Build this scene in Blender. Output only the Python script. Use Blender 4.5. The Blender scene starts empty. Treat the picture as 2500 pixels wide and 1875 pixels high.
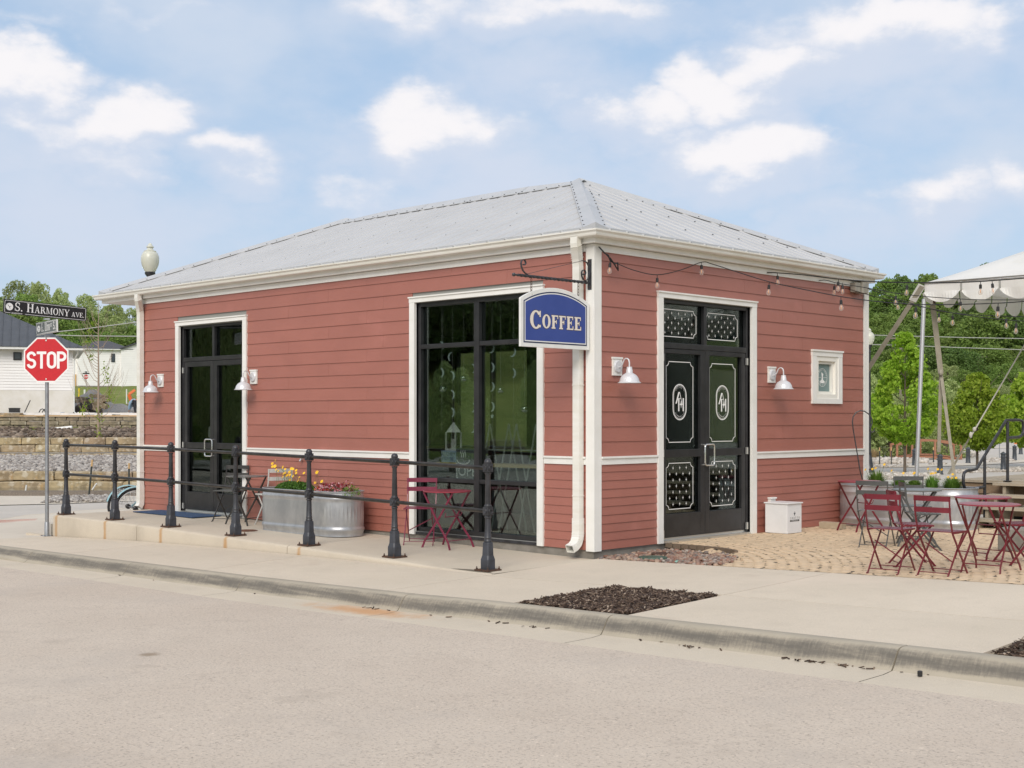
import bpy, math, random
import numpy as np
from mathutils import Vector, Matrix

random.seed(7)
sc = bpy.context.scene
COL = sc.collection
R_ = math.radians

# ------------------------------------------------------------------ camera
YAW = R_(44.47)
FPX = 3189.5          # focal length in pixels of the 2500 px wide photograph
HOR = 1021.7          # row of the horizon in the photograph
CAM = Vector((9.848, -11.380, 1.52))
FW = Vector((-math.sin(YAW), math.cos(YAW), 0))
RT = Vector((math.cos(YAW), math.sin(YAW), 0))
cd = bpy.data.cameras.new('camera')
cam = bpy.data.objects.new('camera', cd)
COL.objects.link(cam)
cam.location = CAM
cam.rotation_euler = (math.pi / 2, 0, YAW)
cd.sensor_width = 36
cd.lens = FPX / 2500 * 36
cd.shift_y = (HOR - 937.5) / 2500
cd.clip_start = 0.1
cd.clip_end = 3000
sc.camera = cam
sc.render.resolution_x = 1024
sc.render.resolution_y = 768

# ------------------------------------------------------------------ exposure
sc.view_settings.view_transform = 'Standard'
sc.view_settings.look = 'None'
sc.view_settings.exposure = 0.84
sc.view_settings.gamma = 1
sc.view_settings.use_curve_mapping = False

# ------------------------------------------------------------------ sun
SUN_DIR = Vector((0.42, -0.72, 0.66)).normalized()
sd = bpy.data.lights.new('sun', 'SUN')
sd.energy = 1.45
sd.angle = R_(32)
sd.color = (1.0, 0.93, 0.84)
sun = bpy.data.objects.new('sun', sd)
COL.objects.link(sun)
sun.rotation_euler = SUN_DIR.to_track_quat('Z', 'Y').to_euler()

# ------------------------------------------------------------------ world sky with clouds
world = bpy.data.worlds.new('World')
sc.world = world
world.use_nodes = True
wn = world.node_tree.nodes
wl = world.node_tree.links
wn.clear()


class NT:
    """tiny wrapper that chains math nodes"""
    def __init__(s, tree):
        s.t = tree

    def node(s, typ, **kw):
        n = s.t.nodes.new(typ)
        for k, v in kw.items():
            setattr(n, k, v)
        return n

    def put(s, sock, val):
        if hasattr(val, 'is_output') or isinstance(val, bpy.types.NodeSocket):
            s.t.links.new(val, sock)
        else:
            sock.default_value = val

    def m(s, op, a, b=None, c=None, clamp=False):
        n = s.node('ShaderNodeMath', operation=op, use_clamp=clamp)
        s.put(n.inputs[0], a)
        if b is not None:
            s.put(n.inputs[1], b)
        if c is not None:
            s.put(n.inputs[2], c)
        return n.outputs[0]

    def sep(s, v):
        n = s.node('ShaderNodeSeparateXYZ')
        s.put(n.inputs[0], v)
        return n.outputs

    def comb(s, x, y, z=0.0):
        n = s.node('ShaderNodeCombineXYZ')
        for i, q in enumerate((x, y, z)):
            s.put(n.inputs[i], q)
        return n.outputs[0]

    def noise(s, vec, scale, detail=4.0, rough=0.55, dist=0.0, out=0):
        n = s.node('ShaderNodeTexNoise')
        if vec is not None:
            s.put(n.inputs['Vector'], vec)
        n.inputs['Scale'].default_value = scale
        n.inputs['Detail'].default_value = detail
        n.inputs['Roughness'].default_value = rough
        n.inputs['Distortion'].default_value = dist
        return n.outputs[out]

    def ramp(s, fac, stops, interp='LINEAR'):
        n = s.node('ShaderNodeValToRGB')
        n.color_ramp.interpolation = interp
        els = n.color_ramp.elements
        while len(els) < len(stops):
            els.new(0.5)
        for e, (p, c) in zip(els, stops):
            e.position = p
            e.color = (*c, 1) if len(c) == 3 else c
        s.put(n.inputs[0], fac)
        return n.outputs[0]

    def mix(s, fac, a, b, blend='MIX'):
        n = s.node('ShaderNodeMixRGB', blend_type=blend)
        s.put(n.inputs[0], fac)
        for i, q in ((1, a), (2, b)):
            if isinstance(q, tuple):
                q = (*q, 1) if len(q) == 3 else q
            s.put(n.inputs[i], q)
        return n.outputs[0]

    def smooth(s, v, lo, hi):
        n = s.node('ShaderNodeMapRange', interpolation_type='SMOOTHSTEP')
        s.put(n.inputs['Value'], v)
        n.inputs['From Min'].default_value = lo
        n.inputs['From Max'].default_value = hi
        return n.outputs[0]


W = NT(world.node_tree)
tc = W.node('ShaderNodeTexCoord')
x, y, z = W.sep(tc.outputs['Generated'])
# azimuth measured from the direction the street corner is seen in, elevation above the horizon (degrees)
fr = W.m('ADD', W.m('MULTIPLY', x, FW.x), W.m('MULTIPLY', y, FW.y))
rt = W.m('ADD', W.m('MULTIPLY', x, RT.x), W.m('MULTIPLY', y, RT.y))
az = W.m('MULTIPLY', W.m('ARCTAN2', rt, fr), 57.2958)
el = W.m('MULTIPLY', W.m('ARCSINE', z), 57.2958)
pos = W.comb(W.m('MULTIPLY', az, 0.1), W.m('MULTIPLY', el, 0.17), 0.0)
warp = W.node('ShaderNodeTexNoise')
warp.inputs['Scale'].default_value = 2.6
warp.inputs['Detail'].default_value = 5
W.put(warp.inputs['Vector'], pos)
wx, wy, wz = W.sep(warp.outputs['Color'])
azw = W.m('ADD', az, W.m('MULTIPLY', W.m('SUBTRACT', wx, 0.5), 7.5))
elw = W.m('ADD', el, W.m('MULTIPLY', W.m('SUBTRACT', wy, 0.5), 4.2))


def pxdir(px, py):
    a = (px - 1250) / FPX
    b = (HOR - py) / FPX
    return math.degrees(math.atan(a)), math.degrees(math.atan(b / math.hypot(1, a)))


# white cumulus heads of the photograph: centre px, py, half width, half height (px), weight
CL = [(60, 175, 150, 75, 1.0), (290, 290, 130, 80, .95), (150, 320, 220, 55, .7), (560, 375, 110, 50, .8),
      (290, 395, 190, 40, .55), (1030, 300, 150, 80, .95), (1180, 290, 90, 40, .6), (1390, 260, 70, 65, .5),
      (1590, 265, 130, 70, .9), (1730, 205, 150, 70, 1.0), (1880, 150, 130, 55, .9), (1820, 360, 200, 62, 1.0),
      (1330, 10, 340, 50, .75), (980, 20, 160, 55, .7), (2210, 60, 330, 75, .95), (2300, 460, 150, 62, .75), (2460, 440, 90, 60, .7),
      (2080, 510, 90, 40, .45), (1230, 400, 300, 95, -.9), (300, 440, 330, 95, -.75), (1900, 470, 330, 80, -.7), (760, 200, 200, 60, -.4), (1250, 130, 260, 80, -.7), (2300, 230, 250, 80, -.6), (700, 560, 300, 60, -.6), (120, 560, 260, 60, -.6), (860, 460, 110, 58, .6), (60, 60, 200, 45, .5), (350, 20, 260, 35, .5),
      (650, 300, 80, 28, .35), (420, 520, 130, 35, .3), (1640, 90, 90, 40, .35)]
dens = None
skirt = None
for (cx, cy, rx, ry, w) in CL:
    a0, e0 = pxdir(cx, cy)
    a1, _ = pxdir(cx + rx, cy)
    _, e1 = pxdir(cx, cy - ry)
    ra, re = (a1 - a0) * 1.0, (e1 - e0) * 1.0
    dx = W.m('DIVIDE', W.m('SUBTRACT', azw, a0), ra)
    dy = W.m('DIVIDE', W.m('SUBTRACT', elw, e0), re)
    d2 = W.m('MULTIPLY_ADD', dx, dx, W.m('MULTIPLY', dy, dy))
    if w > 0:
        v = W.m('MULTIPLY', W.m('POWER', 2.718, W.m('MULTIPLY', d2, -0.55)), w)
        dens = v if dens is None else W.m('MAXIMUM', dens, v)
    w = abs(w)
    if w > .5:      # soft grey skirt under the head
        dy2 = W.m('ADD', W.m('MULTIPLY', dy, .62), .55)
        dx2 = W.m('MULTIPLY', dx, .60)
        d3 = W.m('MULTIPLY_ADD', dx2, dx2, W.m('MULTIPLY', dy2, dy2))
        v2 = W.m('MULTIPLY', W.m('POWER', 2.718, W.m('MULTIPLY', d3, -0.8)), w)
        skirt = v2 if skirt is None else W.m('MAXIMUM', skirt, v2)
# broken cloud elsewhere, thickened out of view to brighten and neutralise the light
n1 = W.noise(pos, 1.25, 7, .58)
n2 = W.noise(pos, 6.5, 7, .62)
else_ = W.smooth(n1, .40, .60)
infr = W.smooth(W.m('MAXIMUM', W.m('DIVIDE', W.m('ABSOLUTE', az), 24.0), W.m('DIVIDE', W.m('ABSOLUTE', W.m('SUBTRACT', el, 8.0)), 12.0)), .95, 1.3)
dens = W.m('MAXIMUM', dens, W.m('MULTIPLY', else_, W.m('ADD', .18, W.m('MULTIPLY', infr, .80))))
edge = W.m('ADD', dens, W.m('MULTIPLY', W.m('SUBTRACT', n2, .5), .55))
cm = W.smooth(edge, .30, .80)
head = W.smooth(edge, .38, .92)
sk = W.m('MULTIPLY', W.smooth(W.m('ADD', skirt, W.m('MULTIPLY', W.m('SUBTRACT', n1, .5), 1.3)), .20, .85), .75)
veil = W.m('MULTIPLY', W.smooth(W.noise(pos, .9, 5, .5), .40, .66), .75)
sky = W.node('ShaderNodeTexSky', sky_type='NISHITA')
sky.sun_disc = False
sky.sun_elevation = math.asin(SUN_DIR.z)
sky.sun_rotation = math.atan2(SUN_DIR.x, SUN_DIR.y)
sky.air_density = 1.0
sky.dust_density = 1.6
sky.ozone_density = 1.0
K = 10.0   # cloud radiance in the same physical units as the Nishita sky (it is scaled by the Background strength)
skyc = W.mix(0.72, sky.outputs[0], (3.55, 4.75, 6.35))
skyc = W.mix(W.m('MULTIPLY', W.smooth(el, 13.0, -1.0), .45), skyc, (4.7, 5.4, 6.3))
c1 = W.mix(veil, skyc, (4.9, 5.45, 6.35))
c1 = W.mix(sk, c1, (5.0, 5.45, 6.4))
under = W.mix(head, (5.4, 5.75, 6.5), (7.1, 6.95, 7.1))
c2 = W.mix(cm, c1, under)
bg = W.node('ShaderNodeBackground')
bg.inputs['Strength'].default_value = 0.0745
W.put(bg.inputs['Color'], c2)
wo = W.node('ShaderNodeOutputWorld')
wl.new(bg.outputs[0], wo.inputs[0])


# ------------------------------------------------------------------ placing helpers
def at(px, py, d):
    """point at distance d (along the view axis) seen at px, py of the photograph"""
    a = (px - 1250) / FPX
    b = (HOR - py) / FPX
    return CAM + FW * d + RT * (a * d) + Vector((0, 0, b * d))


def gnd(px, py, z=0.0):
    return at(px, py, (CAM.z - z) * FPX / (py - HOR))


def fa(d, lat, z=0.0):
    """point d metres ahead of the tripod and lat metres to the right"""
    p = CAM + FW * d + RT * lat
    return Vector((p.x, p.y, z))


def interp(tab, v):
    if v <= tab[0][0]:
        return tab[0][1]
    for (a, fa_), (b, fb) in zip(tab, tab[1:]):
        if v <= b:
            return fa_ + (fb - fa_) * (v - a) / (b - a)
    return tab[-1][1]


# heights of the paved surfaces (the street falls gently to the left)
ZC = [(-16, -.40), (-12, -.345), (-9.8, -.315), (-7.2, -.28), (-4.6, -.24), (-2.2, -.204), (.5, -.145), (1.55, -.108), (4.5, -.044), (6.1, -.008), (12, .11), (20, .2)]
ZE = [(-16, -.40), (-12, -.375), (-9.8, -.37), (-7.26, -.20), (-5.05, -.12), (-2.7, -.085), (0, -.085), (3.1, .005), (4.7, .05), (8, .13), (20, .3)]


def zc(x):
    return interp(ZC, x)


def zs(x, y):
    t = min(1.0, max(0.0, (y + 3.15) / 3.15))
    return zc(x) * (1 - t) + interp(ZE, x) * t


def zplat(x):
    return interp([(-11, 0.0), (-8, -.004), (-6.6, -.017), (-5.0, -.038), (-3.4, -.06), (-1.74, -.085), (0, -.100)], x)


def zpat(x, y):
    t = min(1.0, max(0.0, (y - .0) / 1.6))
    return zs(x, 0) * (1 - t) + (0.0 + .012 * x) * t


# ------------------------------------------------------------------ mesh helpers
class MB:
    def __init__(s):
        s.v = []
        s.f = []
        s.mi = []
        s.c = 0

    def add(s, vs, fs):
        o = len(s.v)
        s.v += [tuple(p) for p in vs]
        s.f += [tuple(i + o for i in f) for f in fs]
        s.mi += [s.c] * len(fs)
        return s

    def box(s, x0, x1, y0, y1, z0, z1):
        vs = [(x0, y0, z0), (x1, y0, z0), (x1, y1, z0), (x0, y1, z0), (x0, y0, z1), (x1, y0, z1), (x1, y1, z1), (x0, y1, z1)]
        return s.add(vs, [(3, 2, 1, 0), (4, 5, 6, 7), (0, 1, 5, 4), (1, 2, 6, 5), (2, 3, 7, 6), (3, 0, 4, 7)])

    def obox(s, c, a, b, d):
        c, a, b, d = map(Vector, (c, a, b, d))
        vs = [c + a * i + b * j + d * k for k in (-1, 1) for (i, j) in ((-1, -1), (1, -1), (1, 1), (-1, 1))]
        return s.add(vs, [(3, 2, 1, 0), (4, 5, 6, 7), (0, 1, 5, 4), (1, 2, 6, 5), (2, 3, 7, 6), (3, 0, 4, 7)])

    def bar(s, p0, p1, w, t, side=(0, 1, 0)):
        p0, p1 = Vector(p0), Vector(p1)
        d = (p1 - p0)
        sd_ = Vector(side)
        sd_ = (sd_ - d * (sd_.dot(d) / d.length_squared)).normalized()
        n = d.normalized().cross(sd_)
        return s.obox((p0 + p1) / 2, d / 2, sd_ * (w / 2), n * (t / 2))

    def tube(s, pts, r, n=8, closed=False, caps=True):
        pts = [Vector(p) for p in pts]
        m = len(pts)
        rs = r if isinstance(r, (list, tuple)) else [r] * m
        vs = []
        prev = None
        for i, p in enumerate(pts):
            if closed:
                d = pts[(i + 1) % m] - pts[i - 1]
            else:
                d = pts[min(i + 1, m - 1)] - pts[max(i - 1, 0)]
            if d.length < 1e-9:
                d = Vector((0, 0, 1))
            d.normalize()
            if prev is None:
                u = d.cross(Vector((0, 0, 1)))
                if u.length < .05:
                    u = d.cross(Vector((1, 0, 0)))
            else:
                u = prev - d * prev.dot(d)
            u.normalize()
            prev = u
            w = d.cross(u)
            for k in range(n):
                a = 2 * math.pi * k / n
                vs.append(p + (u * math.cos(a) + w * math.sin(a)) * rs[i])
        fs = []
        for i in range(m if closed else m - 1):
            j = (i + 1) % m
            for k in range(n):
                k2 = (k + 1) % n
                fs.append((i * n + k, i * n + k2, j * n + k2, j * n + k))
        if caps and not closed:
            fs.append(tuple(range(n))[::-1])
            fs.append(tuple((m - 1) * n + k for k in range(n)))
        return s.add(vs, fs)

    def lathe(s, prof, c=(0, 0, 0), n=16, caps=True, ax=None):
        """profile [(r,z)] about the vertical axis (or about ax)"""
        c = Vector(c)
        if ax is None:
            U, V, A = Vector((1, 0, 0)), Vector((0, 1, 0)), Vector((0, 0, 1))
        else:
            A = Vector(ax).normalized()
            U = A.orthogonal().normalized()
            V = A.cross(U)
        vs = []
        for r, h in prof:
            for k in range(n):
                a = 2 * math.pi * k / n
                vs.append(c + U * (r * math.cos(a)) + V * (r * math.sin(a)) + A * h)
        fs = []
        for i in range(len(prof) - 1):
            for k in range(n):
                k2 = (k + 1) % n
                fs.append((i * n + k, i * n + k2, (i + 1) * n + k2, (i + 1) * n + k))
        if caps:
            if prof[0][0] > 1e-4:
                fs.append(tuple(range(n))[::-1])
            if prof[-1][0] > 1e-4:
                fs.append(tuple((len(prof) - 1) * n + k for k in range(n)))
        return s.add(vs, fs)

    def prism(s, poly, o, u, v, w):
        """2D polygon in the frame (o,u,v) thickened along w"""
        o, u, v, w = map(Vector, (o, u, v, w))
        n = len(poly)
        vs = [o + u * a + v * b for a, b in poly] + [o + u * a + v * b + w for a, b in poly]
        fs = [tuple(range(n))[::-1], tuple(range(n, 2 * n))]
        fs += [(i, (i + 1) % n, n + (i + 1) % n, n + i) for i in range(n)]
        return s.add(vs, fs)

    def quad(s, a, b, c, d):
        return s.add([a, b, c, d], [(0, 1, 2, 3)])

    def sphere(s, c, r, n=12, m=8, sc_=(1, 1, 1)):
        c = Vector(c)
        vs = [c + Vector((0, 0, -r * sc_[2]))]
        for i in range(1, m):
            t = math.pi * i / m - math.pi / 2
            for k in range(n):
                a = 2 * math.pi * k / n
                vs.append(c + Vector((r * sc_[0] * math.cos(t) * math.cos(a), r * sc_[1] * math.cos(t) * math.sin(a), r * sc_[2] * math.sin(t))))
        vs.append(c + Vector((0, 0, r * sc_[2])))
        fs = [(0, 1 + (k + 1) % n, 1 + k) for k in range(n)]
        for i in range(m - 2):
            for k in range(n):
                k2 = (k + 1) % n
                fs.append((1 + i * n + k, 1 + i * n + k2, 1 + (i + 1) * n + k2, 1 + (i + 1) * n + k))
        L = len(vs) - 1
        fs += [(L, 1 + (m - 2) * n + k, 1 + (m - 2) * n + (k + 1) % n) for k in range(n)]
        return s.add(vs, fs)

    def mesh(s, name, mats, smooth=False):
        me = bpy.data.meshes.new(name)
        me.from_pydata(s.v, [], s.f)
        if not isinstance(mats, (list, tuple)):
            mats = [mats]
        for q in mats:
            me.materials.append(q)
        if len(mats) > 1:
            me.polygons.foreach_set('material_index', s.mi)
        if smooth:
            me.polygons.foreach_set('use_smooth', [True] * len(me.polygons))
            try:
                me.set_sharp_from_angle(angle=R_(38))
            except Exception:
                pass
        me.update()
        return me

    def build(s, name, mats, parent=None, smooth=False, kind=None, bevel=0):
        o = bpy.data.objects.new(name, s.mesh(name, mats, smooth))
        COL.objects.link(o)
        if parent is not None:
            o.parent = parent
        if kind:
            o['kind'] = kind
        if bevel:
            b = o.modifiers.new('bevel', 'BEVEL')
            b.width = bevel
            b.segments = 2
            b.limit_method = 'ANGLE'
            b.angle_limit = R_(40)
        return o


def inst(mesh_ob, name, parent, M=None):
    """another object sharing the mesh of mesh_ob"""
    o = mesh_ob.copy()
    o.name = name
    COL.objects.link(o)
    o.parent = parent
    if M is not None:
        o.matrix_local = M
    return o


def tag(o, label=None, cat=None, group=None, kind=None):
    if label:
        o['label'] = label
    if cat:
        o['category'] = cat
    if group:
        o['group'] = group
    if kind:
        o['kind'] = kind
    return o


def thing(name, label, cat, loc=(0, 0, 0), rz=0.0, group=None):
    o = bpy.data.objects.new(name, None)
    o.empty_display_size = .2
    COL.objects.link(o)
    o.location = loc
    o.rotation_euler = (0, 0, rz)
    return tag(o, label, cat, group)


def struct(name, loc=(0, 0, 0)):
    o = bpy.data.objects.new(name, None)
    o.empty_display_size = .2
    COL.objects.link(o)
    o.location = loc
    o['kind'] = 'structure'
    return o


def dup(root, loc, rz=0.0, label=None, group=None, scale=None):
    r = root.copy()
    COL.objects.link(r)
    r.location = loc
    r.rotation_euler = (0, 0, rz)
    if scale:
        r.scale = scale
    if label:
        r['label'] = label
    if group:
        r['group'] = group
    for ch in list(root.children):
        c = ch.copy()
        COL.objects.link(c)
        c.parent = r
        for g in list(ch.children):
            d = g.copy()
            COL.objects.link(d)
            d.parent = c
    return r


# ------------------------------------------------------------------ materials
MATS = {}


def mat(name, col, rough=.6, metal=0.0, col2=None, nscale=8.0, bump=0.0, bscale=None, spec=.5, detail=4, stretch=None,
        coat=0.0, trans=0.0, spots=None, dist=0.0, isl=0.0, bdist=.01):
    """principled material: two colours mixed by noise, noise relief, optional second (dirt) colour"""
    m = bpy.data.materials.new(name)
    m.use_nodes = True
    m.node_tree.nodes.clear()
    T = NT(m.node_tree)
    tc_ = T.node('ShaderNodeTexCoord')
    vec = tc_.outputs['Object']
    if stretch:
        mp = T.node('ShaderNodeMapping')
        mp.inputs['Scale'].default_value = stretch
        T.put(mp.inputs[0], vec)
        vec = mp.outputs[0]
    b = T.node('ShaderNodeBsdfPrincipled')
    c = (*col, 1)
    if col2 is not None:
        c = T.mix(T.smooth(T.noise(vec, nscale, detail, .6, dist), .3, .7), col, col2)
    if spots:
        for (sc_, lo, hi, cc) in spots:
            c = T.mix(T.smooth(T.noise(vec, sc_, 5, .6), lo, hi), c if not isinstance(c, tuple) else c[:3], cc)
    if isl:
        g = T.node('ShaderNodeNewGeometry')
        hs = T.node('ShaderNodeHueSaturation')
        T.put(hs.inputs['Value'], T.m('MULTIPLY_ADD', g.outputs['Random Per Island'], isl * 2, 1 - isl))
        T.put(hs.inputs['Color'], c)
        c = hs.outputs[0]
    T.put(b.inputs['Base Color'], c)
    b.inputs['Roughness'].default_value = rough
    b.inputs['Metallic'].default_value = metal
    b.inputs['Specular IOR Level'].default_value = spec
    if coat:
        b.inputs['Coat Weight'].default_value = coat
        b.inputs['Coat Roughness'].default_value = .5
    if trans:
        b.inputs['Transmission Weight'].default_value = trans
    if bump:
        bp = T.node('ShaderNodeBump')
        bp.inputs['Strength'].default_value = bump
        bp.inputs['Distance'].default_value = bdist
        T.put(bp.inputs['Height'], T.noise(vec, bscale or nscale * 6, 5, .65))
        T.put(b.inputs['Normal'], bp.outputs[0])
    o = T.node('ShaderNodeOutputMaterial')
    m.node_tree.links.new(b.outputs[0], o.inputs[0])
    MATS[name] = m
    m['T'] = 1
    return m


def objrandom(m, amt, hue=0.0):
    """vary the brightness of pieces that share this material, object by object"""
    T = NT(m.node_tree)
    b = [n for n in m.node_tree.nodes if n.type == 'BSDF_PRINCIPLED'][0]
    oi = T.node('ShaderNodeObjectInfo')
    hs = T.node('ShaderNodeHueSaturation')
    T.put(hs.inputs['Value'], T.m('MULTIPLY_ADD', oi.outputs['Random'], amt * 2, 1 - amt))
    if hue:
        T.put(hs.inputs['Hue'], T.m('MULTIPLY_ADD', oi.outputs['Random'], hue * 2, .5 - hue))
    lk = b.inputs['Base Color'].links
    if lk:
        T.put(hs.inputs['Color'], lk[0].from_socket)
    else:
        hs.inputs['Color'].default_value = b.inputs['Base Color'].default_value
    T.put(b.inputs['Base Color'], hs.outputs[0])
    return m


def leafmat(name, c1, c2, c3=None, transl=.35, rough=.55):
    m = bpy.data.materials.new(name)
    m.use_nodes = True
    m.node_tree.nodes.clear()
    T = NT(m.node_tree)
    g = T.node('ShaderNodeNewGeometry')
    c = T.mix(g.outputs['Random Per Island'], c1, c2)
    tc_ = T.node('ShaderNodeTexCoord')
    c = T.mix(T.smooth(T.noise(tc_.outputs['Object'], .8, 3, .5), .35, .7), c, c3 or c2)
    oi = T.node('ShaderNodeObjectInfo')
    hs = T.node('ShaderNodeHueSaturation')
    T.put(hs.inputs['Value'], T.m('MULTIPLY_ADD', oi.outputs['Random'], .4, .82))
    T.put(hs.inputs['Hue'], T.m('MULTIPLY_ADD', oi.outputs['Random'], .016, .494))
    T.put(hs.inputs['Color'], c)
    d = T.node('ShaderNodeBsdfPrincipled')
    T.put(d.inputs['Base Color'], hs.outputs[0])
    d.inputs['Roughness'].default_value = rough
    d.inputs['Specular IOR Level'].default_value = .35
    t = T.node('ShaderNodeBsdfTranslucent')
    T.put(t.inputs[0], hs.outputs[0])
    mx = T.node('ShaderNodeMixShader')
    mx.inputs[0].default_value = transl
    m.node_tree.links.new(d.outputs[0], mx.inputs[1])
    m.node_tree.links.new(t.outputs[0], mx.inputs[2])
    o = T.node('ShaderNodeOutputMaterial')
    m.node_tree.links.new(mx.outputs[0], o.inputs[0])
    return m


def glassmat(name, tint=(.80, .88, .86), refl=.30, rough=0.0, wav=.0):
    """window pane: sees through, mirrors the street"""
    m = bpy.data.materials.new(name)
    m.use_nodes = True
    m.node_tree.nodes.clear()
    T = NT(m.node_tree)
    fr_ = T.node('ShaderNodeFresnel')
    fr_.inputs[0].default_value = 1.5
    ge_ = T.node('ShaderNodeNewGeometry')
    fac = T.m('MULTIPLY', T.m('ADD', fr_.outputs[0], refl, clamp=True), T.m('SUBTRACT', 1.0, ge_.outputs['Backfacing']))
    tr = T.node('ShaderNodeBsdfTransparent')
    tr.inputs[0].default_value = (*tint, 1)
    gl = T.node('ShaderNodeBsdfGlossy')
    gl.inputs['Roughness'].default_value = rough
    gl.inputs['Color'].default_value = (.9, .97, .95, 1)
    if wav:
        tc_ = T.node('ShaderNodeTexCoord')
        bp = T.node('ShaderNodeBump')
        bp.inputs['Strength'].default_value = wav
        bp.inputs['Distance'].default_value = .02
        T.put(bp.inputs['Height'], T.noise(tc_.outputs['Object'], 1.3, 1, .4))
        T.put(gl.inputs['Normal'], bp.outputs[0])
    mx = T.node('ShaderNodeMixShader')
    T.put(mx.inputs[0], fac)
    m.node_tree.links.new(tr.outputs[0], mx.inputs[1])
    m.node_tree.links.new(gl.outputs[0], mx.inputs[2])
    o = T.node('ShaderNodeOutputMaterial')
    m.node_tree.links.new(mx.outputs[0], o.inputs[0])
    return m


M_siding = objrandom(mat('red_lap_siding', (.350, .122, .088), .52, col2=(.322, .110, .079), nscale=1.6, bump=.3, bscale=150, spec=.8, stretch=(1, 1, 1.5), bdist=.003, coat=.35, spots=[(1.1, .55, .8, (.40, .145, .112))]), .022)
M_white = mat('white_trim_paint', (.80, .79, .76), .45, col2=(.74, .73, .69), nscale=2.5, bump=.06, bscale=120, spots=[(3.0, .62, .85, (.62, .60, .55))])
M_gutter = mat('white_gutter_metal', (.80, .79, .75), .32, col2=(.72, .70, .63), nscale=1.4, stretch=(1, 1, 6))
M_roof = mat('grey_roof_metal', (.50, .495, .49), .46, metal=.1, col2=(.46, .455, .45), nscale=1.1, bump=.04, bscale=6)
M_cap = mat('roof_cap_metal', (.49, .49, .495), .44, metal=.1, col2=(.44, .445, .45), nscale=2)
M_black = mat('black_anodised_frame', (.018, .018, .020), .34, col2=(.030, .030, .032), nscale=5, spec=.5)
M_iron = mat('black_painted_iron', (.022, .022, .025), .36, col2=(.045, .047, .055), nscale=9, bump=.12, bscale=60, bdist=.004)
M_ironb = mat('weathered_grey_iron', (.050, .055, .070), .48, col2=(.028, .030, .036), nscale=6, bump=.15, bscale=60, bdist=.004, spots=[(14, .68, .8, (.10, .055, .03))])
M_railp = mat('worn_steel_pipe', (.085, .078, .070), .33, metal=.75, col2=(.045, .042, .040), nscale=7)
M_rust = mat('rusty_base_plate', (.10, .045, .022), .8, col2=(.045, .030, .025), nscale=18, bump=.4, bscale=80)
M_found = mat('foundation_concrete', (.26, .24, .21), .9, col2=(.18, .165, .14), nscale=5, bump=.4, bscale=60)
M_inwall = mat('interior_wall', (.26, .26, .24), .9)
M_infloor = mat('interior_floor', (.12, .10, .085), .5)
M_alu = mat('brushed_aluminium', (.62, .62, .60), .35, metal=.8)
M_chrome = mat('handle_steel', (.70, .70, .68), .22, metal=.9)
M_glass = glassmat('window_glass', tint=(.74, .77, .76), refl=.36, wav=.08)
M_glassd = glassmat('door_glass', tint=(.60, .62, .62), refl=.34, wav=.06)
M_decal = mat('white_vinyl', (.82, .82, .80), .6)
M_screw = mat('dark_screw', (.08, .08, .085), .5)
M_galv = mat('galvanised_steel', (.52, .53, .54), .38, metal=.62, col2=(.38, .39, .41), nscale=5, bump=.05, bscale=25, stretch=(1, 1, .5), spots=[(2.2, .60, .8, (.62, .62, .60))])
M_pole = mat('galvanised_post', (.36, .38, .40), .45, metal=.6, col2=(.28, .29, .31), nscale=12)
M_lampw = mat('lamp_enamel', (.66, .66, .68), .30, col2=(.60, .60, .62), nscale=5, metal=.15)
M_red = mat('crimson_powder_coat', (.17, .015, .027), .35, col2=(.14, .012, .022), nscale=10, spec=.5)
M_redtop = mat('crimson_table_top', (.34, .050, .075), .28, col2=(.26, .028, .050), nscale=3, spec=.6)
M_plum = mat('plum_powder_coat', (.20, .022, .055), .35, col2=(.16, .018, .045), nscale=10)
M_grey = mat('slate_powder_coat', (.085, .087, .085), .4, col2=(.065, .066, .064), nscale=10)
M_greytop = mat('slate_table_top', (.16, .165, .16), .32, col2=(.12, .125, .12), nscale=4, spec=.6)
M_greyb = mat('dark_grey_powder_coat', (.040, .038, .036), .4)
M_cream = mat('pale_chair_paint', (.55, .55, .53), .4)
M_soil = mat('dark_soil', (.035, .024, .017), .95, bump=.6, bscale=60)


def concrete(name, a, b, sp=None, bump=.18, fine=160.0, spots=None):
    """poured concrete: broad tone drift, fine speckle"""
    m = bpy.data.materials.new(name)
    m.use_nodes = True
    m.node_tree.nodes.clear()
    T = NT(m.node_tree)
    tc_ = T.node('ShaderNodeTexCoord')
    v = tc_.outputs['Object']
    c = T.mix(T.smooth(T.noise(v, .55, 5, .6), .3, .7), a, b)
    c = T.mix(T.m('MULTIPLY', T.smooth(T.noise(v, 2.6, 6, .7), .45, .75), .35), c, tuple(q * .84 for q in a))
    if sp:
        c = T.mix(T.m('MULTIPLY', T.smooth(T.noise(v, fine, 3, .7), .52, .66), .65), c, sp)
        c = T.mix(T.m('MULTIPLY', T.smooth(T.noise(v, fine * .6, 3, .7), .60, .70), .5), c, tuple(min(1, q * 1.5) for q in a))
    for (s_, lo, hi, cc, st) in (spots or []):
        c = T.mix(T.m('MULTIPLY', T.smooth(T.noise(v, s_, 5, .65), lo, hi), st), c, cc)
    p = T.node('ShaderNodeBsdfPrincipled')
    T.put(p.inputs['Base Color'], c)
    p.inputs['Roughness'].default_value = .85
    p.inputs['Specular IOR Level'].default_value = .3
    bp = T.node('ShaderNodeBump')
    bp.inputs['Strength'].default_value = bump
    bp.inputs['Distance'].default_value = .008
    T.put(bp.inputs['Height'], T.noise(v, fine * .5, 4, .7))
    T.put(p.inputs['Normal'], bp.outputs[0])
    o = T.node('ShaderNodeOutputMaterial')
    m.node_tree.links.new(p.outputs[0], o.inputs[0])
    return m


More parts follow.
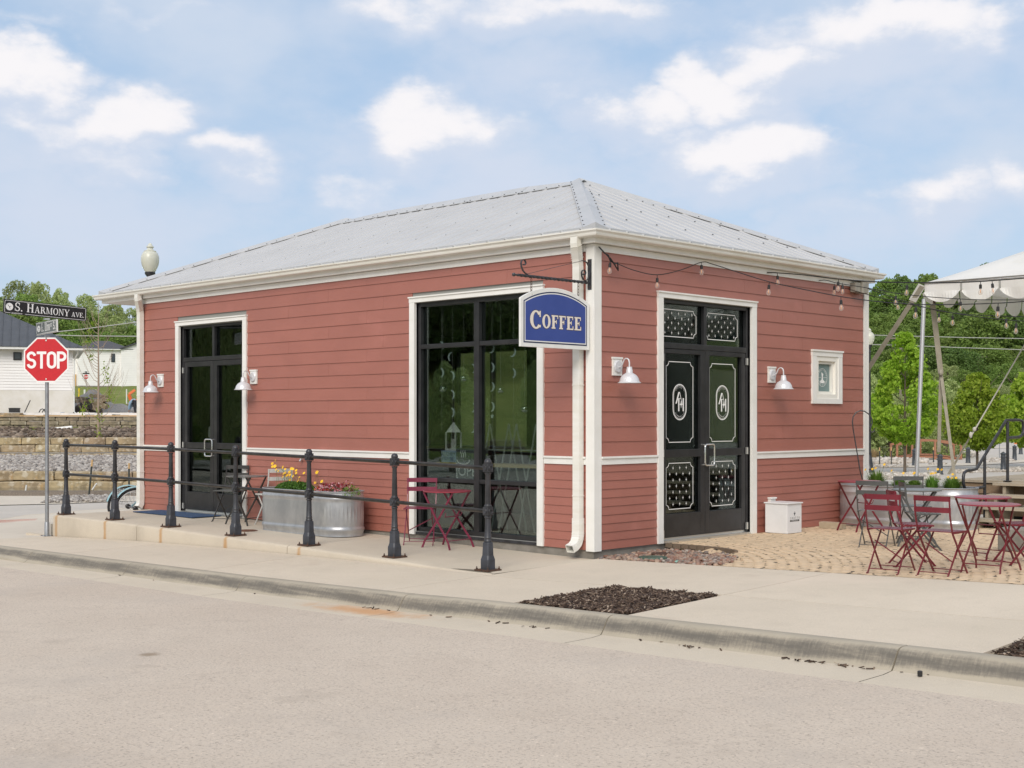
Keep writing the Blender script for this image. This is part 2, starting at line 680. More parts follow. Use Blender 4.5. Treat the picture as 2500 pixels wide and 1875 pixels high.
M_road = concrete('worn_street_surface', (.52, .44, .36), (.56, .48, .395), (.25, .21, .175), .5, 52.0, spots=[(7.0, .64, .78, (.36, .31, .26), .5), (.30, .50, .72, (.44, .385, .33), .8), (22.0, .66, .72, (.20, .17, .14), .7), (24.0, .68, .74, (.66, .60, .52), .8), (1.3, .60, .75, (.42, .355, .29), .6)])
M_walk = objrandom(concrete('sidewalk_concrete', (.56, .485, .385), (.61, .53, .425), (.44, .375, .29), .14, 110.0, spots=[(1.1, .58, .75, (.50, .42, .33), .7), (.45, .55, .7, (.62, .53, .43), .6), (9.0, .70, .8, (.40, .34, .26), .5)]), .03)
M_plat = concrete('landing_concrete', (.52, .455, .365), (.57, .50, .40), (.42, .36, .28), .10, 150.0)
M_farwalk = concrete('far_concrete', (.54, .48, .40), (.60, .54, .45), None, .1, 30.0)
M_farroad = concrete('cross_street_surface', (.47, .43, .38), (.50, .46, .41), None, .1, 30.0)


def curbmat(name, base, dark, zlo, zhi):
    """concrete curb: tyre scuffs and grime on the middle of the face"""
    m = bpy.data.materials.new(name)
    m.use_nodes = True
    m.node_tree.nodes.clear()
    T = NT(m.node_tree)
    g = T.node('ShaderNodeTexCoord')
    v = g.outputs['Object']
    ua = T.node('ShaderNodeAttribute', attribute_name='band')
    st = T.node('ShaderNodeMapping')
    st.inputs['Scale'].default_value = (1.2, 6, 14)
    T.put(st.inputs[0], v)
    n = T.noise(st.outputs[0], 1.3, 7, .65)
    fine = T.noise(v, 45, 4, .8)
    st2 = T.node('ShaderNodeMapping')
    st2.inputs['Scale'].default_value = (30, 3, 3)
    T.put(st2.inputs[0], v)
    streak = T.noise(st2.outputs[0], 1.6, 4, .7)
    f = T.m('ADD', ua.outputs['Fac'], T.m('MULTIPLY', T.m('SUBTRACT', n, .5), 1.1))
    f = T.m('ADD', f, T.m('MULTIPLY', T.m('SUBTRACT', streak, .5), .55))
    f = T.m('ADD', f, T.m('MULTIPLY', T.m('SUBTRACT', fine, .5), .35))
    c = T.mix(T.smooth(T.noise(v, 1.5, 5, .6), .3, .7), base, tuple(q * .86 for q in base))
    c = T.mix(T.m('MULTIPLY', T.smooth(f, .22, .95), .86), c, dark)
    p = T.node('ShaderNodeBsdfPrincipled')
    T.put(p.inputs['Base Color'], c)
    p.inputs['Roughness'].default_value = .85
    bp = T.node('ShaderNodeBump')
    bp.inputs['Strength'].default_value = .25
    bp.inputs['Distance'].default_value = .008
    T.put(bp.inputs['Height'], fine)
    T.put(p.inputs['Normal'], bp.outputs[0])
    o = T.node('ShaderNodeOutputMaterial')
    m.node_tree.links.new(p.outputs[0], o.inputs[0])
    return m


M_curb = curbmat('curb_concrete', (.41, .36, .28), (.095, .088, .078), 0, 0)


# ------------------------------------------------------------------ fast big meshes
def big_mesh(name, V, Fq, m, parent=None, kind=None, smooth=False, ngon=4):
    me = bpy.data.meshes.new(name)
    me.vertices.add(len(V))
    me.vertices.foreach_set('co', np.asarray(V, dtype=np.float32).ravel())
    nf = len(Fq)
    me.loops.add(nf * ngon)
    me.loops.foreach_set('vertex_index', np.asarray(Fq, dtype=np.int32).ravel())
    me.polygons.add(nf)
    me.polygons.foreach_set('loop_start', np.arange(0, nf * ngon, ngon, dtype=np.int32))
    me.polygons.foreach_set('loop_total', np.full(nf, ngon, dtype=np.int32))
    if smooth:
        me.polygons.foreach_set('use_smooth', np.ones(nf, dtype=bool))
    me.materials.append(m)
    me.update(calc_edges=True)
    o = bpy.data.objects.new(name, me)
    COL.objects.link(o)
    if parent is not None:
        o.parent = parent
    if kind:
        o['kind'] = kind
    return o


def rand_rot(rng, n, flat=0.0):
    """random rotation matrices; flat>0 keeps the local z near vertical"""
    a = rng.uniform(0, 2 * np.pi, n)
    if flat:
        t = rng.normal(0, flat, n)
        p = rng.normal(0, flat, n)
    else:
        t = rng.uniform(0, np.pi, n)
        p = rng.uniform(0, 2 * np.pi, n)
    ca, sa, ct, st, cp, sp = np.cos(a), np.sin(a), np.cos(t), np.sin(t), np.cos(p), np.sin(p)
    Rz = np.zeros((n, 3, 3))
    Rz[:, 0, 0] = ca; Rz[:, 0, 1] = -sa; Rz[:, 1, 0] = sa; Rz[:, 1, 1] = ca; Rz[:, 2, 2] = 1
    Rx = np.zeros((n, 3, 3))
    Rx[:, 0, 0] = 1; Rx[:, 1, 1] = ct; Rx[:, 1, 2] = -st; Rx[:, 2, 1] = st; Rx[:, 2, 2] = ct
    Ry = np.zeros((n, 3, 3))
    Ry[:, 1, 1] = 1; Ry[:, 0, 0] = cp; Ry[:, 0, 2] = sp; Ry[:, 2, 0] = -sp; Ry[:, 2, 2] = cp
    return Rx @ Ry @ Rz if flat == 0 else Rx @ Ry @ Rz


def scatter(name, pv, pf, P, S, Rm, m, parent=None, kind='stuff', smooth=False, jit=0.0, rng=None):
    """one mesh made of many copies of the small shape (pv, pf) at points P"""
    pv = np.asarray(pv, float)
    pf = np.asarray(pf, int)
    n = len(P)
    V = np.broadcast_to(pv, (n, len(pv), 3)) * np.asarray(S)[:, None, :]
    if jit and rng is not None:
        V = V * (1 + rng.uniform(-jit, jit, V.shape))
    V = np.einsum('nij,nkj->nki', Rm, V) + np.asarray(P)[:, None, :]
    Fq = pf[None] + (np.arange(n) * len(pv))[:, None, None]
    return big_mesh(name, V.reshape(-1, 3), Fq.reshape(-1, pf.shape[1]), m, parent, kind, smooth, pf.shape[1])


CUBE_V = [(-1, -1, -1), (1, -1, -1), (1, 1, -1), (-1, 1, -1), (-1, -1, 1), (1, -1, 1), (1, 1, 1), (-1, 1, 1)]
CUBE_F = [(3, 2, 1, 0), (4, 5, 6, 7), (0, 1, 5, 4), (1, 2, 6, 5), (2, 3, 7, 6), (3, 0, 4, 7)]
_t = MB()
_t.sphere((0, 0, 0), 1, 8, 5)
ROCK_V = _t.v
ROCK_F = [f if len(f) == 3 else f for f in _t.f]
# rocks in triangles
ROCK_T = []
for f in ROCK_F:
    ROCK_T += [f] if len(f) == 3 else [(f[0], f[1], f[2]), (f[0], f[2], f[3])]
LEAF_V = [(-.5, 0, 0), (0, -.32, .06), (.5, 0, 0), (0, .32, .06)]
LEAF_F = [(0, 1, 2, 3)]


def islmat(name, stops, rough=.8, bump=0.0, spec=.4):
    m = bpy.data.materials.new(name)
    m.use_nodes = True
    m.node_tree.nodes.clear()
    T = NT(m.node_tree)
    g = T.node('ShaderNodeNewGeometry')
    c = T.ramp(g.outputs['Random Per Island'], stops)
    tc_ = T.node('ShaderNodeTexCoord')
    c = T.mix(.35, c, T.mix(T.noise(tc_.outputs['Object'], 40, 3, .6), (.2, .17, .14), (.6, .55, .5)), 'OVERLAY')
    p = T.node('ShaderNodeBsdfPrincipled')
    T.put(p.inputs['Base Color'], c)
    p.inputs['Roughness'].default_value = rough
    p.inputs['Specular IOR Level'].default_value = spec
    o = T.node('ShaderNodeOutputMaterial')
    m.node_tree.links.new(p.outputs[0], o.inputs[0])
    return m


M_river = islmat('river_rock', [(0, (.20, .105, .075)), (.2, (.33, .20, .15)), (.4, (.13, .12, .12)), (.6, (.42, .30, .22)), (.8, (.24, .17, .14)), (1, (.40, .37, .33))], .6)
M_mulch = islmat('bark_mulch', [(0, (.030, .019, .014)), (.4, (.075, .048, .035)), (.75, (.125, .085, .062)), (.9, (.21, .155, .115)), (1, (.42, .34, .27))], .9)
M_gravel = islmat('white_gravel', [(0, (.34, .31, .27)), (.5, (.50, .46, .41)), (1, (.62, .59, .55))], .85)
M_grstone = islmat('grey_gravel', [(0, (.22, .20, .19)), (.5, (.36, .34, .32)), (1, (.50, .48, .45))], .85)
M_sand = mat('joint_sand', (.58, .44, .29), .95, col2=(.52, .39, .25), nscale=3, bump=.3, bscale=90, spots=[(11, .555, .59, (.018, .016, .012))])
M_paver = objrandom(mat('tan_paving_stone', (.60, .46, .31), .85, col2=(.54, .41, .275), nscale=5, bump=.3, bscale=70, isl=.07), .07)
M_line = mat('joint_dirt', (.16, .135, .10), .95)

# ------------------------------------------------------------------ terrain: one sheet to the horizon
RZ = [(0, -.78), (26, -.78), (34, -.62), (100, -.62), (108, -.35), (150, 5.1), (230, 14), (420, 30), (900, 34)]
LZ = [(0, -.78), (34, -.78), (37, -.5), (45, -.2), (48, .5), (52, 1.3), (60, 1.60), (75, 1.76), (90, 1.84), (100, 2.3), (116, 3.5), (135, 4.6), (150, 5.3), (200, 9), (300, 18), (900, 34)]
BZ = [(0, -.78), (37, -.78), (45, -.5), (50, .3), (85, 8.5), (135, 15), (400, 22), (900, 24)]


def terrain_z(s, ang):
    wl_ = min(1, max(0, (-ang + 2) / 10))
    f = interp(LZ, s) * wl_ + interp(RZ, s) * (1 - wl_)
    wb = min(1, max(0, (abs(ang) - 42) / 25))
    return f * (1 - wb) + interp(BZ, s) * wb


M_grass = bpy.data.materials.new('field_grass')
M_grass.use_nodes = True
M_grass.node_tree.nodes.clear()
T = NT(M_grass.node_tree)
_v = T.node('ShaderNodeTexCoord').outputs['Object']
c = T.mix(T.smooth(T.noise(_v, .06, 6, .6), .35, .65), (.20, .235, .062), (.30, .31, .10))
c = T.mix(T.smooth(T.noise(_v, .9, 6, .7), .45, .7), c, (.14, .185, .045))
c = T.mix(T.m('MULTIPLY', T.smooth(T.noise(_v, .25, 5, .6), .62, .75), .6), c, (.30, .27, .12))
p = T.node('ShaderNodeBsdfPrincipled')
T.put(p.inputs['Base Color'], c)
p.inputs['Roughness'].default_value = .95
p.inputs['Specular IOR Level'].default_value = .1
bp = T.node('ShaderNodeBump')
bp.inputs['Strength'].default_value = .9
bp.inputs['Distance'].default_value = .35
T.put(bp.inputs['Height'], T.noise(_v, 1.6, 6, .75))
T.put(p.inputs['Normal'], bp.outputs[0])
M_grass.node_tree.links.new(p.outputs[0], T.node('ShaderNodeOutputMaterial').inputs[0])

rings = [0.0, 10, 20, 26, 30, 34, 37, 40, 45, 48, 50, 52, 56, 60, 66, 75, 85, 95, 100, 104, 108, 116, 125, 135, 150, 165, 180, 200, 215, 230, 260, 300, 350, 420, 600, 900]
nang = 144
V, Fq = [], []
for s_ in rings:
    for k in range(nang):
        ang = -180 + 360 * k / nang
        ca = max(math.cos(R_(ang)), .64)
        r = max(s_, .01) / ca
        zz = terrain_z(s_, ang) + (random.uniform(-.25, .25) if s_ > 112 else 0)
        p_ = CAM + FW * (r * math.cos(R_(ang))) + RT * (r * math.sin(R_(ang)))
        V.append((p_.x, p_.y, zz))
for i in range(len(rings) - 1):
    for k in range(nang):
        k2 = (k + 1) % nang
        Fq.append((i * nang + k, i * nang + k2, (i + 1) * nang + k2, (i + 1) * nang + k))
big_mesh('ground', V, Fq, M_grass, None, 'structure', True)


def tz_xy(x_, y_):
    v = Vector((x_, y_, 0)) - Vector((CAM.x, CAM.y, 0))
    d, l = v.dot(FW), v.dot(RT)
    ang = math.degrees(math.atan2(l, d))
    return terrain_z(v.length * max(math.cos(R_(ang)), .64), ang)


def tz_at(d, lat):
    return terrain_z(d, math.degrees(math.atan2(lat, d)))


# ------------------------------------------------------------------ the street in front
def xsheet(name, xs, ys, zf, m, parent=None, kind=None):
    V, Fq = [], []
    for xx in xs:
        for yy in ys:
            V.append((xx, yy, zf(xx, yy)))
    n = len(ys)
    for i in range(len(xs) - 1):
        for j in range(n - 1):
            Fq.append((i * n + j, (i + 1) * n + j, (i + 1) * n + j + 1, i * n + j + 1))
    return big_mesh(name, V, Fq, m, parent, kind)


def stains(m, lst):
    """soft-edged stains (rust) at known spots, shaped by noise: (cx, cy, rx, ry, colour, strength)"""
    T = NT(m.node_tree)
    b = [n for n in m.node_tree.nodes if n.type == 'BSDF_PRINCIPLED'][0]
    tc_ = T.node('ShaderNodeTexCoord')
    v = tc_.outputs['Object']
    X, Y, Z = T.sep(v)
    nz = T.m('MULTIPLY', T.m('SUBTRACT', T.noise(v, 5.0, 6, .7), .5), 1.5)
    c = b.inputs['Base Color'].links[0].from_socket
    for cx, cy, rx, ry, cc, st in lst:
        dx = T.m('DIVIDE', T.m('SUBTRACT', X, cx), rx)
        dy = T.m('DIVIDE', T.m('SUBTRACT', Y, cy), ry)
        d = T.m('SQRT', T.m('MULTIPLY_ADD', dx, dx, T.m('MULTIPLY', dy, dy)))
        f = T.m('MULTIPLY', T.smooth(T.m('ADD', d, nz), 1.15, .1), st)
        c = T.mix(f, c, cc)
    T.put(b.inputs['Base Color'], c)


sp_ = gnd(855, 1500, -.345)
sp2 = gnd(362, 1621, -.35)
stains(M_road, [(sp_.x, sp_.y, .95, .20, (.52, .24, .085), .85), (sp2.x, sp2.y, .10, .10, (.22, .16, .10), .7)])
GXS = [-60, -30, -20, -16, -14, -12, -11, -10, -9, -8, -7.2, -6, -5, -4, -3, -2, -1, 0, 1, 2, 3, 4, 5, 6, 7, 9, 11, 14, 20, 40, 80]
street = struct('street')
xsheet('road_surface', GXS, [-60 if 0 else -17.0, -12, -9, -7, -5.5, -4.5, -3.80], lambda a, b: zc(a) - .158 + .004 * (b + 3.8) * -1 if b > -9 else zc(a) - .137 + .004 * (b + 9), M_road, street)
gut = M_plat.copy()
gut.name = 'gutter_concrete'
stains(gut, [(sp_.x + .2, sp_.y + .05, 1.0, .22, (.52, .25, .09), .75)])
# gutter pan in poured lengths
JX = [-60, -30, -16, -12.4, -9.8, -7.2, -4.62, -2.19, .49, 3.0, 5.55, 8.1, 10.7, 13.3, 20, 40, 80]
gutter = struct('gutter_pan')
for a, b in zip(JX, JX[1:]):
    if b < -17 or a > 14:
        continue
    n_ = 5
    xs = [a + .004 + (b - a - .008) * i / (n_ - 1) for i in range(n_)]
    xsheet('gutter_length', xs, [-3.84, -3.80, -3.50, -3.385], lambda p_, q_: zc(p_) - .155 + (-.006 if q_ < -3.82 else .0005 if q_ < -3.7 else .002 if q_ < -3.45 else .012), gut, gutter)
# curb
PR = [(0.0, -.25, 0), (0.0, -.004, 0), (-.006, 0, 0), (-.095, 0, .05), (-.125, -.006, .30), (-.150, -.022, .58), (-.168, -.045, .74), (-.186, -.075, .80), (-.205, -.105, .70),
      (-.222, -.128, .35), (-.24, -.146, .0), (-.262, -.156, 0), (-.262, -.25, 0)]
curb = struct('curb')


def curb_len(a, b, hf):
    n_ = 9
    V, Fq, band = [], [], []
    for i in range(n_):
        xx = a + (b - a) * i / (n_ - 1)
        h = hf(xx)
        for dy, dz, bd in PR:
            V.append((xx, -3.15 + dy, zc(xx) + dz * h if dz > -.2 else zc(xx) - .25))
            band.append(bd)
    k = len(PR)
    F4 = []
    for i in range(n_ - 1):
        for j in range(k - 1):
            F4.append((i * k + j, i * k + j + 1, (i + 1) * k + j + 1, (i + 1) * k + j))
    o = big_mesh('curb_length', V, F4, M_curb, curb, None, True)
    at_ = o.data.attributes.new('band', 'FLOAT', 'POINT')
    at_.data.foreach_set('value', band)
    # ends
    mb = MB()
    for e in (0, n_ - 1):
        pts = V[e * k:(e + 1) * k]
        mb.add(pts, [tuple(range(k))])
    mb.build('curb_end', M_curb, o)


for a, b in zip(JX, JX[1:]):
    if b < -17 or a > 14:
        continue
    curb_len(a + .006, b - .006, lambda q: interp([(-9.8, .25), (-7.9, .75), (-6.6, 1)], q))
MB().box(-17, 14, -3.13, -3.10, -.9, -.45).build('curb_footing', M_line, curb)

# sidewalk slabs
walk = struct('sidewalk')


def slab(x0, x1, y0, y1, m=M_walk, g=.005, th=.12, name='slab', parent=walk, zf=zs, nx=5, ny=3):
    xs = [x0 + g + (x1 - x0 - 2 * g) * i / (nx - 1) for i in range(nx)]
    ys = [y0 + g + (y1 - y0 - 2 * g) * i / (ny - 1) for i in range(ny)]
    mb = MB()
    idx = {}
    for i, a in enumerate(xs):
        for j, b in enumerate(ys):
            e = .004 if i in (0, nx - 1) or j in (0, ny - 1) else 0
            idx[i, j] = len(mb.v)
            mb.v.append((a, b, zf(a, b) - e))
    for i in range(nx - 1):
        for j in range(ny - 1):
            mb.f.append((idx[i, j], idx[i + 1, j], idx[i + 1, j + 1], idx[i, j + 1]))
    per = [idx[i, 0] for i in range(nx)] + [idx[nx - 1, j] for j in range(1, ny)] + [idx[i, ny - 1] for i in range(nx - 2, -1, -1)] + [idx[0, j] for j in range(ny - 2, 0, -1)]
    base = len(mb.v)
    for q in per:
        a, b, c_ = mb.v[q]
        mb.v.append((a, b, c_ - th))
    n_ = len(per)
    for i in range(n_):
        mb.f.append((per[i], base + i, base + (i + 1) % n_, per[(i + 1) % n_]))
    mb.mi = [0] * len(mb.f)
    return mb.build(name, m, parent)


for a, b in [(-9.86, -6.5), (-6.5, -3.2), (-3.2, .05)]:
    slab(a, b, -3.145, -1.715)
slab(.05, 1.78, -3.145, -1.8)
slab(3.07, 6.07, -3.145, -1.8)
slab(7.6, 9.3, -3.145, -1.8)
slab(9.3, 12.6, -3.145, -1.8)
for a, b in [(.05, 3.07), (3.07, 6.07), (6.07, 9.3), (9.3, 12.6)]:
    slab(a, b, -1.8, 0.0)
xsheet('slab_bed', [-9.8, -7, -4, 0, 3, 6, 12.6], [-3.14, -1.8, 0], lambda a, b: zs(a, b) - .035, M_line, walk)

# mulch pits in the sidewalk
rng = np.random.default_rng(5)


def mulch(name, x0, x1, y0, y1, n, depth=.035):
    o = xsheet(name, list(np.linspace(x0, x1, 8)), list(np.linspace(y0, y1, 8)), lambda a, b: zs(a, b) - depth + .012 * math.sin(a * 9) * math.cos(b * 7), M_mulch, None, 'stuff')
    P = np.c_[rng.uniform(x0 + .02, x1 - .02, n), rng.uniform(y0 + .02, y1 - .02, n), np.zeros(n)]
    P[:, 2] = [zs(a, b) - depth + .014 + .016 * abs(math.sin(a * 9) * math.cos(b * 7)) for a, b in P[:, :2]] + rng.uniform(0, .02, n)
    S = np.c_[rng.uniform(.008, .032, n), rng.uniform(.003, .009, n), rng.uniform(.001, .004, n)]
    q = scatter(name + '_chips', CUBE_V, CUBE_F, P, S, rand_rot(rng, n, .35), M_mulch, o)
    return o


mulch('mulch_bed', 1.79, 3.06, -3.14, -1.81, 5200)
mulch('mulch_bed', 6.08, 7.6, -3.14, -1.81, 3000)
# curb scuffs, litter along the gutter line
n = 60
xs = np.concatenate([rng.normal(5.0, .25, 22), rng.normal(3.9, .15, 10), rng.normal(2.2, .2, 8), rng.normal(.2, .12, 8), rng.uniform(-6, 7, 12)])
P = np.c_[xs, rng.normal(-3.415, .012, n), [zc(a) - .138 for a in xs]]
scatter('leaf_litter', CUBE_V, CUBE_F, P, np.c_[rng.uniform(.006, .035, n), rng.uniform(.003, .007, n), rng.uniform(.001, .004, n)], rand_rot(rng, n, .2), M_mulch)
mb = MB()
_p = gnd(2260, 1650, -.16)
mb.lathe([(.016, 0), (.017, .03), (.012, .034)], (5.78, -3.44, zc(5.78) - .143), 12)
tag(mb.build('bottle_cap', M_black), 'small black plastic cap lying in the gutter against the curb', 'cap')

# ------------------------------------------------------------------ raised landing with the railing
M_platr = M_plat.copy()
M_platr.name = 'rust_stained_concrete'
PX = [-9.77, -8.22, -6.63, -5.0, -3.38, -1.74, -.195]
stains(M_platr, [(a + .03, -1.72, .055, .16, (.42, .22, .07), .75) for a in PX[:5]] + [(-7.26, -1.72, .3, .03, (.36, .31, .24), .6), (-9.3, -1.72, .7, .04, (.38, .33, .26), .5)])
landing = struct('raised_landing')


def zfoot(x_):
    return zs(x_, -1.72) - .03


for a, b in [(-9.85, -7.26), (-7.26, -3.59), (-3.59, .045)]:
    g = .006
    n_ = 13
    prof = lambda xx: [(0.0, 0.0), (-.8, -.004), (-1.5, -.006), (-1.662, -.008), (-1.688, -.016), (-1.70, -.036)]
    V, F4 = [], []
    for i in range(n_):
        xx = a + g + (b - a - 2 * g) * i / (n_ - 1)
        k_ = min(1.0, max(0.0, (-.35 - xx) / 1.1))     # the step fades out to the right
        dip = (1 - k_) * (zs(xx, -1.70) - zplat(xx) + .004)
        row = []
        for (yy, dz) in prof(xx):
            wy = min(1, max(0, (-yy - .5) / 1.2))
            row.append((xx, yy, zplat(xx) + dz * (1 if yy > -1.5 else max(k_, .3)) + dip * wy))
        row.append((xx, -1.702, zfoot(xx)))
        V += row
    k = 7
    for i in range(n_ - 1):
        for j in range(k - 1):
            F4.append((i * k + j, i * k + j + 1, (i + 1) * k + j + 1, (i + 1) * k + j))
    o = big_mesh('landing_slab', V, F4, M_platr, landing)
    for e in (0, n_ - 1):
        row = V[e * k:(e + 1) * k]
        MB().add(row + [(row[0][0], 0, -.6)], [tuple(range(k + 1))]).build('slab_end', M_platr, o)
MB().box(-9.83, .04, -1.66, -.01, -.62, -.12).build('landing_core', M_line, landing)
# little ramp curb behind the sign post
p0, p1 = gnd(63, 1310, -.36), gnd(128, 1312, -.36)

# corner apron, cross street and far walk on the left
apron = struct('corner_apron')


def polysheet(name, pts, m, parent=None, kind=None, z=None):
    mb = MB()
    vs = [Vector((q[0], q[1], q[2] if z is None else z)) for q in pts]
    mb.add(vs, [tuple(range(len(vs)))])
    return mb.build(name, m, parent, kind=kind)


CURVE = [gnd(px_, py_, -.40) for px_, py_ in [(-260, 1298), (-60, 1277), (0, 1268.5), (58, 1258.5), (126, 1254), (181, 1248.5), (271, 1243), (350, 1240), (440, 1237)]]
pts = [(-9.86, -3.14, -.345), (-9.86, 0.0, -.372), (-10.2, 3, -.38), (-10.2, 7, -.39)]
curvep = [(q.x, q.y, -.40) for q in CURVE][::-1]
polysheet('apron_slab', [(-9.86, -3.14, -.335), (-9.86, 0.0, -.372), (-9.9, 9.5, -.39)] + [(-13.5, 9.5, -.39)] + curvep + [(-19, -3.14, -.41)], M_farwalk, apron)
polysheet('apron_slab', [(-9.87, -3.16, -.50), (-16, -3.16, -.55), (-16, -3.14, -.55), (-9.87, -3.14, -.50)], M_line, apron)
mb = MB()
for (a, b) in zip(CURVE, CURVE[1:]):
    d = FW * .16
    mb.add([a + Vector((0, 0, .0)), b + Vector((0, 0, .0)), b + d + Vector((0, 0, .004)), a + d + Vector((0, 0, .004))], [(0, 1, 2, 3)])
    mb.add([a + d + Vector((0, 0, .004)), b + d + Vector((0, 0, .004)), b + d * 1.1 - Vector((0, 0, .12)), a + d * 1.1 - Vector((0, 0, .12))], [(0, 1, 2, 3)])
mb.build('apron_curb', M_plat, apron)
# ramp edges beside the sign post, red warning mat and sawcut lines
def gbox(mb, pA, pB, zA, zB, w, h, h2=None):
    a, b = Vector((pA.x, pA.y, zA)), Vector((pB.x, pB.y, zB))
    d = (b - a).normalized()
    n_ = Vector((-d.y, d.x, 0)) * w
    mb.add([a, b, b + n_, a + n_, a + Vector((0, 0, h)), b + Vector((0, 0, h if h2 is None else h2)), b + n_ + Vector((0, 0, h if h2 is None else h2)), a + n_ + Vector((0, 0, h))], CUBE_F)


mb = MB()
gbox(mb, gnd(63, 1310.5, -.37), gnd(122, 1311, -.36), -.38, -.37, .12, .075, .02)
mb.build('ramp_curb', M_plat, apron)
MB().box(-10.02, -9.86, -1.66, -1.2, -.40, -.16).build('landing_step', M_plat, apron)
M_redmat = mat('faded_red_warning_strip', (.62, .27, .21), .8, col2=(.58, .42, .35), nscale=30)
mb = MB()
for r in range(4):
    for k in range(26):
        q = gnd(-60 + k * 5.6 + r * 2, 1280.5 - r * 2.6 - k * .22, -.392)
        mb.obox((q.x, q.y, -.394), RT * .022, FW * .06, (0, 0, .003))
tag(mb.build('tactile_strip', M_redmat, apron), kind='stuff')
crossst = struct('cross_street')
A_, B_ = CURVE[0], CURVE[-1]
far1 = [gnd(px_, py_, -.46) for px_, py_ in [(640, 1222), (440, 1223), (271, 1226), (150, 1231), (0, 1234.5), (-300, 1240)]]
polysheet('cross_street_surface', [(q.x, q.y, -.47) for q in CURVE] + [(q.x, q.y, -.46) for q in far1], M_farroad, crossst)
far2 = [gnd(px_, py_, -.45) for px_, py_ in [(-300, 1213), (0, 1209.8), (150, 1208.5), (271, 1206.5), (440, 1204), (640, 1202)]]
polysheet('far_walk', [(q.x, q.y, -.445) for q in far1] + [(q.x, q.y, -.445) for q in far2], M_farwalk, crossst)
mb = MB()
gbox(mb, gnd(75, 1268.5, -.40), gnd(130, 1265.5, -.40), -.405, -.405, .05, .008)
mb.build('paint_line', mat('orange_marking_paint', (.75, .38, .12), .8), apron)

# ------------------------------------------------------------------ patio of small tan pavers
patio = struct('patio')


def in_bed(a, b, g=0.0):
    if a > 1.66 + g or a < -.1:
        return False
    return b < (1.32 + g) * math.sqrt(max(0, 1 - (max(a, 0) / (1.68 + g)) ** 3))


xsheet('paver_bed', list(np.linspace(-.0, 9.5, 40)), list(np.linspace(0.004, 7.2, 30)), lambda a, b: zpat(a, b) - (.0035 if not in_bed(a, b, -.05) else .10), M_sand, patio)
stones = []
r_ = 1.0
C0 = Vector((-.6, -1.6))
while r_ < 12:
    wdt = random.uniform(.095, .118)
    a0 = random.random()
    ln = .125
    na = int(2 * math.pi * r_ / ln)
    for k in range(na):
        ang = (k + a0) * 2 * math.pi / na + random.uniform(-.12, .12) * ln / r_
        q = C0 + Vector((math.cos(ang), math.sin(ang))) * (r_ + wdt / 2 + .018 * math.sin(ang * 9))
        if not (.03 < q.x < 8.6 and .05 < q.y < 6.6) or in_bed(q.x, q.y, .06):
            continue
        d = (q - Vector((CAM.x, CAM.y)))
        dd = d.x * FW.x + d.y * FW.y
        lat = d.x * RT.x + d.y * RT.y
        if lat / dd > .43:
            continue
        stones.append((dd, q.x, q.y, ang, (2 * math.pi * r_ / na) / 2, wdt / 2))
    r_ += wdt + .004
stones.sort()


def paver_mesh(seed, sx=.062, sy=.053):
    rr = random.Random(seed)
    mb = MB()
    n8 = 8
    top, mid, bot = [], [], []
    for k in range(n8):
        a = 2 * math.pi * (k + .5) / n8
        c_, s__ = math.cos(a), math.sin(a)
        e = 1 / max(abs(c_), abs(s__)) * .93
        jx, jy = rr.uniform(.88, 1.02), rr.uniform(.88, 1.02)
        xx, yy = c_ * e * sx * jx, s__ * e * sy * jy
        xx = max(-sx, min(sx, xx)); yy = max(-sy, min(sy, yy))
        bot.append((xx, yy, -.03)); mid.append((xx, yy, -.003)); top.append((xx * .93, yy * .93, 0.0))
    mb.v = bot + mid + top
    for k in range(n8):
        k2 = (k + 1) % n8
        mb.f += [(k, k2, n8 + k2, n8 + k), (n8 + k, n8 + k2, 2 * n8 + k2, 2 * n8 + k)]
    mb.f.append(tuple(range(2 * n8, 3 * n8)))
    mb.mi = [0] * len(mb.f)
    return mb


protos = []
for i in range(300):
    dd, a, b, ang, sl, sw = stones[i]
    if i < 8:
        o = paver_mesh(i).build('paver', M_paver, patio)
        protos.append(o)
    else:
        o = protos[i % 8].copy()
        COL.objects.link(o)
        o.parent = patio
    o.location = (a, b, zpat(a, b) + random.uniform(-.002, .002))
    o.rotation_euler = (random.uniform(-.012, .012), random.uniform(-.012, .012), ang + math.pi / 2 + random.uniform(-.05, .05))
    o.scale = (sl / .066, sw / .055, 1)
rest = stones[300:]
pm = [paver_mesh(100 + i) for i in range(6)]
mb = MB()
for i, (dd, a, b, ang, sl, sw) in enumerate(rest):
    q = pm[i % 6]
    ca, sa = math.cos(ang + math.pi / 2 + random.uniform(-.05, .05)), math.sin(ang + math.pi / 2)
    zz = zpat(a, b) + random.uniform(-.002, .002)
    mb.add([(a + ca * p_[0] * sl / .066 - sa * p_[1] * sw / .055, b + sa * p_[0] * sl / .066 + ca * p_[1] * sw / .055, zz + p_[2]) for p_ in q.v], q.f)
mb.build('far_pavers', M_paver, patio, kind='stuff')
print('pavers', len(stones))

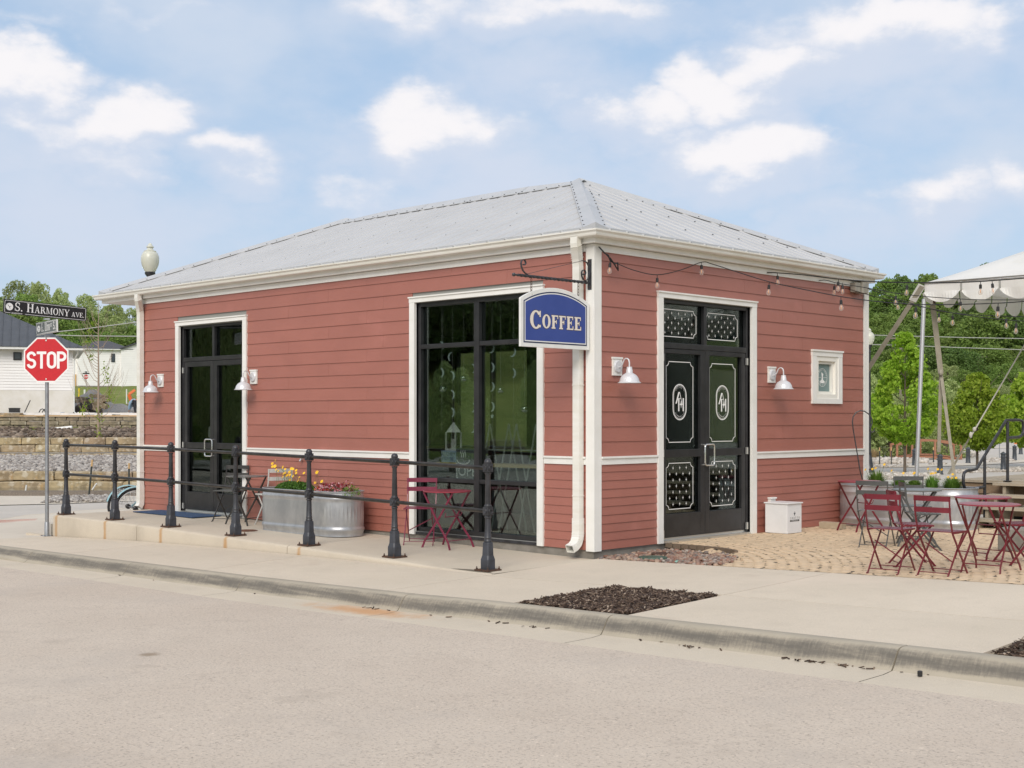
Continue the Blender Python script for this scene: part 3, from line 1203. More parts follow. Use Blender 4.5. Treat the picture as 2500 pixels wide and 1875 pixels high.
# river rock bed at the corner of the shop
n = 1500
P = []
while len(P) < n:
    a, b = rng.uniform(.0, 1.68), rng.uniform(.0, 1.34)
    if in_bed(a, b, -.02):
        P.append((a, b, zs(a, min(b, .0)) * 1.0 - .0 + rng.uniform(-.035, .012)))
P = np.array(P)
rock = scatter('river_rock_bed', ROCK_V, ROCK_T, P, np.c_[rng.uniform(.020, .042, n), rng.uniform(.016, .032, n), rng.uniform(.012, .024, n)], rand_rot(rng, n, .3), M_river, None, 'stuff', True, .12, rng)
M_edge = mat('bed_edging', (.16, .12, .085), .8)
mb = MB()
for k in range(10):
    a = k / 10 * 1.25
    b = a + .11
    f_ = lambda q: 1.33 * math.sqrt(max(0, 1 - (q / 1.69) ** 3))
    mb.bar((a, f_(a) + .01, zpat(a, 1.3) - .01), (b, f_(b) + .01, zpat(b, 1.2) - .01), .05, .04, (0, 0, 1))
mb.build('bed_edging', M_edge, None, kind='structure')
# green valve lids and a rusty cover in the rock bed
M_lid = mat('green_plastic_lid', (.055, .115, .080), .5, col2=(.045, .085, .062), nscale=9)
M_lid2 = mat('faded_green_lid', (.26, .46, .38), .6, col2=(.20, .38, .31), nscale=14)
mb = MB().lathe([(.16, -.05), (.165, 0), (.160, .012), (0, .016)], (.70, .20, -.045), 24)
tag(mb.build('valve_cover', M_lid, smooth=True), 'wide dark green round valve lid among the river rocks at the shop corner', 'valve cover')
mb = MB().lathe([(.075, -.03), (.078, 0), (.072, .008), (0, .010)], (1.10, .17, -.052), 20)
tag(mb.build('valve_cover', M_lid2, smooth=True), 'small pale green round lid set in the river rocks', 'valve cover')
mb = MB().lathe([(.15, -.05), (.155, 0), (.150, .010), (0, .012)], (.42, .75, -.062), 24)
tag(mb.build('rusty_cover', M_rust, smooth=True), 'rusty brown disc cover lying in the river rocks near the glass doors', 'cover')
mb = MB().lathe([(.07, -.03), (.073, 0), (.068, .007), (0, .009)], (1.36, .10, -.058), 18)
tag(mb.build('valve_cover', M_lid, smooth=True), 'small dark green lid at the sidewalk edge of the rock bed', 'valve cover')
q = gnd(602.5, 1297.3, -.045)
mb = MB().lathe([(.15, 0), (.15, .004), (.135, .006), (0, .006)], (q.x, q.y, zplat(q.x) - .004), 28)
for k in range(5):
    mb.lathe([(.03 + k * .022, .006), (.03 + k * .022, .009), (.038 + k * .022, .009), (.038 + k * .022, .006)], (q.x, q.y, zplat(q.x) - .004), 24, caps=False)
tag(mb.build('drain_cover', mat('rust_brown_iron', (.20, .085, .045), .8, col2=(.12, .06, .04), nscale=30)), 'rust brown round drain cover in the landing beside the railing', 'drain cover')

# ================================================================== the coffee shop
XW, YW = -10.15, 6.18
shop = thing('coffee_shop', 'red lap sided shop with white trim and pale metal hip roof on the street corner', 'building')
X0, X1, Y0, Y1 = -11.28, .10, -.10, 6.25
ZE_, ZR = 3.705, 5.01
RX0, RX1, RY = -8.45, -2.95, 3.075

# --- frames of the four walls: P(u, z, out) -> world ; u runs along the wall
def PL(u, z_, o):
    return Vector((u, -o, z_))


def PRt(u, z_, o):
    return Vector((o, u, z_))


def wbox(mb, P, u0, u1, z0, z1, o0, o1):
    vs = [P(u, z_, o) for z_ in (z0, z1) for (u, o) in ((u0, o0), (u1, o0), (u1, o1), (u0, o1))]
    fs = [(3, 2, 1, 0), (4, 5, 6, 7), (0, 1, 5, 4), (1, 2, 6, 5), (2, 3, 7, 6), (3, 0, 4, 7)]
    return mb.add(vs, fs)


boards = {}


def board(P, key, u0, u1, z0, z1):
    """one lap board, thin at the top, proud at the bottom"""
    g = .0012
    lap = .016
    zt = z1 + lap
    if key != 'x' and zt > 3.452:
        zt = 3.452
    prof = [(.0140, z0), (.0030, zt), (-.004, zt), (.004, z0)]
    vs = [P(u0 + g, b, a) for a, b in prof] + [P(u1 - g, b, a) for a, b in prof]
    mb = MB().add(vs, [(0, 1, 2, 3)[::-1], (4, 5, 6, 7), (0, 4, 5, 1), (1, 5, 6, 2), (2, 6, 7, 3), (3, 7, 4, 0)])
    return mb.build('siding_board', M_siding, shop)


rb = random.Random(21)


def side(P, key, ua, ub, holes, joints):
    rows = []
    z_ = 0.0
    while z_ < .985:
        rows.append((z_, z_ + .1))
        z_ += .1
    rows = [(a, min(b, .99)) for a, b in rows]
    z_ = 1.078
    while z_ < 3.44:
        rows.append((z_, min(z_ + .1745, 3.45)))
        z_ += .1745
    for ri, (a, b) in enumerate(rows):
        segs = [(ua, ub)]
        for (h0, h1, hz0, hz1) in holes:
            if b > hz0 + .05 and a < hz1 - .05:
                ns = []
                for s0, s1 in segs:
                    if h0 > s0 and h0 < s1:
                        ns.append((s0, h0))
                    if h1 > s0 and h1 < s1:
                        ns.append((h1, s1))
                    if h1 <= s0 or h0 >= s1:
                        ns.append((s0, s1))
                segs = ns
        for s0, s1 in segs:
            cuts = [s0]
            if s1 - s0 > 1.9:
                base = joints[ri % len(joints)]
                for j in sorted(base):
                    if s0 + .4 < j < s1 - .4:
                        cuts.append(j)
            cuts.append(s1)
            for c0, c1 in zip(cuts, cuts[1:]):
                board(P, key, c0, c1, a, b)


side(PL, 'L', -10.06, -.10, [(-8.95, -6.99, -1, 3.06), (-3.16, -.80, -1, 3.08)],
     [(-5.9, -9.4, -3.75), (-4.95, -8.2, -1.4), (-4.1, -7.7, -2.4)])
side(PRt, 'R', .085, 6.06, [(1.18, 3.22, -1, 3.03), (4.66, 5.40, 1.76, 2.46)], [(4.4,), (3.0, 5.8), (3.9,)])
# rear walls: full boards; the back one has openings added to let daylight in
side(lambda u, z_, o: Vector((XW - o, u, z_)), 'B', .05, YW - .05, [], [(2.4,), (3.9,)])
side(lambda u, z_, o: Vector((u, YW + o, z_)), 'B', XW + .05, -.05, [(-8.9, -6.8, .6, 2.9), (-3.2, -.9, .6, 2.9)], [(-7, -3.4), (-5.8, -2.2)])


def part(name, mb, m, par=shop, **k):
    return mb.build(name, m, par, **k)


# inner wall panels (leave the openings free)
def panels(P, ua, ub, holes):
    cur = ua
    mb = MB()
    for (h0, h1, z0, z1) in holes:
        wbox(mb, P, cur, h0, -.02, 3.53, -.15, -.006)
        if z0 > 0:
            wbox(mb, P, h0, h1, -.02, z0, -.15, -.006)
        wbox(mb, P, h0, h1, z1, 3.53, -.15, -.006)
        cur = h1
    wbox(mb, P, cur, ub, -.02, 3.53, -.15, -.006)
    return mb


part('wall', panels(PL, XW + .01, -.16, [(-8.88, -7.06, 0, 3.01), (-3.09, -.87, .04, 3.04)]), M_inwall)
part('wall', panels(PRt, .01, YW - .01, [(1.25, 3.15, 0, 2.99), (4.74, 5.27, 1.84, 2.36)]), M_inwall)
part('wall', MB().box(XW + .006, XW + .15, .16, YW - .16, -.02, 3.53), M_inwall)
part('wall', panels(lambda u, z_, o: Vector((u, YW + o, z_)), XW + .01, -.16, [(-8.85, -6.85, .65, 2.85), (-3.15, -.95, .65, 2.85)]), M_inwall)
for a, b in ((-8.85, -6.85), (-3.15, -.95)):  # unseen rear windows, added so that daylight reaches the dark interior
    mb = MB().box(a, a + .06, YW - .1, YW, .65, 2.85).box(b - .06, b, YW - .1, YW, .65, 2.85).box(a, b, YW - .098, YW - .002, 2.79, 2.85).box(a, b, YW - .098, YW - .002, .65, .71).box((a + b) / 2 - .03, (a + b) / 2 + .03, YW - .096, YW - .004, .71, 2.79)
    wf_ = part('window_frame', mb, M_black)
    MB().box(a + .06, b - .06, YW - .052, YW - .046, .71, 2.79).build('pane', M_glass, wf_)
part('shop_floor', MB().box(XW + .16, -.16, .16, YW - .16, -.05, .0), M_infloor)
part('shop_ceiling', MB().box(XW + .16, -.16, .16, YW - .16, 3.12, 3.15), M_inwall)
part('foundation', MB().box(XW + .03, -.03, .012, YW - .03, -.75, -.022), M_found)
part('foundation', MB().box(XW + .012, -.012, .004, YW - .012, -.74, -.004), M_found)

# corner boards
for (ax, ay, sx, sy) in ((0, 0, 1, -1), (0, YW, 1, 1), (XW, 0, -1, -1), (XW, YW, -1, 1)):
    mb = MB()
    t = .024
    x_in, y_in = ax - sx * .105, ay - sy * .105
    xs = sorted((x_in, ax + sx * t))
    ys = sorted((ay + sy * .003, ay + sy * t))
    mb.box(xs[0], xs[1], ys[0], ys[1], -.012, 3.527)
    xs = sorted((ax + sx * .003, ax + sx * (t - .002)))
    ys = sorted((y_in, ay + sy * .003))
    mb.box(xs[0], xs[1], ys[0], ys[1], -.012, 3.527)
    part('corner_board', mb, M_white)
# belt boards with a little drip cap
for P, segs in ((PL, [(-10.04, -8.985), (-6.955, -3.195), (-.77, -.108)]), (PRt, [(.108, 1.145), (3.258, 6.07)])):
    for a, b in segs:
        mb = MB()
        wbox(mb, P, a, b, .985, 1.055, .001, .022)
        wbox(mb, P, a, b, 1.056, 1.078, .001, .038)
        part('belt_board', mb, M_white)
# frieze
for P, a, b in ((PL, -10.03, -.110), (PRt, .086, 6.07)):
    n_ = 3 if P is PL else 2
    for k in range(n_):
        mb = MB()
        u0, u1 = a + (b - a) * k / n_ + .0015, a + (b - a) * (k + 1) / n_ - .0015
        wbox(mb, P, u0, u1, 3.448, 3.526, .001, .024)
        part('frieze_board', mb, M_white)

# fascia, soffit, gutter all round
def ring(o, z_):
    return [Vector((X0 - o, Y0 - o, z_)), Vector((X1 + o, Y0 - o, z_)), Vector((X1 + o, Y1 + o, z_)), Vector((X0 - o, Y1 + o, z_))]


def ringmesh(prof, close=True, sides=(0, 1, 2, 3)):
    out = []
    k = len(prof)
    rs = [ring(o, z_) for o, z_ in prof]
    for s_ in sides:
        mb = MB()
        vs = [rs[i][s_] for i in range(k)] + [rs[i][(s_ + 1) % 4] for i in range(k)]
        fs = [(i, k + i, k + (i + 1) % k, (i + 1) % k) for i in range(k if close else k - 1)]
        mb.add(vs, fs)
        out.append(mb)
    return out


for mb in ringmesh([(0, 3.53), (0, 3.70), (-.02, 3.70), (-.02, 3.53)]):
    part('fascia', mb, M_white)
for mb in ringmesh([(.001, 3.588), (.075, 3.588), (.092, 3.598), (.099, 3.615), (.100, 3.628), (.108, 3.642), (.122, 3.650), (.124, 3.668), (.116, 3.668), (.114, 3.655), (.10, 3.646), (.09, 3.60), (.001, 3.594)]):
    part('gutter', mb, M_gutter)
# thin trim under the gutter (shadow line) and drip edge
for mb in ringmesh([(.012, 3.662), (.03, 3.668), (.03, 3.712), (.012, 3.712)]):
    part('drip_edge', mb, M_cap)
part('soffit', MB().add([(X0, Y0, 3.532), (X1, Y0, 3.532), (X1, .004, 3.532), (X0, .004, 3.532)], [(0, 1, 2, 3)]), M_white)
part('soffit', MB().add([(.004, .004, 3.532), (X1, .004, 3.532), (X1, Y1, 3.532), (.004, Y1, 3.532)], [(0, 1, 2, 3)]), M_white)
part('soffit', MB().add([(X0, .004, 3.532), (XW, .004, 3.532), (XW, Y1, 3.532), (X0, Y1, 3.532)], [(0, 1, 2, 3)]), M_white)
part('soffit', MB().add([(XW, YW, 3.533), (.004, YW, 3.533), (.004, Y1, 3.533), (XW, Y1, 3.533)], [(0, 1, 2, 3)]), M_white)

# roof
EO = .055     # the sheets reach a little over the gutter


def rz(x_, y_):
    s1 = (ZR - ZE_) / (RY - Y0)
    a = ZE_ + (y_ - Y0) * s1
    b = ZE_ + (Y1 - y_) * s1
    c_ = ZE_ + (X1 - x_) * (ZR - ZE_) / (X1 - RX1)
    d = ZE_ + (x_ - X0) * (ZR - ZE_) / (RX0 - X0)
    return min(a, b, c_, d)


def roof_side(P, L, ha, hb, H, slope, per=.305, pw=3):
    """P(u, run, lift) ; ha/hb: run reached per metre from either end"""
    prof = [(0, 0), (.020, 0), (.030, .013), (.044, .013), (.054, 0), (.165, 0), (.172, .0015), (.179, 0)]
    npan = int(math.ceil(L / (per * pw)))
    off = .12
    for k in range(npan + 1):
        u0, u1 = k * per * pw - off, (k + 1) * per * pw - off
        us = []
        for i in range(pw):
            for a, h in prof:
                us.append((u0 + i * per + a, h))
        us.append((u1, 0))
        # add the break points of the outline
        for br in (0, H / ha, L - H / hb, L):
            if u0 < br < u1:
                h = 0
                for (a, ha_), (b, hb_) in zip(us, us[1:]):
                    if a <= br <= b and b > a:
                        h = ha_ + (hb_ - ha_) * (br - a) / (b - a)
                        break
                us.append((br, h))
        us = sorted(q for q in us if -1e-6 <= q[0] <= L + 1e-6)
        if len(us) < 2:
            continue
        mb = MB()
        for (a, h1), (b, h2) in zip(us, us[1:]):
            if b - a < 1e-5:
                continue
            ra = min(H, a * ha, (L - a) * hb)
            rb_ = min(H, b * ha, (L - b) * hb)
            vs = [P(a, -EO, h1), P(b, -EO, h2), P(b, rb_, h2), P(a, ra, h1)]
            mb.add(vs, [(0, 1, 2, 3)])
            # small front edge
            mb.add([P(a, -EO, h1), P(b, -EO, h2), P(b, -EO, h2 - .006), P(a, -EO, h1 - .006)], [(0, 1, 2, 3)])
        part('roof_panel', mb, M_roof)


s1 = (ZR - ZE_) / (RY - Y0)
sR = (ZR - ZE_) / (X1 - RX1)
sL = (ZR - ZE_) / (RX0 - X0)
LX, LY = X1 - X0, Y1 - Y0
Hy = RY - Y0
roof_side(lambda u, r, h: Vector((X0 + u, Y0 + r, ZE_ + r * s1 + h)), LX, Hy / (RX0 - X0), Hy / (X1 - RX1), Hy, s1)
roof_side(lambda u, r, h: Vector((X1 - r, Y0 + u, ZE_ + r * sR + h)), LY, (X1 - RX1) / Hy, (X1 - RX1) / Hy, X1 - RX1, sR)
roof_side(lambda u, r, h: Vector((X0 + u, Y1 - r, ZE_ + r * s1 + h)), LX, Hy / (RX0 - X0), Hy / (X1 - RX1), Hy, s1)
roof_side(lambda u, r, h: Vector((X0 + r, Y0 + u, ZE_ + r * sL + h)), LY, (RX0 - X0) / Hy, (RX0 - X0) / Hy, RX0 - X0, sL)


def cap(p0, p1, ea, eb, n_, w=.19, ends=False):
    """ridge / hip flashing: two wings over the ribs, in lapped lengths"""
    p0, p1 = Vector(p0), Vector(p1)
    ea, eb = Vector(ea), Vector(eb)
    for k in range(n_):
        a = p0.lerp(p1, k / n_)
        b = p0.lerp(p1, min(1, (k + 1) / n_ + .004))
        lift = .0015 * (k % 2)
        mb = MB()

        def q(p_, e, up):
            x_, y_ = p_.x + e.x * w, p_.y + e.y * w
            return Vector((x_, y_, rz(x_, y_) + up + lift))
        A0, A1, A2 = q(a, ea, .023), Vector((a.x, a.y, rz(a.x, a.y) + .062 + lift)), q(a, eb, .023)
        B0, B1, B2 = q(b, ea, .023), Vector((b.x, b.y, rz(b.x, b.y) + .062 + lift)), q(b, eb, .023)
        mb.add([A0, A1, A2, B0, B1, B2], [(0, 1, 4, 3), (1, 2, 5, 4)])
        dn = Vector((0, 0, -.012))
        mb.add([A0, B0, B0 + dn, A0 + dn], [(0, 1, 2, 3)])
        mb.add([A2, B2, B2 + dn, A2 + dn], [(0, 1, 2, 3)])
        if k == 0 and ends:
            dn = Vector((0, 0, -.055))
            mb.add([A0, A1, A2, A2 + dn, A1 + dn * 1.3, A0 + dn], [(0, 1, 4, 5), (1, 2, 3, 4)])
        o = part('roof_cap', mb, M_cap)
        # screws
        ms = MB()
        for t in np.linspace(.08, .95, 5):
            for X_, Y_ in ((A0, B0), (A2, B2)):
                c_ = X_.lerp(Y_, t)
                m_ = A1.lerp(B1, t)
                c_ = c_.lerp(m_, .12)
                ms.obox(c_ + Vector((0, 0, .004)), (.007, 0, 0), (0, .007, 0), (0, 0, .005))
        ms.build('screw', M_screw, o)


g_ = .04
cap((X1 + g_, Y0 - g_, 0), (RX1, RY, 0), (-1, 0, 0), (0, 1, 0), 3, ends=True)
cap((X1 + g_, Y1 + g_, 0), (RX1, RY, 0), (-1, 0, 0), (0, -1, 0), 3, ends=True)
cap((X0 - g_, Y0 - g_, 0), (RX0, RY, 0), (1, 0, 0), (0, 1, 0), 3, ends=True)
cap((X0 - g_, Y1 + g_, 0), (RX0, RY, 0), (1, 0, 0), (0, -1, 0), 3, ends=True)
cap((RX1 + .1, RY, 0), (RX0 - .1, RY, 0), (0, 1, 0), (0, -1, 0), 5, w=.2)
# fixing screws in rows on the two visible slopes
ms = MB()
for P, L, ha, H in ((lambda u, r: Vector((X0 + u, Y0 + r, ZE_ + r * s1)), LX, Hy / (RX0 - X0), Hy), (lambda u, r: Vector((X1 - r, Y0 + u, ZE_ + r * sR)), LY, 1.0, X1 - RX1)):
    r = .0
    for row in (-.01, .7, 1.45, 2.2, 2.9):
        u = .19
        while u < L - .1:
            if row < min(H, u * ha, (L - u) * ha) - .1 or row < 0:
                for du in ((0, .03) if row < 0 else (0,)):
                    c_ = P(u + du, row)
                    ms.obox(c_ + Vector((0, 0, .006)), (.008, 0, 0), (0, .008, 0), (0, 0, .006))
            u += .305 if row < 0 else .61
part('roof_screws', ms, M_screw, kind='stuff')


# downspouts
def recttube(mb, path, w, d):
    """rectangular tube swept in a plane x = const"""
    vs = []
    m_ = len(path)
    for i, (x_, y_, z_) in enumerate(path):
        a = Vector(path[max(i - 1, 0)])
        b = Vector(path[min(i + 1, m_ - 1)])
        t = (b - a).normalized()
        nrm = Vector((0, -t.z, t.y)) if abs(t.z) + abs(t.y) > 1e-6 else Vector((0, 1, 0))
        nrm.normalize()
        p_ = Vector((x_, y_, z_))
        for sx, sn in ((-1, -1), (1, -1), (1, 1), (-1, 1)):
            vs.append(p_ + Vector((sx * w / 2, 0, 0)) + nrm * (sn * d / 2))
    fs = []
    for i in range(m_ - 1):
        for k in range(4):
            fs.append((i * 4 + k, i * 4 + (k + 1) % 4, (i + 1) * 4 + (k + 1) % 4, (i + 1) * 4 + k))
    mb.add(vs, fs)
    return mb


def downspout(xg, xw, zb, kick):
    mb = MB()
    recttube(mb, [(xg, -.165, 3.60), (xg, -.168, 3.53), (xg, -.160, 3.49), (xw + (xg - xw) * .6, -.125, 3.43), (xw + (xg - xw) * .25, -.09, 3.37), (xw, -.072, 3.32), (xw, -.066, 3.27), (xw, -.064, 2.6), (xw, -.064, zb + .36)], .102, .078)
    o = part('downspout', mb, M_gutter)
    mb = MB()
    zb_ = zb
    recttube(mb, [(xw, -.064, zb_ + .40), (xw, -.064, zb_ + .24), (xw, -.072, zb_ + .17), (xw, -.10, zb_ + .11), (xw, -.145, zb_ + .075), (xw, -.21, zb_ + .05)] if kick else
             [(xw, -.064, zb_ + .40), (xw, -.064, zb_ + .15), (xw, -.07, zb_ + .08), (xw, -.10, zb_ + .03)], .112, .088)
    mb.build('elbow', M_gutter, o)
    # corrugation rings on the bends
    mb = MB()
    for k in range(7):
        zz = 3.50 - k * .022
        t = k / 6
        xx = xg + (xw - xg) * min(1, t * 1.1)
        yy = -.160 + .085 * t
        mb.obox((xx, yy, zz), (.054, 0, 0), (0, .043, .02), (0, -.002, .004))
    if kick:
        for k in range(6):
            t = k / 5
            mb.obox((xw, -.066 - .06 * t * t, zb_ + .22 - .115 * t), (.059, 0, 0), (0, .047, .03 * t), (0, -.003 * t, .003))
    mb.build('crimp', M_gutter, o)
    # straps
    mb = MB()
    for zz in (1.9, .62):
        mb.box(xw - .056, xw + .056, -.106, -.020, zz, zz + .012)
    mb.build('strap', M_gutter, o)
    return o


downspout(-.135, -.19, -.03, True)
downspout(-9.93, -10.03, .0, False)


# ---- storefront units --------------------------------------------------
def unit_parts(P, par, u0, u1, z0, z1, name, m, o0, o1, bev=0):
    mb = MB()
    wbox(mb, P, u0, u1, z0, z1, o0, o1)
    return part(name, mb, m, par, bevel=bev)


def casing(P, u0, u1, z0, z1, w=.10, cap_=True):
    f = []
    for a, b in ((u0, u0 + w), (u1 - w, u1)):
        mb = MB()
        wbox(mb, P, a, b, z0, z1 - .078, -.05, .036)
        part('door_casing' if z0 < .5 else 'window_casing', mb, M_white)
    mb = MB()
    wbox(mb, P, u0 - .004, u1 + .004, z1 - .077, z1 - .018, -.05, .038)
    wbox(mb, P, u0 - .012, u1 + .012, z1 - .018, z1, -.003, .052)
    part('head_casing', mb, M_white)


FD = -.085       # plane of the glass behind the siding face


def tube_loop(P, u0, u1, z0, z1, o, r=.011, side=0):
    c_ = .035
    pts = []
    for (cu, cz, a0) in ((u1 - c_, z1 - c_, 0), (u0 + c_, z1 - c_, 90), (u0 + c_, z0 + c_, 180), (u1 - c_, z0 + c_, 270)):
        for k in range(4):
            a = R_(a0 + k * 30)
            pts.append(P(cu + c_ * math.cos(a), cz + c_ * math.sin(a), o))
    mb = MB().tube(pts, r, 8, closed=True)
    ue = u0 + .02 if side == 0 else u1 - .02
    for zz in (z0 + .005, z1 - .005):
        mb.tube([P(ue, zz, o), P(ue, zz, FD + .02)], r * .9, 8)
    return mb


def door_unit(P, u0, u1, ztop, zt0, zt1, zd, active):
    """black storefront: transom lights above a pair of glazed doors"""
    fw = .048
    mb = MB()
    wbox(mb, P, u0, u0 + fw, .02, ztop, FD - .06, FD + .055)
    wbox(mb, P, u1 - fw, u1, .02, ztop, FD - .06, FD + .055)
    wbox(mb, P, u0 + fw, u1 - fw, ztop - .05, ztop, FD - .06, FD + .055)
    wbox(mb, P, u0 + fw, u1 - fw, zt0, zt1, FD - .06, FD + .053)
    um = (u0 + u1) / 2
    wbox(mb, P, um - .03, um + .03, zt1, ztop - .05, FD - .055, FD + .05)
    fo = part('door_frame', mb, M_black, bevel=.004)
    for a, b in ((u0 + fw, um - .03), (um + .03, u1 - fw)):
        mb = MB()
        wbox(mb, P, a, b, zt1, ztop - .05, FD - .004, FD + .004)
        mb.build('transom_pane', M_glassd, fo)
    mb = MB()
    wbox(mb, P, u0, u1, -.004, .022, FD - .05, .012)
    wbox(mb, P, u0, u1, .022, .05, FD - .02, FD + .03)
    mb.build('threshold', M_alu, fo)
    for zz in (zd - .10, 1.05, .06):
        for ua_ in (u0 + fw - .012, u1 - fw - .022):
            wbox(MB(), P, ua_, ua_ + .034, zz, zz + .09, FD + .055, FD + .075).build('hinge', M_alu, fo)
    for i, (a, b) in enumerate(((u0 + fw + .004, um - .003), (um + .003, u1 - fw - .004))):
        sw = .092
        mb = MB()
        wbox(mb, P, a, a + sw, .055, zt0 - .006, FD - .022, FD + .045)
        wbox(mb, P, b - sw, b, .055, zt0 - .006, FD - .022, FD + .045)
        wbox(mb, P, a + sw, b - sw, zd - .0, zt0 - .006, FD - .022, FD + .045)
        wbox(mb, P, a + sw, b - sw, 1.04, 1.135, FD - .022, FD + .045)
        wbox(mb, P, a + sw, b - sw, .055, .34, FD - .022, FD + .045)
        d = part('glass_door', mb, M_black, bevel=.003)
        for z0, z1 in ((.34, 1.04), (1.135, zd)):
            mg = MB()
            wbox(mg, P, a + sw, b - sw, z0, z1, FD - .004, FD + .004)
            mg.build('pane', M_glassd, d)
        if active[i]:
            s_, hu0, hu1 = active[i]
            tube_loop(P, hu0, hu1, .925, 1.19, .0, side=s_).build('pull_handle', M_chrome, d, smooth=True)
            mb = MB()
            c_ = P(hu0 + .045 if s_ == 0 else hu1 - .045, 1.088, FD + .045)
            mb.lathe([(.016, 0), (.016, .008), (.006, .010), (0, .010)], c_, 14, ax=P(0, 0, 1) - P(0, 0, 0))
            mb.build('lock', M_chrome, d)
        yield d


casing(PL, -8.98, -6.96, -.0, 3.10)
dl = list(door_unit(PL, -8.88, -7.06, 3.022, 2.44, 2.505, 2.355, ((1, -8.16, -7.95), None)))
casing(PRt, 1.15, 3.25, -.0, 3.07)
dr = list(door_unit(PRt, 1.25, 3.15, 2.992, 2.385, 2.455, 2.325, (None, (0, 2.145, 2.345))))
# notice taped inside the left door
mb = MB()
wbox(mb, PL, -8.20, -8.04, 1.215, 1.39, FD - .010, FD - .008)
no = mb.build('paper_notice', mat('white_paper', (.75, .76, .72), .8), dl[0])
mb = MB()
for k in range(6):
    wbox(mb, PL, -8.18, -8.07 - .01 * (k % 2), 1.36 - k * .022, 1.366 - k * .022, FD - .0078, FD - .0072)

# big display window
casing(PL, -3.19, -.775, -.0, 3.12)
um = -1.98
mb = MB()
for a, b in ((-3.09, -3.035), (-.93, -.875)):
    wbox(mb, PL, a, b, .035, 3.04, FD - .05, FD + .055)
wbox(mb, PL, -3.035, -.93, 2.985, 3.04, FD - .05, FD + .055)
wbox(mb, PL, -3.035, -.93, .035, .095, FD - .05, FD + .055)
wbox(mb, PL, um - .045, um + .045, .095, 2.985, FD - .05, FD + .058)
for a, b in ((-3.035, um - .045), (um + .045, -.93)):
    wbox(mb, PL, a, b, 2.435, 2.490, FD - .045, FD + .05)
    wbox(mb, PL, a, b, .700, .752, FD - .045, FD + .05)
wf = part('window_frame', mb, M_black, bevel=.004)
for a, b in ((-3.035, um - .045), (um + .045, -.93)):
    for z0, z1 in ((.095, .700), (.752, 2.435), (2.490, 2.985)):
        mg = MB()
        wbox(mg, PL, a, b, z0, z1, FD - .004, FD + .004)
        mg.build('pane', M_glass, wf)
mb = MB()
wbox(mb, PL, -3.09, -.875, .0, .034, -.06, .012)
part('window_sill', mb, M_iron)

# small framed window on the patio side
mb = MB()
for a, b, z0, z1 in ((4.63, 4.735, 1.73, 2.40), (5.325, 5.43, 1.73, 2.40)):
    wbox(mb, PRt, a, b, z0, z1, -.003, .036)
wbox(mb, PRt, 4.735, 5.325, 1.73, 1.80, -.003, .036)
wbox(mb, PRt, 4.626, 5.434, 2.401, 2.465, -.003, .038)
wbox(mb, PRt, 4.615, 5.445, 2.466, 2.49, -.003, .052)
sw_ = part('window_casing', mb, M_white)
mb = MB()
for a, b, z0, z1, o in ((4.735, 4.80, 1.80, 2.40, .024), (5.26, 5.325, 1.80, 2.40, .024), (4.80, 5.26, 1.80, 1.865, .024), (4.80, 5.26, 2.335, 2.40, .024),
                        (4.80, 4.845, 1.865, 2.335, -.012), (5.215, 5.26, 1.865, 2.335, -.012), (4.845, 5.215, 1.865, 1.905, -.012), (4.845, 5.215, 2.295, 2.335, -.012)):
    wbox(mb, PRt, a, b, z0, z1, -.07, o)
ss = part('window_sash', mb, mat('vinyl_sash', (.80, .78, .72), .4))
M_shade = mat('grey_green_shade', (.19, .27, .265), .35, col2=(.16, .235, .23), nscale=6, spec=.5)
mb = MB()
wbox(mb, PRt, 4.845, 5.215, 1.905, 2.295, -.055, -.050)
pane_s = mb.build('shaded_pane', M_shade, ss)

# --- vinyl graphics ------------------------------------------------------
def ribbon(mb, P, pts, w, o0, o1, closed=True):
    """flat outline band along 2D points (u,z)"""
    n_ = len(pts)
    L = []
    for i in range(n_):
        a = Vector(pts[i - 1] if (closed or i > 0) else pts[i])
        b = Vector(pts[(i + 1) % n_] if (closed or i < n_ - 1) else pts[i])
        d = (b - a)
        if d.length < 1e-9:
            d = Vector((1, 0))
        d.normalize()
        nn = Vector((-d.y, d.x)) * (w / 2)
        p_ = Vector(pts[i])
        L.append((p_ + nn, p_ - nn))
    m_ = n_ if closed else n_ - 1
    for i in range(m_):
        (a, b), (c_, d) = L[i], L[(i + 1) % n_]
        vs = [P(q.x, q.y, o) for o in (o0, o1) for q in (a, b, d, c_)]
        mb.add(vs, [(0, 1, 2, 3), (4, 7, 6, 5), (0, 4, 5, 1), (1, 5, 6, 2), (2, 6, 7, 3), (3, 7, 4, 0)])


def fillpoly(mb, P, pts, o0, o1):
    n_ = len(pts)
    vs = [P(a, b, o0) for a, b in pts] + [P(a, b, o1) for a, b in pts]
    fs = [tuple(range(n_))[::-1], tuple(range(n_, 2 * n_))] + [(i, (i + 1) % n_, n_ + (i + 1) % n_, n_ + i) for i in range(n_)]
    mb.add(vs, fs)


def scallop(u0, u1, z0, z1, r):
    pts = []
    for cu, cz, a0 in ((u0, z0, 90), (u1, z0, 180), (u1, z1, 270), (u0, z1, 0)):
        seq = [R_(a0 - k * 22.5) for k in range(5)]
        for a in seq:
            pts.append((cu + r * math.cos(a), cz + r * math.sin(a)))
        # order corners ccw
    return pts


def star4(mb, P, u, z_, h, w, o0, o1):
    q = .22
    pts = [(u, z_ + h), (u + w * q, z_ + h * q), (u + w, z_), (u + w * q, z_ - h * q), (u, z_ - h), (u - w * q, z_ - h * q), (u - w, z_), (u - w * q, z_ + h * q)]
    fillpoly(mb, P, pts, o0, o1)


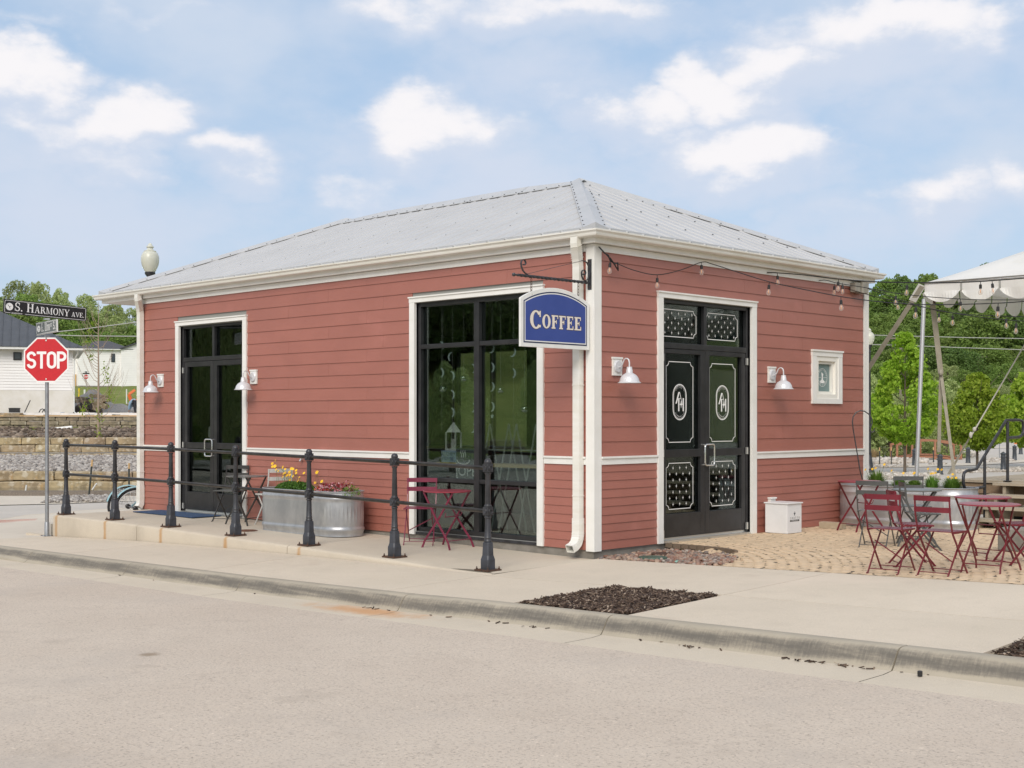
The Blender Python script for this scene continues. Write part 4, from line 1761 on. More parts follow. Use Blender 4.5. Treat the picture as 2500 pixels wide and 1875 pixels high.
def text_mesh(body, size):
    cu = bpy.data.curves.new('t', 'FONT')
    cu.body = body
    cu.size = size
    cu.align_x = 'CENTER'
    cu.align_y = 'CENTER'
    cu.resolution_u = 3
    ob = bpy.data.objects.new('t', cu)
    COL.objects.link(ob)
    dg = bpy.context.evaluated_depsgraph_get()
    me = bpy.data.meshes.new_from_object(ob.evaluated_get(dg))
    bpy.data.objects.remove(ob)
    v = np.array([x_.co[:] for x_ in me.vertices]) if len(me.vertices) else np.zeros((0, 3))
    f = [tuple(p_.vertices) for p_ in me.polygons]
    bpy.data.meshes.remove(me)
    return v, f


def add_text(mb, body, size, fn, bold=0.0):
    v, f = text_mesh(body, size)
    if len(v):
        for dx in ((-bold, bold) if bold else (0,)):
            mb.add([fn(p_[0] + dx, p_[1], 0 if dx <= 0 else 1) for p_ in v], f)
    return mb


def arc_text(mb, P, body, size, cu, cz, ru, rz_, a0, a1, o, inward=False):
    n_ = len(body)
    for i, ch_ in enumerate(body):
        if ch_ == ' ':
            continue
        a = R_(a0 + (a1 - a0) * (i + .5) / n_)
        uu, zz = cu + ru * math.cos(a), cz + rz_ * math.sin(a)
        rot = a - math.pi / 2 if not inward else a + math.pi / 2
        cr, sr = math.cos(rot), math.sin(rot)
        add_text(mb, ch_, size, lambda x_, y_, k, uu=uu, zz=zz, cr=cr, sr=sr: P(uu + x_ * cr - y_ * sr, zz + x_ * sr + y_ * cr, o))


OD, OE = FD + .0045, FD + .0060
for i, (a, b) in enumerate(((1.445, 1.995), (2.345, 2.915))):
    # lower panel with stars
    mb = MB()
    ribbon(mb, PRt, scallop(a, b, .395, .965, .055), .009, OD, OE)
    k = 0
    for r in range(7):
        zz = .455 + r * .075
        cols = (3 if r % 2 == 0 else 4)
        for c_ in range(cols):
            uu = (a + b) / 2 + (c_ - (cols - 1) / 2) * .135
            star4(mb, PRt, uu, zz, .024, .015, OD, OE)
    mb.build('star_decal', M_decal, dr[i])
    # upper outline with the oval emblem
    mb = MB()
    ribbon(mb, PRt, scallop(a, b, 1.225, 2.225, .055), .009, OD, OE)
    cu, cz = (a + b) / 2 + (-.0), 1.725
    w_, h_ = .135, .22

    def stadium(w_, h_):
        pts = []
        for k in range(13):
            t = R_(k * 15)
            pts.append((cu + w_ * math.cos(t), cz + (h_ - w_) + w_ * math.sin(t)))
        for k in range(13):
            t = R_(180 + k * 15)
            pts.append((cu + w_ * math.cos(t), cz - (h_ - w_) + w_ * math.sin(t)))
        return pts
    ribbon(mb, PRt, stadium(w_, h_), .012, OD, OE)
    ribbon(mb, PRt, stadium(w_ - .015, h_ - .015), .004, OD, OE)
    # letters A T H with the star
    fillpoly(mb, PRt, [(cu - .085, cz - .02), (cu - .06, cz - .02), (cu + .0, cz + .125), (cu - .025, cz + .125)], OD, OE)
    fillpoly(mb, PRt, [(cu - .006, cz + .125), (cu + .002, cz + .125), (cu + .058, cz - .03), (cu + .050, cz - .03)], OD, OE + .0003)
    fillpoly(mb, PRt, [(cu - .055, cz + .040), (cu + .02, cz + .040), (cu + .02, cz + .047), (cu - .055, cz + .047)], OD, OE + .0006)
    fillpoly(mb, PRt, [(cu - .030, cz + .040), (cu - .008, cz + .040), (cu - .008, cz - .115), (cu - .030, cz - .115)], OD, OE + .0009)
    fillpoly(mb, PRt, [(cu + .062, cz + .050), (cu + .084, cz + .050), (cu + .084, cz - .115), (cu + .062, cz - .115)], OD, OE + .0012)
    star4(mb, PRt, cu + .028, cz - .028, .045, .036, OD, OE + .0015)
    arc_text(mb, PRt, 'COFFEE +', .024, cu, cz + .085, .098, .098, 150, 30, OE)
    arc_text(mb, PRt, 'COMMUNITY', .024, cu, cz - .085, .098, .098, 205, 335, OE, True)
    mb.build('emblem_decal', M_decal, dr[i])
for a, b in ((1.33, 2.06), (2.255, 2.965)):
    mb = MB()
    ribbon(mb, PRt, scallop(a, b, 2.535, 2.87, .055), .009, OD, OE)
    for r in range(5):
        cols = 4 if r % 2 else 5
        for c_ in range(cols):
            star4(mb, PRt, (a + b) / 2 + (c_ - (cols - 1) / 2) * .138, 2.582 + r * .061, .023, .015, OD, OE)
    part('transom_decal', mb, M_decal)
# round emblem on the small window
mb = MB()
cu, cz, o_ = 5.02, 2.105, -.0485
ring_ = lambda r1: [(cu + r1 * math.cos(R_(k * 12)), cz + r1 * math.sin(R_(k * 12))) for k in range(30)]
ribbon(mb, PRt, ring_(.128), .005, o_ - .001, o_)
arc_text(mb, PRt, 'ALCHEMY HOUSE', .030, cu, cz, .106, .106, 168, 12, o_)
arc_text(mb, PRt, 'WINE & MORE', .030, cu, cz, .104, .104, 205, 335, o_, True)
fillpoly(mb, PRt, [(cu - .012, cz + .01), (cu - .024, cz + .075), (cu + .026, cz + .05), (cu + .012, cz + .01), (cu + .018, cz - .03), (cu + .062, cz - .055), (cu + .055, cz - .072), (cu + .02, cz - .082), (cu - .02, cz - .082), (cu - .055, cz - .072), (cu - .062, cz - .055), (cu - .018, cz - .03)], o_ - .001, o_)
ribbon(mb, PRt, [(cu - .10, cz), (cu - .03, cz)], .004, o_ - .001, o_, False)
ribbon(mb, PRt, [(cu + .03, cz), (cu + .12, cz)], .004, o_ - .001, o_, False)
mb.build('emblem_decal', M_decal, ss)

# outlet box by the delivery chest, speaker / flood box under the eave, faucet on the front wall
mb = MB()
wbox(mb, PRt, 3.54, 3.66, .24, .44, .012, .06)
wbox(mb, PRt, 3.53, 3.67, .441, .462, .012, .075)
part('outlet_box', mb, M_white, bevel=.004)
mb = MB()
wbox(mb, PRt, 5.66, 5.80, 3.36, 3.50, .024, .12)
wbox(mb, PRt, 5.81, 5.97, 3.35, 3.51, .024, .15)
part('eave_box', mb, mat('weathered_grey_box', (.34, .32, .27), .7, col2=(.25, .235, .20), nscale=12), bevel=.01)
mb = MB()
mb.tube([(-5.55, 0, .93), (-5.55, -.05, .93), (-5.55, -.07, .90)], .014, 8)
mb.lathe([(.03, 0), (.03, .01), (0, .012)], (-5.55, -.03, .96), 10)
part('faucet', mb, M_alu)

# ---- inside, seen through the panes -------------------------------------
def inside(name, label, cat, loc=(0, 0, 0), group=None):
    return thing(name, label, cat, loc, 0, group)


M_ply = mat('pale_wood', (.62, .48, .22), .5, col2=(.55, .41, .19), nscale=4, stretch=(1, 8, 8))
cs = thing('window_counter', 'narrow pale wood counter standing behind the big front window', 'counter')
MB().box(-2.98, -1.12, .26, .55, .905, .945).build('counter_top', M_ply, cs)
for a in (-2.8, -1.25):
    MB().box(a, a + .06, .42, .54, 0, .904).build('leg', M_black, cs)
bx = thing('sign_box', 'small pale blue box with lettering on the counter under the lantern', 'box', (-2.80, .40, .946))
MB().box(-.16, .16, -.07, .07, 0, .15).build('box_body', mat('pale_blue_card', (.42, .55, .70), .7), bx)
mb = MB()
add_text(mb, 'ALCHEMY', .07, lambda a, b, k: Vector((a, -.0715, .105 + b)))
add_text(mb, 'HOUSE', .07, lambda a, b, k: Vector((a - .03, -.0715, .045 + b)))
mb.build('lettering', mat('navy_ink', (.03, .05, .14), .7), bx)
ln = thing('lantern', 'white metal candle lantern on the box behind the big window', 'lantern', (-2.80, .40, 1.097))
M_lan = mat('white_lantern_metal', (.72, .73, .72), .4)
mb = MB().box(-.10, .10, -.06, .06, 0, .025)
for a in (-.09, .09):
    for b in (-.05, .05):
        mb.box(a - .008, a + .008, b - .008, b + .008, .025, .24)
mb.build('cage', M_lan, ln)
MB().lathe([(.135, .24), (.12, .26), (.05, .33), (.03, .345), (.028, .36), (0, .375)], (0, 0, 0), 4).build('lantern_roof', M_lan, ln)
MB().lathe([(.035, .025), (.035, .15), (0, .155)], (0, 0, 0), 12).build('candle', M_cream, ln)
os_ = thing('open_sign', 'small white OPEN sign with a steaming cup behind the big window', 'sign', (-2.22, .18, 0))
M_neon = mat('pale_neon_tube', (.86, .90, .86), .3)
mb = MB()
add_text(mb, 'OPEN', .19, lambda a, b, k: Vector((a, -.012, .84 + b)))
mb.build('lettering', M_neon, os_)
mb = MB().tube([(-.27, -.01, .95), (-.27, -.01, .76), (-.24, -.01, .74), (.24, -.01, .74)], .008, 6)
mb.tube([(-.25 + .12 * math.sin(t) * 1.0 + .10, -.01, .99 - .06 * math.cos(t)) for t in np.linspace(-1.5, 1.5, 9)], .008, 6)
for k in range(3):
    mb.tube([(-.19 + k * .04 + .01 * math.sin(q * 6), -.01, 1.02 + q * .09) for q in np.linspace(0, 1, 6)], .006, 5)
mb.build('cup_outline', M_neon, os_)
MB().box(-.29, .29, -.004, .004, .70, 1.14).build('backing', mat('clear_acrylic_grey', (.10, .12, .12), .2), os_)


def crescent(mb, c, r, rot):
    pts = []
    for k in range(9):
        a = R_(-75 + k * 150 / 8)
        pts.append((r * math.cos(a), r * math.sin(a)))
    for k in range(9):
        a = R_(75 - k * 150 / 8)
        pts.append((r * .82 * math.cos(a) - r * .0 - .22 * r + .2 * r * math.cos(a) * 0, r * .97 * math.sin(a)))
    cr, sr = math.cos(rot), math.sin(rot)
    mb.prism([(a * cr - b * sr, a * sr + b * cr) for a, b in pts], c, (1, 0, 0), (0, 0, 1), (0, .004, 0))


M_moon = mat('pearly_paper', (.74, .86, .86), .4)
M_thread = mat('thread', (.5, .5, .48), .6)
mi = 0
for (px_, lst, lab) in ((1078, [(845, 20), (910, 10)], 'two pale moons on the leftmost thread in the big window'),
                        (1104, [(871, 160), (918, 15), (964, 10), (1007, 5)], 'four pale moons on one thread beside the left glass ball'),
                        (1155, [(900, 10), (995, -10), (1045, -15)], 'three pale moons hanging right beside the window mullion'),
                        (1201, [(850, -30), (897, 0), (944, -10), (993, -5)], 'four thin pale moons with a star below, right of the mullion'),
                        (1253, [(859, -35), (911, 0)], 'two pale moons on the rightmost thread in the big window')):
    q = at(px_, 900, 16.9)
    dvec = (at(px_, 900, 17) - CAM).normalized()
    t_ = (.13 - CAM.y) / dvec.y
    q = CAM + dvec * t_
    t = thing('moon_garland', lab, 'garland', (q.x, .13, 0), 0, 'moon garlands in the big window')
    MB().tube([(0, .002, 3.1), (0, .002, 1.35)], .0016, 4).build('thread', M_thread, t)
    for (py_, rt_) in lst:
        z_ = CAM.z + (HOR - py_) / FPX * ((q - CAM).dot(FW))
        mb = MB()
        crescent(mb, (-.02, 0, z_), .062, R_(rt_))
        mb.build('moon', M_moon, t)
    if px_ == 1201:
        mb = MB()
        z_ = CAM.z + (HOR - 1016) / FPX * ((q - CAM).dot(FW))
        pts = [((.032 if k % 2 == 0 else .014) * math.sin(k * math.pi / 5), (.032 if k % 2 == 0 else .014) * math.cos(k * math.pi / 5)) for k in range(10)]
        mb.prism(pts, (0, 0, z_), (1, 0, 0), (0, 0, 1), (0, .004, 0))
        mb.build('star', M_moon, t)
M_orb = glassmat('orb_glass', tint=(.92, .95, .95), refl=.22)
for px_, py_, lab in ((1081, 950, 'clear glass ball hanging lowest at the left of the big window'), (1132, 925, 'clear glass ball hanging left of the window mullion'),
                      (1222, 953, 'clear glass ball hanging right of the window mullion'), (1281, 1000, 'clear glass jar hanging near the right edge of the window')):
    dvec = (at(px_, py_, 17) - CAM).normalized()
    q = CAM + dvec * ((.18 - CAM.y) / dvec.y)
    t = thing('glass_ball', lab, 'ornament', (q.x, q.y, q.z), 0, 'glass balls in the big window')
    MB().sphere((0, 0, 0), .055, 14, 9).build('globe', M_orb, t, smooth=True)
    MB().sphere((0, 0, -.018), .036, 10, 6, (1, 1, .55)).build('filling', M_cream, t, smooth=True)
    MB().tube([(0, 0, .05), (0, 0, 3.1 - q.z)], .0016, 4).build('thread', M_thread, t)
# pale slatted stands in the shop window
M_rod = mat('pale_painted_rod', (.50, .54, .50), .5)
k = 0
for px0, lab in ((1228, 'pale folding rack behind the right half of the big window'), (1275, 'pale folding rack farthest right behind the big window')):
    dvec = (at(px0, 1100, 17) - CAM).normalized()
    q = CAM + dvec * ((1.0 - CAM.y) / dvec.y)
    t = thing('folding_rack', lab, 'rack', (q.x, 1.0, 0), 0, 'folding racks inside')
    for dx in (-.25, .25):
        MB().tube([(dx - .14, -.2, 0), (dx, 0, 1.45)], .012, 6).build('leg', M_rod, t)
        MB().tube([(dx + .14, .2, 0), (dx, 0, 1.45)], .012, 6).build('leg', M_rod, t)
    MB().tube([(-.33, 0, 1.10), (.33, 0, 1.10)], .012, 6).build('crossbar', M_rod, t)
# inner bar counter and menu wall give the room some depth
ct = thing('service_counter', 'dark service counter across the back of the shop interior', 'counter')
MB().box(-7.0, -3.2, 3.6, 4.2, .001, 1.0).build('counter_body', mat('dark_cabinet', (.07, .06, .05), .5), ct)
MB().box(-7.1, -3.1, 3.5, 4.3, 1.001, 1.05).build('counter_top', M_ply, ct)

# ================================================================== things fixed to or near the shop
def wall_lamp(loc, rz_, label):
    t = thing('wall_lamp', label, 'wall lamp', loc, rz_, 'white gooseneck lamps on the red shop')
    MB().box(.012, .034, -.082, .082, -.108, .085).box(.012, .042, -.09, .09, .086, .108).build('backplate', M_white, t)
    o = MB().lathe([(.072, .034), (.072, .046), (.064, .054), (0, .056)], (0, 0, -.004), 24, ax=(1, 0, 0)).build('canopy', M_lampw, t, smooth=True)
    pts = [(.05, 0, -.012), (.085, 0, -.004), (.105, 0, .02), (.118, 0, .05), (.135, 0, .075), (.158, 0, .088), (.182, 0, .085), (.202, 0, .068), (.210, 0, .04), (.211, 0, -.01)]
    MB().tube(pts, .0085, 10).build('arm', M_lampw, t, smooth=True)
    prof = [(.022, .0), (.031, -.002), (.033, -.03), (.036, -.034), (.040, -.072), (.052, -.078), (.085, -.10), (.108, -.135), (.118, -.172), (.137, -.186), (.137, -.190), (.114, -.176), (.104, -.14), (.08, -.106), (.04, -.085), (0, -.08)]
    MB().lathe([(0, .002)] + prof, (.211, 0, -.01), 28, caps=False).build('shade', M_lampw, t, smooth=True)
    MB().sphere((.211, 0, -.135), .03, 12, 8).build('bulb', M_cream, t, smooth=True)
    return t


wall_lamp((0, .38, 2.13), 0, 'white gooseneck lamp between the shop corner and the glass doors printed with stars')
wall_lamp((0, 3.615, 2.11), 0, 'white gooseneck lamp between the star printed doors and the small framed window')
wall_lamp((-9.45, 0, 2.15), -math.pi / 2, 'white gooseneck lamp left of the double doors facing the railing')
wall_lamp((-6.77, 0, 2.15), -math.pi / 2, 'white gooseneck lamp right of the double doors facing the railing')
wall_lamp((XW, .22, 2.13), math.pi, 'white gooseneck lamp on the far end wall behind the left downspout')

# ---- serif lettering ------------------------------------------------------
def arcp(cx, cy, rx, ry, tx, ty, a0, a1, n=14):
    """ring piece whose thickness goes from tx at the sides to ty at top and bottom"""
    o = [(cx + rx * math.cos(R_(a0 + (a1 - a0) * i / n)), cy + ry * math.sin(R_(a0 + (a1 - a0) * i / n))) for i in range(n + 1)]
    q = [(cx + (rx - tx) * math.cos(R_(a0 + (a1 - a0) * i / n)), cy + (ry - ty) * math.sin(R_(a0 + (a1 - a0) * i / n))) for i in range(n + 1)]
    return [[o[i], o[i + 1], q[i + 1], q[i]] for i in range(n)]


def rc(x0, y0, x1, y1):
    return [[(x0, y0), (x1, y0), (x1, y1), (x0, y1)]]


def glyph(ch_, S=.19, N=.07, sf=.06):
    """polygons and advance of a roman capital of height 1: S stem, N hairline, sf serif height"""
    if ch_ == 'O':
        return arcp(.42, .5, .42, .52, S, N, 0, 360, 28), .84
    if ch_ == 'C':
        return arcp(.44, .5, .44, .52, S, N, 38, 322, 24) + rc(.70, .66, .80, 1.0) + rc(.72, .08, .80, .22), .82
    if ch_ in 'FE':
        p_ = rc(.08, 0, .08 + S, 1) + rc(0, 0, .16 + S, sf) + rc(0, 1 - sf, .66, 1) + rc(.2, .47, .5, .47 + N) + rc(.46, .36, .52, .66) + rc(.60, .74, .67, 1)
        if ch_ == 'E':
            p_ += rc(0, 0, .68, sf) + rc(.62, 0, .70, .28)
        return p_, .72 if ch_ == 'E' else .68
    if ch_ == 'S':
        return arcp(.31, .73, .29, .28, S * .8, N, 30, 250, 14) + arcp(.31, .27, .31, .28, S * .8, N, -150, 80, 14) + \
            [[(.10, .60), (.28, .45), (.56, .30), (.44, .50)]] + rc(.52, .68, .58, .98) + rc(.0, .03, .06, .34), .64
    if ch_ == 'H':
        return rc(.08, 0, .08 + S, 1) + rc(.62, 0, .62 + S, 1) + rc(.1, .47, .7, .47 + N) + rc(0, 0, .16 + S, sf) + rc(.54, 0, .70 + S, sf) + rc(0, 1 - sf, .16 + S, 1) + rc(.54, 1 - sf, .70 + S, 1), .9
    if ch_ == 'A':
        return [[(.10, 0), (.10 + N, 0), (.46, 1), (.40, 1)], [(.66, 0), (.66 + S, 0), (.50, 1), (.36, 1)]] + rc(.22, .3, .62, .3 + N) + rc(0, 0, .28, sf) + rc(.56, 0, .94, sf), .92
    if ch_ == 'R':
        return rc(.08, 0, .08 + S, 1) + rc(0, 0, .16 + S, sf) + rc(0, 1 - sf, .36, 1) + arcp(.34, .73, .28, .27, S * .8, N, -90, 90, 12) + rc(.2, .46, .36, .46 + N) + \
            [[(.36, .5), (.36 + S, .5), (.86, 0), (.66, 0)]], .84
    if ch_ == 'M':
        return rc(.10, 0, .10 + N, 1) + rc(.82, 0, .82 + S * .9, 1) + [[(.08, 1), (.08 + S, 1), (.56, .1), (.50, 0)], [(.50, 0), (.56, .1), (.86, 1), (.82, .98)]] + \
            rc(0, 0, .26, sf) + rc(.72, 0, 1.08, sf) + rc(0, 1 - sf, .24, 1) + rc(.82, 1 - sf, 1.08, 1), 1.1
    if ch_ == 'N':
        return rc(.10, 0, .10 + N, 1) + rc(.70, 0, .70 + N, 1) + [[(.06, 1), (.06 + S, 1), (.78, 0), (.70, 0)]] + rc(0, 0, .26, sf) + rc(.58, 1 - sf, .88, 1) + rc(0, 1 - sf, .2, 1), .9
    if ch_ == 'Y':
        return rc(.33, 0, .33 + S, .5) + [[(.02, 1), (.02 + S, 1), (.50, .45), (.33, .45)], [(.74, 1), (.74 + N, 1), (.50, .45), (.42, .45)]] + rc(.22, 0, .62, sf) + rc(-.06, 1 - sf, .3, 1) + rc(.62, 1 - sf, .9, 1), .84
    if ch_ == 'V':
        return [[(.04, 1), (.04 + S, 1), (.50, 0), (.42, 0)], [(.78, 1), (.78 + N, 1), (.50, 0), (.42, .06)]] + rc(-.04, 1 - sf, .32, 1) + rc(.66, 1 - sf, .96, 1), .9
    if ch_ == 'T':
        return rc(.30, 0, .30 + S, 1) + rc(.2, 0, .40 + S, sf) + rc(0, 1 - N, .8, 1) + rc(0, .76, .06, 1) + rc(.74, .76, .8, 1), .8
    if ch_ == '1':
        return rc(.14, 0, .14 + S * .8, 1) + rc(.04, 0, .24 + S * .8, sf) + [[(.0, .84), (.14, .88), (.14, 1.0), (.10, .95)]], .42
    if ch_ == '.':
        return rc(.05, 0, .05 + S * .9, S * .9), .28
    if ch_ == 'I':
        return rc(.08, 0, .08 + S, 1) + rc(0, 0, .16 + S, sf) + rc(0, 1 - sf, .16 + S, 1), .4
    if ch_ == 'D':
        return rc(.08, 0, .08 + S, 1) + arcp(.3, .5, .5, .5, S, N, -90, 90, 16) + rc(0, 0, .4, N) + rc(0, 1 - N, .4, 1), .86
    return [], .35


def serif(mb, P, runs, u, z_, o0, th, xs=1.0, gap=.08, **kw):
    """runs: [(text, cap height, baseline shift)] -> end position"""
    for body, h, dz in runs:
        for ch_ in body:
            polys, adv = glyph(ch_, **kw)
            for i, pl in enumerate(polys):
                fillpoly(mb, P, [(u + a * h * xs, z_ + dz + b * h) for a, b in pl], o0, o0 + th + .00006 * (i % 9))
            u += (adv + gap) * h * xs
    return u


def swidth(runs, xs=1.0, gap=.08):
    return sum((glyph(c_)[1] + gap) * h * xs for body, h, _ in runs for c_ in body)


# ---- hanging COFFEE sign ----------------------------------------------------
hs = thing('hanging_sign', 'blue arched hanging COFFEE sign with white border on a black scroll bracket', 'sign')
xs_ = -.045
MB().box(xs_ - .030, xs_ + .030, -.030, -.0245, 3.0, 3.353).build('mount_plate', M_iron, hs, bevel=.003)
mb = MB()
for dz in (3.03, 3.325):
    for dx in (-.016, .016):
        mb.lathe([(.007, 0), (.007, .004), (0, .006)], (xs_ + dx, -.030, dz), 8, ax=(0, -1, 0))
mb.build('bolt', M_rust, hs)
# twisted square bar
mb = MB()
n_ = 90
vs = []
for i in range(n_ + 1):
    y_ = -.03 - 1.22 * i / n_
    a0 = i * .32
    rr = .0185 if 2 < i < n_ - 2 else .012
    for k in range(4):
        a = a0 + k * math.pi / 2
        vs.append((xs_ + rr * math.cos(a), y_, 3.078 + rr * math.sin(a)))
fs = [(i * 4 + k, i * 4 + (k + 1) % 4, (i + 1) * 4 + (k + 1) % 4, (i + 1) * 4 + k) for i in range(n_) for k in range(4)]
mb.add(vs, fs)
mb.sphere((xs_, -1.275, 3.078), .021, 10, 7)
mb.tube([(xs_, -1.24, 3.078), (xs_, -1.27, 3.078)], .012, 8)
mb.build('twisted_bar', M_iron, hs)
def spiral(cy, cz, r0, r1, a0, a1, n=22):
    return [(xs_, cy + (r0 + (r1 - r0) * i / n) * math.cos(R_(a0 + (a1 - a0) * i / n)), cz + (r0 + (r1 - r0) * i / n) * math.sin(R_(a0 + (a1 - a0) * i / n))) for i in range(n + 1)]


def strap_path(mb, pts, w=.022, t=.006):
    for a, b in zip(pts, pts[1:]):
        a, b = Vector(a), Vector(b)
        e = (b - a).normalized() * .0015
        mb.bar(a - e, b + e, w, t, (1, 0, 0))


mb = MB()
strap_path(mb, [(xs_, -1.06, 3.098), (xs_, -1.10, 3.108), (xs_, -1.135, 3.135), (xs_, -1.158, 3.18)] + spiral(-1.118, 3.215, .048, .016, 215, -130))
strap_path(mb, [(xs_, -.032, 3.20), (xs_, -.040, 3.16), (xs_, -.06, 3.12), (xs_, -.10, 3.098), (xs_, -.14, 3.11), (xs_, -.165, 3.15)] + spiral(-.125, 3.185, .045, .015, 205, -150))
strap_path(mb, [(xs_, -.032, 3.23), (xs_, -.045, 3.27), (xs_, -.075, 3.31), (xs_, -.12, 3.325), (xs_, -.16, 3.325)])
mb.tube([(xs_, -.15, 3.325), (xs_, -.6, 3.215), (xs_, -1.05, 3.105)], .003, 5)
mb.build('scroll', M_iron, hs)
for yy in (-1.0, -.225):
    mb = MB()
    zt, zb_ = 3.058, 2.865 if yy < -.5 else 2.86
    nl = 6
    for i in range(nl):
        z0 = zt - (zt - zb_) * i / nl
        z1 = zt - (zt - zb_) * (i + 1) / nl
        w_ = .011
        ring2 = []
        for k in range(10):
            a = 2 * math.pi * k / 10
            dy = w_ * math.cos(a)
            dz = ((z0 - z1) / 2 + .004) * math.sin(a)
            ring2.append((xs_ + (dy if i % 2 else 0), yy + (0 if i % 2 else dy), (z0 + z1) / 2 + dz))
        mb.tube(ring2, .0032, 5, closed=True)
    mb.build('chain', M_rust, hs)


def arch(g):
    """outline of the sign board inset by g"""
    y0_, y1_, zb_, zsft, zt = -1.18 + g, -.045 - g, 2.305 + g, 2.836 - g * .6, 2.978 - g
    pts = [(y0_, zb_), (y1_, zb_), (y1_, zsft)]
    ym, hw = (y0_ + y1_) / 2, (y1_ - y0_) / 2
    sag = zt - zsft
    Rr = (hw * hw + sag * sag) / (2 * sag)
    am = math.asin(hw / Rr)
    for k in range(1, 17):
        a = am - 2 * am * k / 17
        pts.append((ym + Rr * math.sin(a), zt - Rr + Rr * math.cos(a)))
    pts.append((y0_, zsft))
    return pts


PS = lambda u, z_, o: Vector((xs_ + o, u, z_))
M_navy = mat('sign_navy', (.020, .030, .085), .3)
M_blue = mat('sign_blue', (.035, .065, .27), .30, col2=(.045, .078, .30), nscale=3, spec=.6)
M_board = mat('sign_white', (.78, .78, .76), .45, col2=(.72, .72, .69), nscale=6)
mb = MB()
fillpoly(mb, PS, arch(0), -.016, .012)
bo = mb.build('sign_board', M_board, hs, bevel=.003)
for s_ in (1, -1):
    e = lambda a, b: (a if s_ > 0 else -a - .004, b if s_ > 0 else -b - .004)
    mb = MB(); fillpoly(mb, PS, arch(.045), *e(.012, .0135)); mb.build('navy_line', M_navy, bo)
    mb = MB(); fillpoly(mb, PS, arch(.060), *e(.012, .0145)); mb.build('white_line', M_board, bo)
    mb = MB(); fillpoly(mb, PS, arch(.072), *e(.012, .0152)); mb.build('blue_field', M_blue, bo)
runs = [('C', .198, -.012), ('OFFEE', .150, 0)]
w_ = swidth(runs, 1.0, .10)
Pm = PS
mb = MB()
serif(mb, Pm, runs, -1.035, 2.522, .0152, .001, xs=.86 / w_ * 1.0, gap=.10, S=.235, N=.105, sf=.10)
# brown outline: slightly fatter copy underneath
mo = MB()
serif(mo, lambda u, z_, o: PS(u, z_, o), runs, -1.035, 2.522, .0152, .0002, xs=.86 / w_, gap=.10, S=.235, N=.105, sf=.10)
cen = {}
out = MB()
for f in mo.f[:]:
    pass
for (du, dz) in ((-.006, 0), (.006, 0), (0, -.006), (0, .006), (.005, .005), (-.005, -.005)):
    serif(out, lambda u, z_, o, du=du, dz=dz: PS(u + du, z_ + dz, o), runs, -1.035, 2.522, .0152, .0003 + abs(du) * .01 + (dz + .01) * .008, xs=.86 / w_, gap=.10, S=.235, N=.105, sf=.10)
out.build('letter_outline', mat('letter_brown', (.060, .040, .035), .5), bo)
mb.build('lettering', mat('letter_cream', (.74, .68, .62), .5), bo)

# a second, smaller scroll bracket sticks out of the far end wall
sb2 = thing('scroll_bracket', 'black scroll bracket reaching out past the far end wall of the shop', 'bracket')
mb = MB()
mb.tube([(XW - .02, .30, 2.98), (XW - .60, .30, 2.98)], .016, 8)
sx = lambda cy, cz, r0, r1, a0, a1: [(XW + cy + (r0 + (r1 - r0) * i / 16) * math.cos(R_(a0 + (a1 - a0) * i / 16)), .30, cz + (r0 + (r1 - r0) * i / 16) * math.sin(R_(a0 + (a1 - a0) * i / 16))) for i in range(17)]
mb.tube([(XW - .40, .30, 2.99), (XW - .47, .30, 3.03)] + sx(-.44, 3.09, .045, .016, 220, -100), .008, 6)
mb.build('bracket_arm', M_iron, sb2)
MB().box(XW - .03, XW - .0145, .27, .33, 2.90, 3.25).build('mount_plate', M_iron, sb2)

# ---- stop sign with street names ---------------------------------------------
SP = gnd(114.7, 1309.6, -.35)
ss_ = thing('stop_sign', 'red octagonal STOP sign on a steel post with two street name blades', 'traffic sign', (SP.x, SP.y, -.352))
dS = (SP - CAM).dot(FW)
hz = lambda py: (HOR - py) / FPX * dS + 1.52 + .352
MB().lathe([(.030, 0.0), (.030, hz(822))], (0, 0, 0), 14).build('post', M_pole, ss_, smooth=True)
MB().lathe([(.044, 0.0), (.040, .03), (.037, .22), (.031, .23)], (0, 0, 0), 14).build('post_sleeve', M_pole, ss_, smooth=True)
mb = MB()
mb.obox((0, 0, .008), (.10, 0, 0), (0, .07, 0), (0, 0, .006))
mb.build('foot_plate', M_pole, ss_)
mb = MB()
for _ in range(4):
    mb.tube([Vector(q) * 1.0 for q in (Vector((.09 * math.cos(_ * 1.6 + .5), .06 * math.sin(_ * 1.6 + .5), .01)), Vector((.12 * math.cos(_ * 1.6 + .6), .09 * math.sin(_ * 1.6 + .6), .016)))], .008, 6)
mb.build('bolt', M_rust, ss_)
zcn = hz(878.9)
rt3, fw3 = RT, -FW     # the plate faces the camera
Poct = lambda u, z_, o: RT * u + Vector((0, 0, z_)) - FW * (o + .034)
def octo(r, rot=22.5, dx=0, dz=0):
    return [(dx + r * math.cos(R_(rot + 45 * k)), dz + zcn + r * math.sin(R_(rot + 45 * k))) for k in range(8)]
def roct(r, c_=.05):
    return octo(r)
M_signw = mat('sign_white_sheet', (.80, .80, .79), .35)
M_signr = mat('sign_red_sheet', (.56, .014, .022), .38, col2=(.50, .012, .020), nscale=20, spec=.5)
RO = .354 / math.cos(R_(22.5)) * 1.0
mb = MB(); fillpoly(mb, Poct, octo(RO), 0, .003); pl = mb.build('octagon_plate', M_signw, ss_, bevel=.001)
mb = MB(); fillpoly(mb, Poct, octo(RO - .024), .003, .0042); mb.build('red_field', M_signr, pl)
mb = MB()


